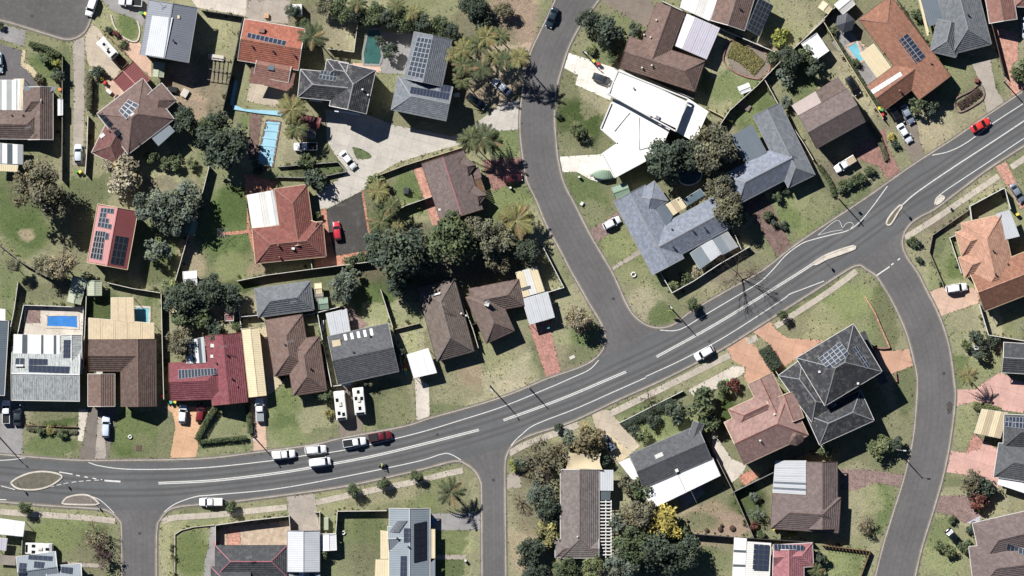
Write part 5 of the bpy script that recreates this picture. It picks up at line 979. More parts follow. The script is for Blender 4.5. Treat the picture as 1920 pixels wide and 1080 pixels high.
def car_proto(kind, extra=None):
    L, hw, zb, zr, g0, g1, r0, r1 = CT[kind]; root = empty('car_'+kind); h2 = L/2
    m = MB(); nose = zb-.14 if kind != 'van' else zb-.05
    if kind == 'ute':
        secs = [(-h2, hw*.9, .42, zb-.02, 1), (-h2+.12, hw*.97, .36, zb, 1), (-.6, hw*.98, .3, zb, 1), (1.3, hw, .3, zb, 1), (h2-.75, hw*.97, .3, zb-.06, 1), (h2-.25, hw*.9, .33, zb-.14, 1), (h2-.05, hw*.76, .36, zb-.26, 1), (h2, hw*.62, .42, zb-.4, 1)]
    else:
        tz = zb-.02 if kind in ('hatch', 'wagon', 'suv', 'van') else zb-.04
        secs = [(-h2, hw*.72, .4, tz-.22, 1), (-h2+.08, hw*.86, .32, tz-.1, 1), (-h2+.35, hw*.95, .27, tz, 1), (-1.0, hw, .24, zb, 1), (.9, hw, .24, zb-.01, 1), (h2-.9, hw*.98, .25, nose, 1), (h2-.35, hw*.9, .28, nose-.08, 1), (h2-.1, hw*.76, .32, nose-.2, 1), (h2, hw*.58, .38, nose-.32, 1)]
    loft(m, secs); m.build('body', 'paint', root, True, True)
    bw, tw = hw*.88, hw*.72
    B = [Vector((g0, -bw, zb-.02)), Vector((g1, -bw, zb-.04)), Vector((g1, bw, zb-.04)), Vector((g0, bw, zb-.02))]
    T = [Vector((r0, -tw, zr-.06)), Vector((r1, -tw, zr-.06)), Vector((r1, tw, zr-.06)), Vector((r0, tw, zr-.06))]
    m = MB(); m.hexa([p.copy() for p in B]+[p.copy() for p in T]); m.build('pillar_frame', 'paint', root)
    def panel(a, b, c, d, k=.08, o=.018):
        q = [a, b, c, d]; ce = sum(q, Vector())/4; n = (b-a).cross(c-a).normalized(); 
        if n.dot(ce-Vector((0, 0, zb))) < 0: n = -n
        return [p.lerp(ce, k)+n*o for p in q]
    glasspane('windscreen', panel(B[1], B[2], T[2], T[1], .05), root); 
    if kind != 'van': glasspane('rear_window', panel(B[3], B[0], T[0], T[3], .08), root)
    else: glasspane('rear_window', panel(B[3], B[0], T[0], T[3], .25), root)
    for a, b, c, d in ((B[0], B[1], T[1], T[0]), (B[2], B[3], T[3], T[2])):
        mid0, mid1 = a.lerp(b, .5), d.lerp(c, .5)
        if kind == 'van': glasspane('side_window', panel(*( (mid0.lerp(b, .4), b, c, mid1.lerp(c, .4)) if (b.x > a.x) else (a, a.lerp(mid0, .6), d.lerp(mid1, .6), d)), .1), root)
        else:
            glasspane('side_window', panel(a, mid0, mid1, d, .1), root); glasspane('side_window', panel(mid0, b, c, mid1, .1), root)
    m = MB(); sx = [(r0-.06, tw*.92, zr-.08), (r0+.12, tw*1.02, zr-.03), ((r0+r1)/2, tw*1.04, zr), (r1-.12, tw*1.02, zr-.03), (r1+.06, tw*.92, zr-.08)]
    for (xa, wa, za), (xb, wb, zc) in zip(sx, sx[1:]):
        for s0, s1, d0, d1 in ((-1, -.8, -.05, 0), (-.8, .8, 0, 0), (.8, 1, 0, -.05)): m.face([(xa, wa*s0, za+d0), (xb, wb*s0, zc+d0), (xb, wb*s1, zc+d1), (xa, wa*s1, za+d1)])
    m.build('roof', 'paint', root, True, True)
    wt = MB(); wt.tube([(0, -.11, 0), (0, -.1, 0), (0, .1, 0), (0, .11, 0)], [.27, .33, .33, .27], 14); tm = wt.mesh('tyre', 'tyre')
    wr = MB(); wr.tube([(0, -.115, 0), (0, .115, 0)], [.2, .2], 10); rm = wr.mesh('rim', 'rim')
    for x in (-L*.29, L*.3):
        for y in (-1, 1):
            wl = link('wheel', tm, root); wl.location = (x, y*(hw-.1), .33); o = link('rim', rm, wl)
    for y in (-1, 1):
        m = MB(); m.box((h2-.16, y*hw*.66, nose-.3), .2, .34, .13, 0, y*-.35); m.build('headlight', 'lamp_white', root)
        m = MB(); m.box((-h2+.06, y*hw*.66, zb-.34), .14, .3, .14, 0, y*.25); m.build('tail_light', 'lamp_red', root)
        m = MB(); m.box((g1-.35, y*(hw+.07), zb-.02), .14, .2, .13); m.build('mirror', 'paint', root)
    if kind == 'ute':
        m = MB(); m.box((-1.62, 0, zb-.02), 1.95, hw*1.5, .045); m.build('tray_floor', 'plastic_black', root)
        for c, sx_, sy in (((-1.62, hw*.84, zb-.02), 2.0, .12), ((-1.62, -hw*.84, zb-.02), 2.0, .12), ((-2.58, 0, zb-.02), .1, hw*1.6)):
            m = MB(); m.box(c, sx_, sy, .12); m.build('tray_side', 'paint', root)
    proto_done(root); return root
USED = set()
def setcol(o, c):
    o.color = c
    for ch in o.children: setcol(ch, c)
def car(kind, x, y, ang, colr, label, name=None, sc=1.0, tray=None, group=None):
    """ang: heading of the front in the photograph, degrees clockwise from right"""
    if kind not in PROTO: PROTO[kind] = car_proto(kind)
    if kind in USED: r = copy_tree(PROTO[kind])
    else: r = PROTO[kind]; USED.add(kind)
    r.name = name or {'ute': 'utility_truck', 'van': 'van', 'suv': 'suv'}.get(kind, 'parked_car')
    r.location = P(x, y, .03); r.rotation_euler = (0, 0, -math.radians(ang)); r.scale = (sc, sc, sc)
    c = C(colr, .8); CARS.append((r, c)); tag(r, label, {'ute': 'truck', 'van': 'van'}.get(kind, 'car'), group)
    if tray:
        L, hw, zb = CT['ute'][:3]; m = MB(); mt, hh = tray; m.box((-1.6, 0, zb), 1.95, hw*1.62, hh); m.build('tray_cover', mt, r)
    return r
CARS = []
car('suv',172,12,108,'#f2f2f2','white four wheel drive parked at the turning circle'); car('ute',245,4,-175,'#e8e8e8','white utility truck with ladder rack at the top edge',tray=('plastic_black',.05))
car('hatch',147,288,-90,'#c9d2da','silver hatchback at the end of the access lane'); car('sedan',1035,33,112,'#2a3a44','dark blue sedan parked on the side street at the top')
car('sedan',940,163,-142,'#c3cbd8','pale silver blue sedan under the palms'); car('wagon',893,190,35,'#1f2a2c','dark green station wagon in palm shade'); car('hatch',1128,148,20,'#39424a','dark hatchback on the cream driveway')
car('hatch',962,335,-8,'#4a1c22','dark maroon hatchback beside the palm shadow'); car('hatch',1147,418,-27,'#eef0f2','white hatchback on the mauve driveway'); car('ute',573,275,178,'#eeeeee','white utility truck with dark tray above the retaining wall',tray=('plastic_black',.1))
car('sedan',653,300,52,'#f3f3f3','white sedan on the shared concrete driveway'); car('hatch',632,433,-98,'#c02a3a','bright red hatchback on the dark asphalt court'); car('suv',1320,662,150,'#f4f4f4','white hatchback with black sunroof parked on the main road')
car('sedan',1838,235,-28,'#d62a20','red sedan driving on the main road at upper right'); car('suv',1599,161,60,'#15181b','black four wheel drive behind the two tone brown house'); car('wagon',1680,215,58,'#14181d','black wagon shaded by the terracotta house'); car('sedan',1701,214,62,'#8490a0','blue grey sedan beside the black wagon')
car('sedan',1696,250,58,'#e9edf2','white sedan in front of the terracotta house'); car('ute',1584,308,148,'#f2f2f2','white utility truck with pale tray cover on the lawn',tray=('m_tan',.45)); car('sedan',1907,362,58,'#79828c','grey sedan on the salmon crossover at right edge'); car('wagon',1793,540,-8,'#f4f4f4','white wagon on the pale pink driveway')
car('ute',532,852,-5,'#f4f4f4','white utility truck parked on the road, leftmost of the row',tray=('white',.5)); car('wagon',592,843,-5,'#f0f0f0','white station wagon parked against the kerb'); car('van',600,866,-6,'#f6f6f6','white van driving in the lane beside the parked wagon'); car('ute',665,829,-8,'#eef1f4','white utility truck with black tray cover in the row',tray=('plastic_black',.12)); car('ute',713,818,-9,'#6a1f2a','dark maroon utility truck, rightmost of the parked row',tray=('plastic_black',.12))
car('ute',396,941,180,'#f2f2f2','white utility truck parked on the lower side of the road',tray=('white',.3)); car('ute',12,772,-90,'#f0f0f0','white utility truck with dark tray at the left edge',tray=('plastic_black',.1)); car('sedan',33,778,-90,'#3a4148','charcoal sedan beside the white truck at the left edge'); car('wagon',199,800,-88,'#c9d4e6','silver blue wagon on the dark worn driveway')
car('hatch',343,776,-85,'#e9eef4','white hatchback on the orange driveway'); car('hatch',376,774,-82,'#7a1f28','maroon hatchback on the orange driveway'); car('ute',487,768,-92,'#f2f2f2','white utility truck with racks below the cream carport',tray=('steel',.15)); car('hatch',1143,832,-125,'#6f7a86','dark silver hatchback by the tan driveway')
car('sedan',1788,1007,48,'#101b1f','black sedan parked on the grass at lower right'); car('sedan',-2,118,85,'#a9c0cc','pale blue car cut by the left edge'); car('sedan',1922,52,85,'#c5ccd2','silver car cut by the right edge at the top')
# covered boat
r = tag(empty('covered_boat', P(1130,328), -math.radians(2)), 'boat under a pale grey green cover by the white house', 'boat'); m = MB(); secs = [(-2.3, .5, .5, .9, 1), (-2.1, .95, .45, 1.2, 1), (0, 1.15, .4, 1.45, 1), (1.4, .9, .45, 1.3, 1), (2.3, .35, .6, 1.0, 1), (2.6, .1, .7, .9, 1)]
loft(m, [(-x, a, b, c, d) for x, a, b, c, d in secs]); m.build('cover', 'm_green', r, True, True); m = MB(); m.bar((-3.2, 0, .35), (2, 0, .35), .12, .1); m.bar((.5, -1, .3), (.5, 1, .3), .1, .1); m.build('trailer', 'steel', r)
# caravans
def caravan(x, y, ang, L, W, label, vents_=((.25, 0), (-.2, .2)), ac=True):
    r = tag(empty('caravan', P(x, y, .01), -math.radians(ang)), label, 'caravan'); m = MB()
    h2 = L/2; zz = [(-h2, W/2*.92, .55, 2.1, 1), (-h2+.12, W/2, .5, 2.55, 1), (-h2+.6, W/2, .45, 2.7, 1), (h2-.9, W/2, .45, 2.72, 1), (h2-.2, W/2, .5, 2.4, 1), (h2, W/2*.92, .6, 1.7, 1)]
    rings = []
    for xx, hw, zb, zt, _ in zz: rings.append([Vector(p) for p in ((xx, hw, zb), (xx, hw, zt-.12), (xx, hw*.9, zt), (xx, -hw*.9, zt), (xx, -hw, zt-.12), (xx, -hw, zb))])
    for a, b in zip(rings, rings[1:]):
        for k in range(6): m.face([a[k], a[(k+1) % 6], b[(k+1) % 6], b[k]])
    m.face(rings[0]); m.face(rings[-1][::-1]); m.build('body', 'white', r, False, True)
    for fx, fy in vents_:
        m = MB(); m.box((fx*L, fy*W, 2.7), .75, .6, .1); m.build('roof_hatch', 'glass', r)
    if ac: m = MB(); m.box((.05*L, 0, 2.7), 1.0, .7, .25, taper=.85); m.build('air_conditioner', 'offwhite', r)
    m = MB(); m.box((-h2+.35, 0, 2.66), .5, W*.7, .06); m.build('rear_skylight', 'glass', r)
    m = MB(); m.bar((h2, .5, .5), (h2+1.2, 0, .5), .1, .1); m.bar((h2, -.5, .5), (h2+1.2, 0, .5), .1, .1); m.build('drawbar', 'trim_dark', r)
    for yy in (-1, 1):
        m = MB(); m.tube([(-.1, yy*W*.44-.12, .34), (-.1, yy*W*.44+.12, .34)], [.34, .34], 12); m.build('wheel', 'tyre', r)
        m = MB(); m.box((.2*L, yy*W/2, 1.35), 1.0, .05, .6); m.build('window', 'glass', r)
caravan(203,91,-132,5.2,2.35,'white caravan beside the dark red fence',((.2,0),(-.15,.15))); caravan(639,760,-96,6.6,2.5,'white caravan, left of the two on the brown driveway',((.2,.25),(-.3,-.2),(-.25,.2))); caravan(674,752,-96,6.2,2.5,'white caravan with several dark hatches, right of the two',((.35,0),(.1,-.25),(.12,.25),(-.25,0))); caravan(75,1028,2,6.2,2.5,'white caravan beside the panelled roof at lower left',((-.2,.25),(-.2,-.28),(.3,0)))
r = tag(empty('box_trailer', P(229,116), -math.radians(48)), 'small dark box trailer at the end of the red fence', 'trailer'); m = MB(); m.box((0, 0, .4), 2.4, 1.5, .08); m.build('floor', 'timber', r)
for c, a_, b_ in (((0, .75, .45), 2.4, .06), ((0, -.75, .45), 2.4, .06), ((1.2, 0, .45), .06, 1.5), ((-1.2, 0, .45), .06, 1.5)): m = MB(); m.box(c, a_, b_, .4); m.build('side', 'trim_dark', r)
m = MB(); m.bar((-1.2, 0, .4), (-2.3, 0, .4), .08, .08); m.build('drawbar', 'trim_dark', r)
for yy in (-.85, .85): m = MB(); m.tube([(0, yy-.08, .3), (0, yy+.08, .3)], [.3, .3], 12); m.build('wheel', 'tyre', r)
# motorcycle and rider
HD = -math.radians(172)
r = tag(empty('motorcycle', P(717,872,.02), HD), 'black motorcycle ridden along the main road', 'motorcycle')
for xx in (-.72, .72):
    m = MB(); m.tube([(xx, -.07, .32), (xx, -.06, .32), (xx, .06, .32), (xx, .07, .32)], [.26, .32, .32, .26], 16); o = m.build('wheel', 'tyre', r); m = MB(); m.tube([(xx, -.075, .32), (xx, .075, .32)], [.2, .2], 12); m.build('rim', 'rim', o)
m = MB(); loft(m, [(-.75, .1, .62, .8, .3), (-.4, .16, .5, .82, .5), (0, .17, .35, .8, .5), (.3, .17, .35, .98, .5), (.55, .14, .5, .95, .5), (.75, .08, .6, .85, .3)]); m.build('body', 'plastic_black', r, True, True)
m = MB(); m.tube([(.45, -.42, 1.02), (.52, -.2, 1.06), (.52, .2, 1.06), (.45, .42, 1.02)], [.02]*4, 6); m.build('handlebar', 'steel', r); m = MB(); m.box((-.3, 0, .82), .6, .28, .07); m.build('seat', 'plastic_black', r)
m = MB(); m.tube([(.72, -.08, .32), (.5, -.08, 1.0)], [.03, .03], 6); m.tube([(.72, .08, .32), (.5, .08, 1.0)], [.03, .03], 6); m.build('fork', 'steel', r); m = MB(); m.tube([(.78, 0, .86), (.86, 0, .86)], [.1, .08], 10); m.build('headlight', 'lamp_white', r)
pr = tag(empty('person', P(717,872,.02), HD), 'rider in a yellow hi-vis jacket and helmet leaning over the motorcycle', 'person')
def skinned(name, V, E, R, mats, parent, root=0, subd=1):
    me = bpy.data.meshes.new(name); me.from_pydata(V, E, []); o = link(name, me, parent); o.modifiers.new('skin', 'SKIN'); 
    for i, rr in enumerate(R): me.skin_vertices[0].data[i].radius = (rr, rr) if not isinstance(rr, tuple) else rr
    me.skin_vertices[0].data[root].use_root = True; s = o.modifiers.new('sub', 'SUBSURF'); s.levels = s.render_levels = subd; me.materials.append(MAT(mats))
    o.modifiers['skin'].use_smooth_shade = True; return o
V = [(-.28,0,.92),(-.22,0,1.12),(-.1,0,1.35),(-.02,0,1.47),(.03,0,1.58),(-.05,.19,1.42),(.12,.34,1.22),(.38,.38,1.08),(-.05,-.19,1.42),(.12,-.34,1.22),(.38,-.38,1.08),(-.25,.12,.88),(.18,.24,.78),(-.05,.24,.4),(.1,.24,.36),(-.25,-.12,.88),(.18,-.24,.78),(-.05,-.24,.4),(.1,-.24,.36)]
E = [(0,1),(1,2),(2,3),(3,4),(2,5),(5,6),(6,7),(2,8),(8,9),(9,10),(0,11),(11,12),(12,13),(13,14),(0,15),(15,16),(16,17),(17,18)]
R = [.15,.16,.17,.09,.065,.08,.055,.042,.08,.055,.042,.11,.075,.055,.045,.11,.075,.055,.045]
skinned('body', V, E, R, 'cloth_dark', pr)
skinned('jacket', [(-.27,0,1.0),(-.22,0,1.14),(-.1,0,1.36),(-.05,0,1.44),(-.05,.19,1.42),(.12,.34,1.22),(.33,.375,1.1),(-.05,-.19,1.42),(.12,-.34,1.22),(.33,-.375,1.1)], [(0,1),(1,2),(2,3),(2,4),(4,5),(5,6),(2,7),(7,8),(8,9)], [.17,.185,.195,.13,.1,.072,.055,.1,.072,.055], 'hivis', pr)
m = MB(); bm = bmesh.new(); bmesh.ops.create_uvsphere(bm, u_segments=16, v_segments=10, radius=.15, matrix=Matrix.Translation((.07,0,1.7)) @ Matrix.Diagonal((1.1,.95,1.05,1))); me = bpy.data.meshes.new('helmet'); bm.to_mesh(me); bm.free(); me.materials.append(MAT('offwhite')); me.polygons.foreach_set('use_smooth', [True]*len(me.polygons)); link('helmet', me, pr)
m = MB(); m.hexa([(.17,-.1,1.64),(.22,-.05,1.64),(.22,.05,1.64),(.17,.1,1.64),(.16,-.1,1.74),(.21,-.05,1.74),(.21,.05,1.74),(.16,.1,1.74)]); m.build('visor', 'glass', pr)
for sg in (1, -1):
    V = [(.38,sg*.38,1.08),(.44,sg*.385,1.07)]; E = [(0,1)]; R = [.03,.032]
    for k in range(4):
        b0 = len(V); yy = sg*(.35+k*.022); l = (.9, 1.05, 1.0, .85)[k]; V += [(.48,yy,1.075),(.48+.035*l,yy,1.055),(.48+.025*l,yy,1.02)]; E += [(1,b0),(b0,b0+1),(b0+1,b0+2)]; R += [.011,.01,.008]
    b0 = len(V); V += [(.43,sg*.34,1.05),(.46,sg*.325,1.03)]; E += [(1,b0),(b0,b0+1)]; R += [.012,.01]
    skinned('glove', V, E, R, 'cloth_dark', pr)

# ================================================================== TREES
def leafmesh(name, leaves):
    """leaves: (pos, normal, size, shade, warm)"""
    v = []; f = []; lc = []
    for p, nrm, sz, sh, wm in leaves:
        a = nrm.orthogonal().normalized(); an = random.random()*6.28; b = nrm.cross(a); a, b = a*math.cos(an)+b*math.sin(an), b*math.cos(an)-a*math.sin(an)
        i = len(v); a *= sz; b *= sz*.62
        v += [p-a, p+b+nrm*sz*.15, p+a, p-b+nrm*sz*.15]; f += [(i, i+1, i+2), (i, i+2, i+3)]; lc += [sh, wm, 0, 1]*4
    me = bpy.data.meshes.new(name); me.from_pydata([tuple(q) for q in v], [], f)
    c = me.color_attributes.new('lc', 'FLOAT_COLOR', 'POINT'); c.data.foreach_set('color', lc); me.materials.append(MAT('foliage')); return me
def rvec(R): 
    while 1:
        q = Vector((R.uniform(-1, 1), R.uniform(-1, 1), R.uniform(-1, 1)))
        if .05 < q.length < 1: return q
def crown(seed, ncl, nlf, leaf, flat=.75, cr=(.22, .38), gap=0.0, base=.0):
    R = random.Random(seed); L = []; lop = rvec(R)*.12
    for _ in range(ncl):
        q = rvec(R); q = q.normalized()*(R.random()**.45)*.82; q.z = abs(q.z)*1.0-.28 if R.random() < .8 else q.z
        c = Vector((q.x, q.y, q.z*flat))+lop; rr = R.uniform(*cr); sh0 = R.uniform(.72, 1.28); wm0 = R.random()
        for _ in range(nlf):
            d = rvec(R).normalized(); rad = rr*(R.random()**.4); p = c+Vector((d.x*rad, d.y*rad, d.z*rad*.8))
            nn = (d*.6+Vector((0, 0, .55))+rvec(R)*.75).normalized()
            L.append((p, nn, leaf*R.uniform(.65, 1.35), sh0*R.uniform(.75, 1.25), .6*wm0+.4*R.random()))
    return leafmesh('crown', L)
def limbs(seed, h0, spread, r0, n=6, rad=1.0):
    R = random.Random(seed); m = MB(); top = Vector((R.uniform(-.06, .06), R.uniform(-.06, .06), h0))
    m.tube([(0, 0, 0), (top.x*.4, top.y*.4, h0*.5), top], [r0*1.25, r0, r0*.75], 8)
    for k in range(n):
        a = 2*PI*k/n+R.uniform(-.4, .4); e = Vector((math.cos(a)*spread*R.uniform(.5, 1), math.sin(a)*spread*R.uniform(.5, 1), h0+R.uniform(.25, .7)*spread))
        st = top*R.uniform(.7, 1); mid = st.lerp(e, .5)+Vector((0, 0, .06)); m.tube([st, mid, e], [r0*.5, r0*.3, r0*.1], 5)
    return m
# crowns in unit radius
CR = {'big': [crown(s, 46, 75, .062) for s in (1, 2, 3)], 'gum': [crown(s, 44, 62, .055, .7, (.17, .32)) for s in (11, 12, 13)],
      'shrub': [crown(s, 16, 42, .12, .85, (.25, .42)) for s in (21, 22, 23)], 'dense': [crown(s, 26, 60, .085, .85, (.3, .42)) for s in (31, 32)], 'thin': [crown(s, 20, 26, .06, .7, (.2, .34)) for s in (41, 42, 43)]}
TRK = {k: [limbs(50+i, 1.0, .7, .06).mesh('trunk', 'bark_pale' if k in ('gum', 'thin') else 'bark', True) for i in range(2)] for k in CR}
FC = dict(dk='#5c695a', mid='#6b7958', lt='#869166', ol='#84846d', gr='#7b8778', br='#848069', cr='#bdb49a', yl='#cfc062', ye='#a09c66', rd='#84564f', oc='#948868', pk='#6a5854', lm='#a4ac56', tn='#a59a80')
def tree(kind, x, y, r, h, colr, label, sq=1.0, name='tree', cat='tree', group=None, var=None):
    """r px crown radius; h metres to crown centre"""
    h = h*1.1 if h > 2.5 else h; rr = r*S; o = tag(empty(name, P(x, y), random.uniform(0, 6.28)), label, cat, group); v = random.randrange(9) if var is None else var
    t = link('trunk', TRK[kind][v % 2], o); t.scale = (rr*.8, rr*.8, max(.2, h-rr*.2))
    c = link('crown', CR[kind][v % len(CR[kind])], o); c.location = (0, 0, h); c.scale = (rr*1.1, rr*1.1, rr*sq*1.05); c.color = C(FC.get(colr, colr), .62); return o
T = tree
T('gum',78,352,52,7.5,'br','tall brown olive gum tree left of the access lane end'); T('gum',112,385,30,6.5,'ol','smaller gum crown merging into the tall brown gum'); T('gum',118,495,32,5,'tn','spreading olive tree above the grey green shed'); T('gum',90,500,26,4.5,'ol','lower left crown of the spreading olive tree'); T('gum',28,498,16,3.5,'ol','small olive tree by the left back fence')
T('dense',228,330,40,4.0,'cr','round cream flowering tree below the brown hip house',.95); T('big',290,385,36,4.6,'gr','grey green tree right of the cream tree'); T('big',345,375,38,4.8,'gr','grey green tree touching the diagonal fence'); T('big',325,412,30,4.0,'gr','lower grey green crown above the green shed'); T('shrub',298,465,25,2.6,'gr','pale grey green bush right of the pink roof')
T('big',424,262,50,6.0,'dk','large dark round tree left of the blue pool cover'); T('big',395,245,26,5.0,'mid','side crown of the large dark tree'); T('big',347,228,25,3.4,'dk','dark tree beside the grey awning'); T('shrub',372,262,14,1.8,'dk','small dark bush under the dark trees'); T('shrub',487,318,15,2.0,'dk','dark bush at the foot of the blue pool cover'); T('shrub',285,292,14,1.6,'mid','round bush below the brown hip house')
T('shrub',332,305,16,1.2,'mid','clipped hedge bush right of the cream tree'); T('shrub',358,306,11,1.2,'lt','pale clipped bush by diagonal fence'); T('shrub',312,308,12,1.2,'mid','clipped bush between cream tree and fence')
T('big',745,480,56,6.4,'dk','huge dark tree above the dark brown hip house'); T('big',716,466,32,5.0,'dk','left crown of the huge dark tree'); T('big',852,446,50,6.4,'mid','big green tree below the dormer house'); T('gum',925,448,40,5.4,'ol','brownish olive tree right of the big green tree'); T('gum',895,430,30,6.4,'ol','olive crown between two big trees'); T('big',985,468,24,3.8,'dk','dark tree above the cream patio'); T('gum',932,490,26,3.8,'br','brown green tree above the L shaped brown house'); T('big',796,492,26,4.2,'dk','dark crown behind the dark brown hip house'); T('big',752,536,24,3.6,'dk','dark tree left of the dark brown hip house')
T('gum',1082,598,30,3.0,'tn','rounded tan tree on the corner lawn'); T('dense',1106,40,21,3.2,'dk','round dark tree at the top of the side street'); T('dense',1140,58,30,3.6,'dk','dark shaded tree on the top corner'); T('shrub',1110,95,10,1.0,'lt','pale shrub beside cream driveway'); T('shrub',1148,108,11,1.1,'mid','green shrub behind the bins'); T('shrub',1192,58,14,1.8,'dk','dark shrub by the rusty brown house'); T('shrub',1168,90,12,1.2,'lt','light shrub at the house corner')
T('big',1258,305,44,5.4,'dk','dark tree below the white house'); T('big',1335,285,44,5.4,'ol','olive dark tree right of the white house'); T('big',1300,290,26,4.6,'dk','dark crown above the round pool'); T('gum',1348,352,30,4.2,'ol','olive tree right of the round pool'); T('big',1365,392,30,4.6,'ol','olive tree by the brown brick driveway'); T('big',1378,408,22,3.8,'dk','small dark crown beside the olive tree'); T('shrub',1240,300,20,3.2,'dk','dark bush at the white house wall')
T('shrub',1085,245,15,1.6,'mid','leafy shrub on the white house lawn'); T('shrub',1095,262,10,1.0,'dk','dark shrub on the white house lawn'); T('shrub',1048,216,7,.7,'dk','small dark verge bush by the side street'); T('big',1482,114,24,3.0,'dk','dark tree behind the corner fence'); T('shrub',1510,105,20,2.4,'mid','green shrub below the white open shed'); T('shrub',1475,140,20,2.0,'gr','grey green shrub in the shaded corner'); T('shrub',1527,130,18,2.4,'dk','dark shrub right of the white open shed'); T('shrub',1465,72,18,1.0,'lm','yellow green shrub along the white fence'); T('shrub',1450,108,13,1.2,'mid','shrub at the flower bed corner'); T('shrub',1472,192,12,1.2,'gr','small grey shrub by the two tone house')
T('shrub',1722,195,18,2.0,'mid','green bush at the terracotta house front'); T('shrub',1748,205,14,1.5,'dk','dark shrub in the terracotta house shadow'); T('shrub',1910,140,22,2.4,'mid','round green tree at the right edge above the road'); T('shrub',1670,258,8,.9,'yl','small yellow flowering shrub by the fence'); T('shrub',1678,272,9,.9,'dk','dark verge shrub below the yellow shrub'); T('shrub',1718,30,12,1.0,'mid','bush on the narrow top lawn')
for i, (x, y, r) in enumerate(((1580,352,12),(1592,344,11),(1604,338,11),(1616,332,11),(1630,322,10))): T('shrub',x,y,r,.9,'mid','clipped shrub in the hedge row behind the white utility truck, '+('nearest the fence','second from the fence','in the middle','second from the driveway','nearest the driveway')[i],group='hedge row by the white truck',name='shrub',cat='shrub')
T('dense',1248,978,32,3.4,'yl','bright yellow wattle tree at the bottom'); T('gum',1195,965,38,4.0,'br','brown leafed tree left of the yellow wattle'); T('big',1185,1015,36,4.4,'mid','green tree in the bottom grove below the brown tree'); T('big',1235,1040,40,4.6,'dk','dark tree in the bottom grove under the wattle'); T('gum',1165,1055,34,3.8,'gr','grey tree at the bottom edge of the grove'); T('shrub',1275,1010,24,2.6,'mid','shrub at the right foot of the wattle'); T('big',1285,1030,30,4.0,'dk','dark rounded tree casting shade on the bottom lawn'); T('shrub',1205,915,22,2.4,'mid','bushy shrub left of the broad white awning'); T('shrub',1180,905,20,2.2,'ol','olive shrub by the grey patio'); T('shrub',1225,935,16,1.8,'mid','low shrub under the white awning corner'); T('shrub',1160,980,18,2.2,'gr','grey shrub right of the pergola')
T('big',1015,925,26,3.0,'gr','grey green tree beside the long brown house'); T('big',1030,950,24,2.8,'dk','dark shrub tree at the long brown house wall'); T('shrub',1022,1000,24,2.2,'ye','yellow leafed shrub left of the long brown house'); T('big',990,1035,28,2.8,'dk','round dark tree left of the yellow leafed shrub'); T('big',1060,1065,24,2.8,'mid','green tree at the bottom below the long house'); T('gum',1110,1065,26,2.8,'lt','pale shrub tree at the bottom below the pergola'); T('big',1005,1075,26,2.6,'dk','dark tree on the bottom edge'); T('shrub',1035,975,16,2.0,'dk','dark shrub above the yellow leafed one'); T('shrub',1020,1020,16,1.4,'gr','blue green shrub below the yellow leafed one')
T('thin',1012,862,42,3.2,'br','sparse brown tree at the lower junction corner'); T('thin',1040,842,26,3.0,'oc','orange brown thin tree behind the tan footpath'); T('dense',1098,826,30,2.6,'oc','orange flowering shrub tree by the shade sail'); T('shrub',1068,825,17,2.4,'gr','blue green shrub left of the orange shrub'); T('shrub',966,872,11,1.2,'lm','lime shrub at the junction corner'); T('shrub',978,868,14,1.5,'dk','dark shrub beside the lime shrub'); T('shrub',1048,802,9,1.2,'dk','small dark street bush above tan footpath'); T('shrub',1130,860,14,1.6,'dk','dark bush right of the shade sail')
T('dense',1652,840,25,2.3,'lt','pale green spreading conifer in the dark house shadow',.7); T('shrub',1680,832,15,2.4,'dk','dark tree by the street lamp in shadow'); T('shrub',1548,842,15,1.8,'mid','green bush at the fence corner')
T('dense',1300,570,13,2.3,'mid','round street shrub on the verge above the white car',name='shrub',cat='shrub'); T('dense',1468,592,10,1.9,'mid','small street shrub by the grassy corner footpath',name='shrub',cat='shrub')
for x, y, lb in ((48,950,'round street shrub at the left end of the footpath'),(432,950,'round street shrub behind the white truck on the lower side'),(664,917,'round street shrub right of the grey crossover'),(718,905,'round street shrub, second right of the crossover'),(781,894,'round street shrub, third right of the crossover')): T('dense',x,y,13,1.9,'mid',lb,name='shrub',cat='shrub')
T('thin',180,1010,26,2.2,'tn','spiky sparse tree on the lower left corner lawn'); T('thin',195,1040,26,2.6,'pk','bare twiggy tree beside the spiky tree'); T('shrub',604,1036,12,1.6,'lt','round olive tree by the white garden shed'); T('shrub',610,745,16,1.6,'mid','rounded bush left of the caravans'); T('shrub',616,776,10,.8,'ye','cream flowering bush left of the caravans'); T('shrub',690,718,9,1.6,'ol','clipped ball bush behind the right caravan'); T('shrub',526,706,9,1.0,'dk','dark bush at the zigzag house corner')
T('gum',340,640,30,3.4,'br','bare brown tree beside the crimson house'); T('big',350,560,36,3.6,'dk','dark leafy tree behind the crimson house'); T('big',400,545,32,3.6,'dk','dark tree right of the leafy tree'); T('shrub',380,595,24,3.0,'mid','green tree over the sandy yard'); T('shrub',345,600,22,2.6,'mid','green bush right of the brown house fence'); T('shrub',320,545,20,2.4,'lt','light bush by the back sheds fence'); T('big',430,560,26,3.2,'dk','dark crown left of the grey hip house'); T('shrub',400,620,18,2.4,'dk','dark shrub beside the red playhouse'); T('shrub',444,612,11,1.4,'mid','small green bush above the crimson house')
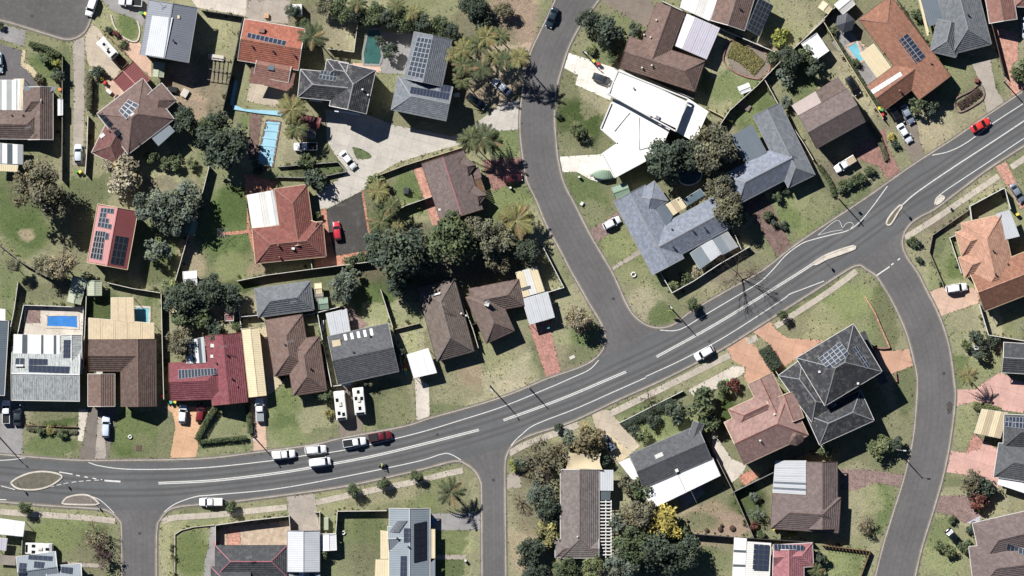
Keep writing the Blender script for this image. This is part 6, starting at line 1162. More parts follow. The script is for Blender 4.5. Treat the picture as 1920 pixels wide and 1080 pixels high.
T('big',640,540,28,3.4,'gr','grey green tree in the lawn behind slate house'); T('shrub',655,520,18,2.2,'gr','small grey tree under the long fence'); T('shrub',750,660,15,2.0,'dk','dark shrub between slate house and white carport'); T('shrub',658,488,15,1.4,'mid','bush by the orange paving corner'); T('shrub',676,484,12,1.2,'mid','second bush by the orange paving corner'); T('shrub',594,404,8,.9,'mid','small bush beside the red hip house'); T('shrub',590,340,22,2.0,'dk','dark bush in the shaded gap above the red hip house')
T('shrub',1310,752,30,3.0,'mid','dense green tree below the pale parking bay'); T('shrub',1335,790,20,2.6,'mid','green shrub left of the red brown house'); T('shrub',1375,718,14,1.6,'rd','dark red shrub by the parking bay'); T('shrub',1352,728,14,1.6,'mid','green shrub along the parking bay'); T('shrub',1270,772,22,2.2,'dk','dark shrub behind the white front wall'); T('shrub',1222,790,14,1.4,'dk','low dark shrub inside the front garden wall'); T('shrub',1190,805,12,1.2,'dk','low shrub left in the front garden'); T('shrub',1205,818,14,1.2,'lt','pale grass clump in the front garden')
T('shrub',1415,930,10,1.0,'gr','grey shrub at the fence of the bare dirt garden'); T('thin',1418,962,18,1.8,'gr','thin grey tree in the shaded side lawn'); T('shrub',1412,985,9,.8,'rd','dark reddish ball shrub along the fence'); T('shrub',1427,1004,9,.8,'mid','green ball shrub along the fence'); T('shrub',1482,1001,8,.8,'lm','lime shrub below the brown T house'); T('thin',1625,985,20,1.8,'tn','small bare tree on the lower right lawn'); T('shrub',1535,1048,14,1.4,'dk','dark shrub right of the pink house')
T('shrub',1828,635,15,1.8,'dk','dark shrub at the white fence corner'); T('shrub',1858,640,14,1.6,'dk','dark shrub along the white fence'); T('shrub',1838,665,15,1.8,'dk','dark shrub on the lawn near the white box'); T('shrub',1812,645,11,1.2,'lt','light shrub left of the dark corner shrubs'); T('shrub',1870,635,9,1.0,'ye','yellowish shrub along the white fence'); T('gum',1820,905,26,2.0,'br','brown and green garden shrub below the pink driveway'); T('shrub',1850,910,20,1.6,'dk','dark garden shrub by the white awning'); T('shrub',1835,935,18,1.6,'rd','dark purple shrub above the bins'); T('shrub',1822,900,14,1.4,'mid','green shrub in the pink driveway garden'); T('shrub',1826,990,13,1.2,'dk','dark round shrub by the blue tarpaulin'); T('shrub',1780,1030,14,1.0,'lt','light shrub on the lower right verge'); T('shrub',1812,1025,14,1.4,'mid','green shrub beside the brown corner house'); T('shrub',1765,1022,12,.9,'mid','low shrub left of the black sedan'); T('shrub',1786,975,8,.7,'mid','tiny shrub above the black sedan')
T('shrub',1440,405,10,.9,'mid','small green shrub right of the brown brick driveway'); T('shrub',1450,420,8,.8,'dk','dark shrub right of the brown brick driveway'); T('shrub',1468,424,9,.8,'dk','small dark lawn shrub by brick driveway'); T('shrub',1455,370,10,1.2,'mid','green shrub under the grey L house eave'); T('shrub',1472,358,9,1.0,'dk','dark shrub under the grey L house eave'); T('shrub',1285,520,14,1.0,'mid','low shrub inside the blue grey house front garden'); T('shrub',1262,535,10,.9,'lt','light shrub in the front garden corner'); T('shrub',1302,508,9,.8,'cr','cream flowering shrub in the front garden')
T('shrub',1720,455,8,.7,'dk','dark verge shrub at the right junction corner'); T('shrub',1722,488,7,.6,'dk','lower dark verge shrub at the right corner'); T('shrub',1710,452,12,.7,'mid','green verge clump at the right junction'); T('shrub',105,120,10,1.2,'lm','yellow green shrub beside dark driveway lawn'); T('shrub',88,112,14,1.4,'mid','green shrub on the driveway lawn'); T('shrub',72,145,10,1.1,'ol','olive shrub at the cream edging'); T('shrub',112,140,14,1.6,'dk','dark shrub along the lane fence'); T('shrub',185,136,12,1.4,'dk','dark bush by the caravan terrace'); T('shrub',2,48,8,1.0,'dk','dark bush at the left edge by the turning circle'); T('shrub',205,55,7,.6,'dk','small bed shrub beside the ringed lawn'); T('shrub',234,83,7,.6,'mid','small bed shrub along the red fence'); T('shrub',218,65,7,.6,'rd','reddish bed shrub along the red fence')
for i, (x, y, r, h_, c) in enumerate(((548,22,16,2.6,'dk'),(568,45,14,2.2,'mid'),(640,18,26,3.6,'mid'),(610,10,20,3,'ol'),(668,22,22,3,'dk'),(700,32,24,3.2,'mid'),(730,35,24,3.4,'dk'),(760,38,24,3.2,'mid'),(790,42,24,3.2,'dk'),(820,52,22,3.0,'mid'),(845,62,20,2.8,'dk'))): T('big' if i % 2 else 'gum',x,y,r,h_,c,['leafy tree in the top row, far left above the orange house','leafy tree beside the orange house roof corner','tall leafy tree above the dry fenced lawn','olive tree at the top above the dry lawn','dark tree at the fence above the green pool','green tree just above the green pool','dark tree in the row right of the green pool','green tree in the row behind the grey paving','dark tree in the row above the white solar roof','green tree in the row at the roof corner of the grey tiled house','dark tree at the right end of the top row'][i])
T('big',885,14,26,3.0,'dk','dark shrubby tree at the top middle'); T('shrub',905,42,18,2.4,'dk','dark bush below the top middle tree'); T('gum',945,20,20,2.4,'br','brownish bush by the pink dirt at the top'); T('shrub',712,75,10,2.0,'dk','dark bush overhanging the green pool'); T('shrub',730,92,16,2.4,'dk','dark tree shading the grey paving'); T('shrub',1640,168,8,.8,'mid','narrow shrub along the cream fence'); T('shrub',1603,118,8,.9,'mid','green shrub along the aqua pool fence'); T('shrub',1560,60,9,1.0,'mid','green shrub left of the dark gazebo'); T('shrub',1550,180,12,1.0,'dk','dark shrub behind two tone brown house'); T('shrub',705,345,18,2.0,'lt','light shrub at the top of the court palms'); T('shrub',712,392,16,1.8,'mid','green shrub between the court palms'); T('shrub',700,440,18,2.0,'mid','green bush at the right edge of the court'); T('shrub',572,300,16,2.2,'mid','green bush between pool cover and white truck')
for i, (x, y) in enumerate(((95,800),(118,803),(75,800))): T('shrub',x,y+9,10,.6,'mid' if i else 'ye',('yellowish low shrub in the brick bed of the stained roof house','green low shrub at the right of the brick bed','green low shrub at the left of the brick bed')[i],group='front bed shrubs',name='shrub',cat='shrub')
# leafy hedges
def hedge(label, pts, wpx, h, colr, name='hedge'):
    R = random.Random(len(label)*7+int(pts[0][0])); L = pl(pts, .4); o = L[0].copy(); n = len(L); lv = []; ln = sum((b-a).length for a, b in zip(L, L[1:])); wd = wpx*S
    for _ in range(int(ln*wd*110+ln*h*60)):
        i = R.randrange(n-1); p = L[i].lerp(L[i+1], R.random())-o; d = (L[i+1]-L[i]).normalized(); nn = Vector((-d.y, d.x, 0)); s = R.uniform(-.5, .5); zz = h*(1-R.random()**2*.9)
        lv.append((p+nn*s*wd*(1+.1*R.uniform(-1, 1))+Vector((0, 0, zz*(1-.25*abs(s)**2))), (Vector((0, 0, .7))+nn*s+rvec(R)*.7).normalized(), .16*R.uniform(.7, 1.3), R.uniform(.75, 1.25), R.random()))
    r = tag(empty(name, o), label, 'hedge'); c = link('foliage', leafmesh('foliage', lv), r); c.color = C(FC.get(colr, colr), .62)
    m = MB(); 
    for a, b in zip(L[::3], L[3::3]): m.bar(a-o, b-o, wd*.35, h*.5)
    m.build('stem', 'bark', r)
hedge('diagonal clipped hedge right of the orange driveway', [(404,764),(386,793),(369,824)], 11, 1.4, 'mid'); hedge('low clipped hedge along the crimson house front verge', [(372,829),(420,824),(462,820)], 8, 1.1, 'mid'); hedge('short hedge left of the salmon strip driveway', [(464,756),(468,785),(470,812)], 10, 1.2, 'mid')
hedge('thick dark hedge between two salmon driveways', [(1432,652),(1444,672),(1456,690)], 24, 1.8, 'dk'); hedge('clipped hedge below the pink driveway palm', [(1825,760),(1850,764),(1876,772)], 14, 1.1, 'lt'); hedge('long hedge beside the access lane terrace', [(168,140),(168,180),(166,205)], 11, 1.8, 'ol'); hedge('overgrown hedge along the dark driveway lawn', [(55,82),(85,90),(112,104)], 10, 1.2, 'mid'); hedge('planting strip along the aqua pool fence', [(1552,52),(1580,95),(1608,140),(1650,205)], 6, 1.0, 'mid'); hedge('weedy planting strip right of the two tone brown house', [(1628,230),(1650,265),(1662,300)], 10, .6, 'ol')
hedge('shrubby strip inside the white front garden wall', [(1168,800),(1215,775),(1262,752)], 14, 1.0, 'dk'); hedge('narrow garden strip beside the white utility truck', [(1535,310),(1556,342),(1564,368)], 9, .8, 'mid'); hedge('yellow flowering ground cover in the kidney bed', [(1368,92),(1390,100),(1412,118),(1424,128)], 32, .3, 'ye'); hedge('dark planting in the narrow brick bed at upper right', [(1797,200),(1815,188),(1838,170)], 14, .5, 'pk'); hedge('garden bed along the front of stained roof house', [(50,803),(100,808),(145,810)], 8, .5, 'ol')
# ------------------------------------------------------------------ palms with single fronds
def frondmesh(seed, L=1.0, droop=.5, wid=.16, nl=16, up=.35):
    R = random.Random(seed); v = []; f = []; lc = []
    pt = lambda t: Vector((L*t*(1-.12*t), 0, L*(up*t-droop*t*t)))
    def quad(a, b, c, d, sh):
        i = len(v); v.extend([a, b, c, d]); f.append((i, i+1, i+2, i+3)); lc.extend([sh, R.random()*.9, 0, 1]*4)
    for k in range(8):
        p, q = pt(k/8), pt((k+1)/8); e = Vector((0, .018*L*(1-k/9), 0)); quad(p-e, q-e, q+e, p+e, 1.3)
    for k in range(nl):
        t = .14+.86*k/nl; p = pt(t); tl = wid*L*math.sin(PI*min(1, .18+t*.8))**.7*R.uniform(.85, 1.15)*1.5; w_ = .027*L
        for s in (1, -1):
            tip = p+Vector((tl*.55, s*tl, -tl*.35+R.uniform(-.03, .03))); e = Vector((w_, 0, 0)); quad(p-e, p+e, tip+e*.3, tip-e*.3, R.uniform(.75, 1.25))
    me = bpy.data.meshes.new('frond'); me.from_pydata([tuple(q) for q in v], [], f); c = me.color_attributes.new('lc', 'FLOAT_COLOR', 'POINT'); c.data.foreach_set('color', lc); me.materials.append(MAT('foliage')); return me
FR = [frondmesh(1, 1, .6, .1, 15), frondmesh(2, 1, .85, .095, 15), frondmesh(3, 1, .35, .1, 15, .5), frondmesh(4, 1, 1.1, .095, 15, .3)]
_tm = MB(); _tm.tube([(0, 0, 0), (.01, 0, .15), (-.01, .01, .5), (.01, 0, .85), (0, 0, 1)], [.2, .15, .125, .11, .13], 9); PT = _tm.mesh('trunk', 'bark_pale', True)
_tm = MB(); _tm.tube([(0, 0, 0), (0, 0, .3), (0, 0, .7), (0, 0, 1)], [.42, .36, .36, .5], 10); PT2 = _tm.mesh('trunk', 'bark', True)
def palm(x, y, r, h, colr, label, n=15, fat=False):
    n = int(n*1.05); r *= 1.1; h *= 1.2; colr = {'ye': '#908f5e', 'lt': '#727b54', 'mid': '#5e694b', 'ol': '#5f684d'}.get(colr, colr)
    R = random.Random(int(x*31+y)); o = tag(empty('palm_tree', P(x, y), R.uniform(0, 6.28)), label, 'palm tree'); t = link('trunk', PT2 if fat else PT, o); t.scale = (1, 1, h); o.rotation_euler = (R.uniform(-.06, .06), R.uniform(-.06, .06), R.uniform(0, 6.28)); r *= R.uniform(.85, 1.15)
    for k in range(n):
        q = link('frond', FR[R.choice((0, 0, 1, 2, 3)) if not fat else R.choice((0, 1, 2, 2, 0))], o); q.location = (0, 0, h-.05+.1*(k % 3)); s = r*S*R.uniform(.85, 1.12); q.scale = (s, s*1.15, s*R.uniform(.8, 1.1))
        q.rotation_euler = (0, 0, 2*PI*k*.381966); q.color = C(FC.get(colr, colr) if k % 7 != 5 else '#94825f', .62)
PALMS = [(870,95,24,6,'ye','palm at the upper left of the palm grove'),(895,85,24,6.4,'lt','palm second from left along the grove top'),(915,72,24,6.6,'ye','palm at the top of the grove'),(935,72,24,6.5,'lt','palm at the top right of the grove'),(850,105,20,5.5,'ye','palm touching the grey tiled house roof'),(865,125,24,6,'lt','palm at the left of the grove near roof edge'),(900,130,24,6.2,'mid','palm in the middle of the grove'),(945,120,25,6.5,'mid','palm right of the grove middle'),(868,150,20,5.2,'lt','palm above the dark green station wagon'),(925,110,20,6,'ye','palm inside the grove beside the big palm')]
for a_ in PALMS: palm(*a_)
palm(976,112,24,7.5,'ye','largest pale palm at the roadside end of the grove',22); palm(880,263,28,5.5,'lt','palm at the left of the trio below the concrete driveway',18); palm(905,258,28,5.8,'mid','middle palm of the trio below the concrete driveway',18); palm(925,268,25,5.2,'mid','right palm of the trio near the side street',16)
palm(968,412,38,3.8,'ye','big feathery palm on the verge of the side street',30,True); palm(548,205,30,5.5,'ye','tall yellow green palm above the white truck',18); palm(560,240,22,4.5,'lt','lower palm beside the yellow green palm',14); palm(590,70,26,6.2,'mid','dark palm beside the orange roofed house',18); palm(545,250,18,4,'ye','small palm by the blue pool cover',12); palm(745,12,20,4.5,'lt','palm at the top edge above the tree row',14); palm(670,8,20,4.5,'lt','palm at the top edge left',14); palm(775,25,18,4.2,'ye','palm in the top tree row',12)
palm(713,360,26,4.5,'ye','palm at the top of the court group',16); palm(735,385,24,4.2,'lt','palm right in the court group',16); palm(715,415,26,4.4,'lt','palm at the bottom of the court group',16); palm(745,430,20,4,'ye','small palm above the huge dark tree',14); palm(846,922,28,4.2,'ol','palm with long fronds on the bottom corner lawn',13); palm(1812,706,22,4.8,'ye','palm beside the pink driveway at right',14); palm(1528,1070,16,2,'lt','small palm in the pink house garden',12); palm(1080,240,16,1.8,'lt','small palm on the white house lawn',12)
# ------------------------------------------------------------------ leafless trees
def bare(x, y, r, h, label, seed):
    R = random.Random(seed); o = tag(empty('bare_tree', P(x, y)), label, 'tree'); m = MB(); mt = MB()
    def grow(mbx, p, d, l, rad, dep):
        q = p+d*l; mid = p.lerp(q, .5)+rvec(R)*l*.08; mbx.tube([p, mid, q], [rad, rad*.85, rad*.65], 5, cap=False)
        if dep == 0: return
        for _ in range(3 if dep > 1 else 4):
            nd = (d+rvec(R)*.85+Vector((0, 0, .15))).normalized(); grow(m, q, nd, l*R.uniform(.6, .85), rad*.55, dep-1)
    s = r*S; grow(mt, Vector((0, 0, 0)), Vector((R.uniform(-.1, .1), R.uniform(-.1, .1), 1)), h*.3, .13, 0)
    for k in range(6): 
        a_ = k*1.05+R.random(); grow(m, Vector((0, 0, h*.28)), Vector((math.cos(a_)*.8, math.sin(a_)*.8, .7)).normalized(), s*.45, .1, 4)
    mt.build('trunk', 'bark', o); m.build('branches', 'bark', o)
bare(1382,512,46,5.5,'leafless tree on the verge casting a twiggy shadow on the road',3); bare(1012,858,42,4.5,'leafless brown tree at the lower junction corner',5); bare(1215,748,14,2.6,'small leafless street tree on the footpath',8); bare(185,1000,24,3.2,'leafless spiky tree on the lower left lawn',9); bare(1625,985,16,2.6,'leafless shrub on the lower right lawn',12); bare(338,640,24,4.0,'leafless tree beside the crimson house',14); bare(975,940,14,1.6,'leafless shrub right of the narrow street',15)

# ================================================================== STREET FURNITURE AND SMALL THINGS
def lamp(x, y, h, ang, label, arm=1.6, wires=False, name='street_lamp'):
    o = tag(empty(name, P(x, y), -math.radians(ang)), label, 'street lamp' if name == 'street_lamp' else 'pole'); m = MB(); m.tube([(0, 0, 0), (0, 0, h*.6), (0, 0, h)], [.16, .13, .1], 8); m.build('pole', 'timber_grey', o)
    if arm:
        m = MB(); m.tube([(0, 0, h-.5), (arm*.6, 0, h-.1), (arm, 0, h)], [.04, .04, .04], 6); m.build('arm', 'steel', o); m = MB(); m.box((arm+.25, 0, h-.1), .7, .26, .14, taper=.8); m.build('lamp_head', 'lamp_white', o)
    if wires:
        m = MB(); m.box((0, 0, h-.8), .12, 2.0, .12); m.build('crossarm', 'timber', o)
lamp(918,723,7.0,60,'street lamp post on the verge below the L shaped brown house',.9); lamp(1253,572,6.6,50,'timber pole with a pale lamp on the corner verge',.5); lamp(1571,371,6.8,40,'timber power pole with shadow across the bay marking',0,True,'power_pole'); lamp(476,819,6.6,60,'timber pole beside the salmon strip driveway',.4); lamp(-8,812,7.2,40,'street lamp at the left edge',1.0); lamp(1680,842,7.0,5,'street lamp beside the shaded pale conifer',1.2); lamp(1990,70,7.5,170,'power pole at the right edge',0,True,'power_pole'); lamp(1882,153,7,60,'pole beside the salmon driveway at top right',0,False,'power_pole'); lamp(1093,97,4.5,40,'lamp post by the cream driveway bins',.5); lamp(992,727,5,50,'slim pole on the verge near the pink brick driveway',0,False,'power_pole')
def sign(x, y, ang, label, hgt=2.2, colr='#f0f0f0', w_=.6, h_=.75):
    o = tag(empty('traffic_sign', P(x, y), -math.radians(ang)), label, 'sign'); m = MB(); m.tube([(0, 0, 0), (0, 0, hgt+h_)], [.035, .035], 6); m.build('post', 'steel', o); m = MB(); m.box((.05, 0, hgt), .03, w_, h_); q = m.build('plate', 'matcol', o); q.color = C(colr, .8)
sign(1689,390,20,'keep left sign on the stone coloured median'); sign(1544,487,20,'keep left sign on the long pale median'); sign(1767,374,30,'small sign on the wedge island'); sign(113,896,0,'sign at the right tip of the almond island'); sign(172,937,0,'sign on the half moon kerb island'); sign(32,906,0,'sign at the left tip of the almond island'); sign(1254,582,90,'yellow green warning sign on the corner verge',2.0,'#d7e23c',1.3,.9); sign(1595,380,60,'sign on the verge at the bus bay')
# wheelie bins
def binproto():
    r = empty('wheelie_bin'); m = MB(); q = [(-.24,-.24,.08),(.24,-.24,.08),(.24,.24,.08),(-.24,.24,.08),(-.3,-.29,.95),(.34,-.29,.95),(.34,.29,.95),(-.3,.29,.95)]; m.hexa(q); b = m.build('body', 'matcol', r)
    m = MB(); m.hexa([(-.36,-.31,.95),(.38,-.31,.95),(.38,.31,.95),(-.36,.31,.95),(-.3,-.27,1.04),(.34,-.29,1.0),(.34,.29,1.0),(-.3,.27,1.04)]); m.build('lid', 'matcol', r)
    for yy in (-.22, .22): m = MB(); m.tube([(-.28, yy-.03, .1), (-.28, yy+.03, .1)], [.1, .1], 8); m.build('wheel', 'tyre', r)
    m = MB(); m.bar((-.4, -.25, .96), (-.4, .25, .96), .04, .04); m.build('handle', 'plastic_black', r); proto_done(r); return r
BP = binproto(); BN = [0]; BINS = []
LID = dict(green='#4f9a4a', yellow='#e6cf2e', red='#d0392e', orange='#e07a22', teal='#48b09a', dark='#2f3a38')
def bins(where, *spec_):
    for x, y, cl in spec_:
        r = copy_tree(BP) if BN[0] else BP; BN[0] += 1; r.location = P(x, y, .03); r.rotation_euler = (0, 0, random.uniform(0, 6.28)); tag(r, '%s lidded wheelie bin %s' % (cl, where), 'bin'); BINS.append((r, C(LID[cl], .8)))
bins('beside the grey metal roofed house', (266,25,'green'), (273,26,'yellow')); bins('by the caravan terrace', (192,149,'yellow'), (197,155,'red')); bins('at the end of the access lane', (144,322,'green'), (151,322,'yellow')); bins('beside the brown house at the left edge', (113,168,'orange')); bins('by the terracotta house fence end', (1653,206,'green'), (1648,203,'yellow'), (1654,215,'red')); bins('on the cream driveway garden edge', (1113,115,'yellow'), (1122,120,'red')); bins('at the crimson house corner', (321,754,'teal'), (329,753,'yellow')); bins('right of the U shaped brown house', (304,743,'red')); bins('between slate house and white carport', (759,686,'red'), (760,693,'yellow'), (761,700,'teal')); bins('under the pale grey carport edge', (1028,613,'teal')); bins('on the pale parking bay', (1357,717,'yellow'), (1363,713,'green')); bins('by the orange flowering shrub', (1125,820,'orange'), (1131,829,'teal')); bins('on the brownish driveway above the blue tarpaulin', (1831,948,'green'), (1835,957,'yellow'), (1838,950,'red')); bins('at the corner of the brown T house', (1451,991,'yellow')); bins('in the walled courtyard corner', (412,1022,'teal'), (405,1018,'red')); bins('at the orange right house side', (1907,402,'yellow')); bins('near the left edge driveway', (11,725,'teal'), (6,740,'orange'))
# shade sail, gazebo, clotheslines, play things
o = tag(empty('shade_sail', P(1095,865)), 'cream shade sail stretched above the long brown house', 'shade sail'); m = MB(); cs = [P(1061,848,3.2), P(1127,850,3.0), P(1130,881,3.2), P(1060,881,2.8)]; N = 8
g = lambda u, v: bil(cs, u, v)
def sp(u, v):
    p = g(u, v); ctr = g(.5, .5); pull = .12*(math.sin(PI*u)*abs(2*v-1)+math.sin(PI*v)*abs(2*u-1)); p = p.lerp(ctr, pull); p.z -= .3*math.sin(PI*u)*math.sin(PI*v); return p-o.location
for i in range(N):
    for j in range(N): m.face([sp(i/N, j/N), sp((i+1)/N, j/N), sp((i+1)/N, (j+1)/N), sp(i/N, (j+1)/N)])
m.build('cloth', 'trim_cream', o, True, True)
for c in cs: m = MB(); m.tube([(c.x-o.location.x, c.y-o.location.y, 0), (c.x-o.location.x, c.y-o.location.y, c.z+.1)], [.05, .05], 6); m.build('post', 'steel', o)
o = tag(empty('gazebo', P(1583,44)), 'dark grey hexagonal gazebo roof near the aqua pool', 'gazebo')
for k in range(6):
    a_, b_ = PI/3*k+.3, PI/3*(k+1)+.3; R_ = 2.3; m = MB(); p, q, t = Vector((R_*math.cos(a_), R_*math.sin(a_), 2.4)), Vector((R_*math.cos(b_), R_*math.sin(b_), 2.4)), Vector((0, 0, 3.3)); dn = Vector((0, 0, -.06)); m.face([p, q, t]); m.face([t+dn, q+dn, p+dn]); m.face([p+dn, q+dn, q, p]); m.build('roof_panel', 'm_dark', o)
    m = MB(); m.tube([(p.x*.93, p.y*.93, 0), (p.x*.93, p.y*.93, 2.45)], [.06, .06], 6); m.build('post', 'trim_dark', o)
def hoist(x, y, label):
    o = tag(empty('clothesline', P(x, y), .3), label, 'clothesline'); m = MB(); m.tube([(0, 0, 0), (0, 0, 2)], [.05, .04], 8); m.build('post', 'steel', o)
    for k in range(4):
        a_ = PI/2*k+.5; m = MB(); m.tube([(0, 0, 1.75), (1.7*math.cos(a_), 1.7*math.sin(a_), 2.0)], [.035, .03], 5); m.build('arm', 'steel', o)
    m = MB()
    for rr in (.7, 1.15, 1.6):
        for k in range(4):
            a_, b_ = PI/2*k+.5, PI/2*(k+1)+.5; m.tube([(rr*math.cos(a_), rr*math.sin(a_), 1.97), (rr*math.cos(b_), rr*math.sin(b_), 1.97)], [.012, .012], 4)
    m.build('line', 'steel', o)
hoist(418,438,'rotary clothesline on the lawn left of the red hip house'); hoist(1912,612,'rotary clothesline on the lawn at the right edge')
o = tag(empty('swing_set', P(768,357)), 'small dark swing set on the lawn left of the dormer house', 'swing set')
for s in (-1, 1): m = MB(); m.tube([(s*1.0, -.8, 0), (s*.8, 0, 1.8), (s*1.0, .8, 0)], [.04]*3, 6); m.build('leg', 'trim_dark', o)
m = MB(); m.tube([(-.8, 0, 1.8), (.8, 0, 1.8)], [.04, .04], 6); m.build('top_bar', 'trim_dark', o)
for s in (-.35, .35): m = MB(); m.box((s, 0, .5), .45, .25, .05); m.tube([(s-.2, 0, .5), (s-.2, 0, 1.8)], [.015]*2, 4); m.tube([(s+.2, 0, .5), (s+.2, 0, 1.8)], [.015]*2, 4); m.build('swing', 'plastic_black', o)
m = MB(); m.hexa([(-1.4,-1.0,.05),(.0,-1.0,.05),(.0,.6,.05),(-1.4,.6,.05),(-1.1,-.7,1.1),(-.2,-.7,1.1),(-.2,.2,1.1),(-1.1,.2,1.1)]); m.build('canopy', 'm_dark', o)
def boxthing(name, label, cat, x, y, sx, sy, sz, mat, rot=0, mat2=None):
    o = tag(empty(name, P(x, y), -math.radians(rot)), label, cat); m = MB(); m.box((0, 0, 0), sx, sy, sz*.85, 0, 0, .96); m.build('body', mat, o); m = MB(); m.box((0, 0, sz*.85), sx*1.04, sy*1.04, sz*.15, 0, 0, .9); m.build('top', mat2 or mat, o)
h = house('playhouse', 'small bright red playhouse roof above the crimson house', 'm_salmon', [(422,590,438,590,22,'gg')], z=1.8, p=20, cat='playhouse', win=False)
boxthing('skip_crate','blue crate beside the bottom metal house','crate',808,976,1.3,1.3,.8,'water_blue'); boxthing('utility_box','yellow green pillar box beside crossover','box',612,982,1.0,2.8,1.2,'m_sage'); boxthing('white_box','white box unit on the right hand lawn','box',1830,651,1.0,1.1,1.0,'white'); boxthing('rain_tank','white tank beside the grey tiled house','tank',858,178,.9,.9,1.2,'white'); boxthing('garden_bench','white bench seat beside the slate house fence','bench',605,610,.6,2.2,.5,'trim_white'); boxthing('letterbox','white letterbox on the grey driveway lawn','letterbox',873,1051,.5,.4,1.0,'white'); boxthing('letterbox','white letterbox near maroon hatchback','letterbox',957,352,.5,.4,1.1,'white'); boxthing('letterbox','white letterbox on the cream driveway corner lawn','letterbox',1086,332,.5,.4,1.0,'white'); boxthing('access_cover','square dark steel cover on the front lawn','cover',260,840,1.2,1.3,.08,'trim_brown'); boxthing('access_cover','white concrete cover on the corner lawn','cover',1073,670,1.2,.7,.1,'offwhite',-25); boxthing('garden_table','white table beside the lane terrace','table',205,172,1.2,.8,.75,'white',40); boxthing('pump_box','white pump box on the verge lawn by the side street','box',1091,382,.6,.8,.5,'white',30); boxthing('red_chair','red seat on the lawn at upper right','seat',1831,151,.9,.9,.9,'trim_red')
boxthing('ride_on_mower','red ride-on mower in the dirt yard','mower',324,168,2.0,1.2,.9,'m_salmon',10,'plastic_black'); boxthing('junk_pile','white junk heap in the dirt yard','junk',347,175,1.4,1.8,.6,'offwhite',30); boxthing('outdoor_table','dark outdoor setting on the lane terrace','table',222,184,1.4,1.0,.75,'trim_dark',40); boxthing('rubbish_heap','timber heap in the dirt yard left of the orange house','heap',405,108,3.5,1.2,.5,'offwhite',8); boxthing('deck_table','round pale table behind the orange house','table',500,30,1.0,1.0,.7,'orange_conc'); boxthing('white_umbrella','white square umbrella at the top middle','umbrella',558,20,2.2,2.6,2.2,'white'); boxthing('rock_pile','pale stones beside the yellow flower bed','rocks',1395,198,3,1.4,.4,'conc_brown',30)
m = MB(); m.poly(px([(1812,980),(1838,966),(1834,985)]), .9, 0, .05); tag(m.build('blue_tarpaulin', 'm_lilac'), 'pale blue triangular tarpaulin beside the lower right bins', 'tarpaulin')
for lb_, q_, mt_ in (('blue tarpaulin heap beside the red brown house fence',[(1496,772),(1503,770),(1510,784),(1504,788)],'cover_blue'),('cream sail cloth in the sandy back yard',[(322,578),(352,574),(350,585),(326,588)],'trim_cream'),('grey deck of the lean-to at lower left',[(1,1040),(30,1042),(30,1060),(1,1058)],'timber_grey')):
    m = MB(); m.poly(px(q_), .8, 0, .1); tag(m.build('ground_cloth' if 'deck' not in lb_ else 'timber_deck', mt_), lb_, 'tarpaulin' if 'deck' not in lb_ else 'deck')
def ring(label, x, y, r0=.35, name='tyre_planter'):
    m = MB(); m.tube([(r0*math.cos(t), r0*math.sin(t), .2) for t in (2*PI*k/14 for k in range(15))], [.16]*15, 7); o = m.build(name, 'white', None, True); o.location = P(x, y); tag(o, label, 'planter')
ring('white ring planter on the top right lawn', 1446, 78); ring('white ring planter on the bottom back lawn', 644, 999); ring('white ring planter on the corner lawn', 1188, 515, .5); ring('pale ring on the front lawn', 244, 819)
for i, (x, y, s) in enumerate(((1325,994,.5),(1350,992,.6),(1373,990,.7),(1353,985,.4))):
    m = MB(); m.tube([(0, 0, 0), (0, 0, .35), (0, 0, .5)], [s*.8, s, s*.4], 8); o = m.build('stump', 'soil'); o.location = P(x, y); tag(o, 'dark stump in the bare dirt garden, '+('leftmost','second from left, lower','rightmost','smallest, set back')[i], 'stump', 'stumps in the dirt garden')
# courtyard timber frame and clutter in the dirt yard
o = tag(empty('deck_structure', P(400,122)), 'timber deck frame in the dirt yard', 'frame')
for k in range(6): m = MB(); m.bar(P(385+k*8,104+k*1.5,.4)-o.location, P(381+k*8,150+k*.5,.4)-o.location, .1, .15); m.build('joist', 'timber_grey', o)
for y in (106,128,148): m = MB(); m.bar(P(382,y,.55)-o.location, P(430,y+6,.55)-o.location, .1, .15); m.build('bearer', 'timber_grey', o)
o = tag(empty('rail_trellis', P(1585,1030)), 'open timber trellis strip along the lower right lawn', 'trellis')
for k in range(14): m = MB(); m.bar(P(1545+k*6.4,1020+k*.9,.9)-o.location, P(1549+k*6.4,1028+k*.9,.9)-o.location, .1, .08); m.build('rung', 'timber', o)
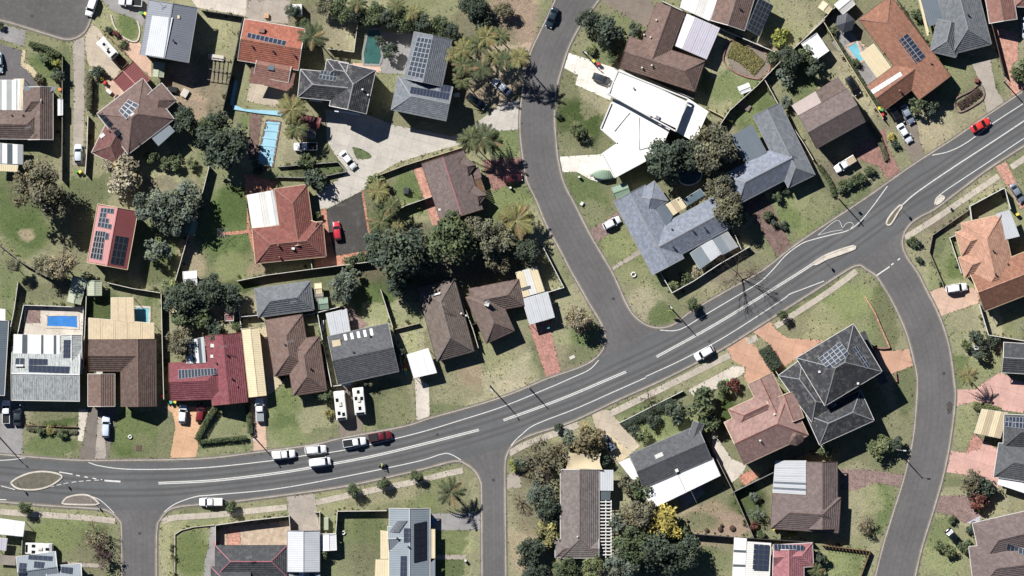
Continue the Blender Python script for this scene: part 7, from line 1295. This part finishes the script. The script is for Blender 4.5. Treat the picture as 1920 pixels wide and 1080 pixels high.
# ------------------------------------------------------------------ weeds and tufts too many to count
def inside(p, poly):
    c = False; j = len(poly)-1
    for i in range(len(poly)):
        if (poly[i][1] > p[1]) != (poly[j][1] > p[1]) and p[0] < (poly[j][0]-poly[i][0])*(p[1]-poly[i][1])/(poly[j][1]-poly[i][1])+poly[i][0]: c = not c
        j = i
    return c
PB = [(min(q[0] for q in g_), max(q[0] for q in g_), min(q[1] for q in g_), max(q[1] for q in g_), g_) for g_ in PAVED]
def paved(p): return any(a <= p[0] <= b and c <= p[1] <= d and inside(p, g_) for a, b, c, d, g_ in PB)
R = random.Random(99); lv = []
def tuft(p, n, sz, sh):
    for _ in range(n): lv.append((Vector((p[0]+R.gauss(0, .14), p[1]+R.gauss(0, .14), .04+R.random()*sz*.6)), (Vector((0, 0, .8))+rvec(R)*.9).normalized(), sz*R.uniform(.6, 1.3), sh*R.uniform(.7, 1.3), R.random()))
for lb, pts, mt_, hh in FN:
    q = px(pts)
    for a_, b_ in zip(q, q[1:]):
        for k in range(int((b_-a_).length*2.2)):
            p = a_.lerp(b_, R.random())+Vector((R.gauss(0, .45), R.gauss(0, .45), 0))
            if not paved(p): tuft(p, R.choice((2, 4, 7)), .17, R.uniform(.5, 1.1))
            if R.random() < .09 and not paved(p):
                s_ = R.uniform(.3, .75); sh_ = R.uniform(.55, 1.15)
                for _ in range(int(60*s_)):
                    d_ = rvec(R); lv.append((p+Vector((d_.x*s_, d_.y*s_, .15+s_*.7*abs(d_.z)+s_*.3)), (Vector((0, 0, .6))+d_).normalized(), .17*R.uniform(.7, 1.3), sh_*R.uniform(.75, 1.25), R.random()))
for pts, lb in KERBS:
    q = pl(pts)
    for a_, b_ in zip(q, q[1:]):
        if R.random() < .75:
            p = a_.lerp(b_, R.random()); p = p+Vector((R.gauss(0, .8), R.gauss(0, .8), 0))
            if not paved(p): tuft(p, 4, .13, R.uniform(.6, 1.2))
for g_ in PAVED[6:]:
    for a_, b_ in zip(g_, g_[1:]+g_[:1]):
        ln_ = math.hypot(b_[0]-a_[0], b_[1]-a_[1])
        for k in range(int(ln_*1.1)):
            t_ = R.random(); tuft((a_[0]+(b_[0]-a_[0])*t_+R.gauss(0, .1), a_[1]+(b_[1]-a_[1])*t_+R.gauss(0, .1)), 2, .13, R.uniform(.5, 1.1))
for _ in range(15000):
    p = (R.uniform(-117, 117), R.uniform(-67, 67))
    if noise.noise((p[0]*.15, p[1]*.15, 4)) > -.05+.4*R.random()-.2 and not paved(p): tuft(p, 3, .12, R.uniform(.55, 1.25))
o = tag(link('grass_tufts', leafmesh('grass_tufts', lv)), 'weeds and grass tufts along fences, kerbs and lawns', 'grass', kind='stuff'); o.color = C('#66704a', .62)
# colours that live on each object
bpy.context.view_layer.update()
for r, c in CARS: setcol(r, c)
for r, c in BINS:
    for ch in r.children: ch.color = c if ch.name.startswith('lid') else C('#3d4a40', .8)
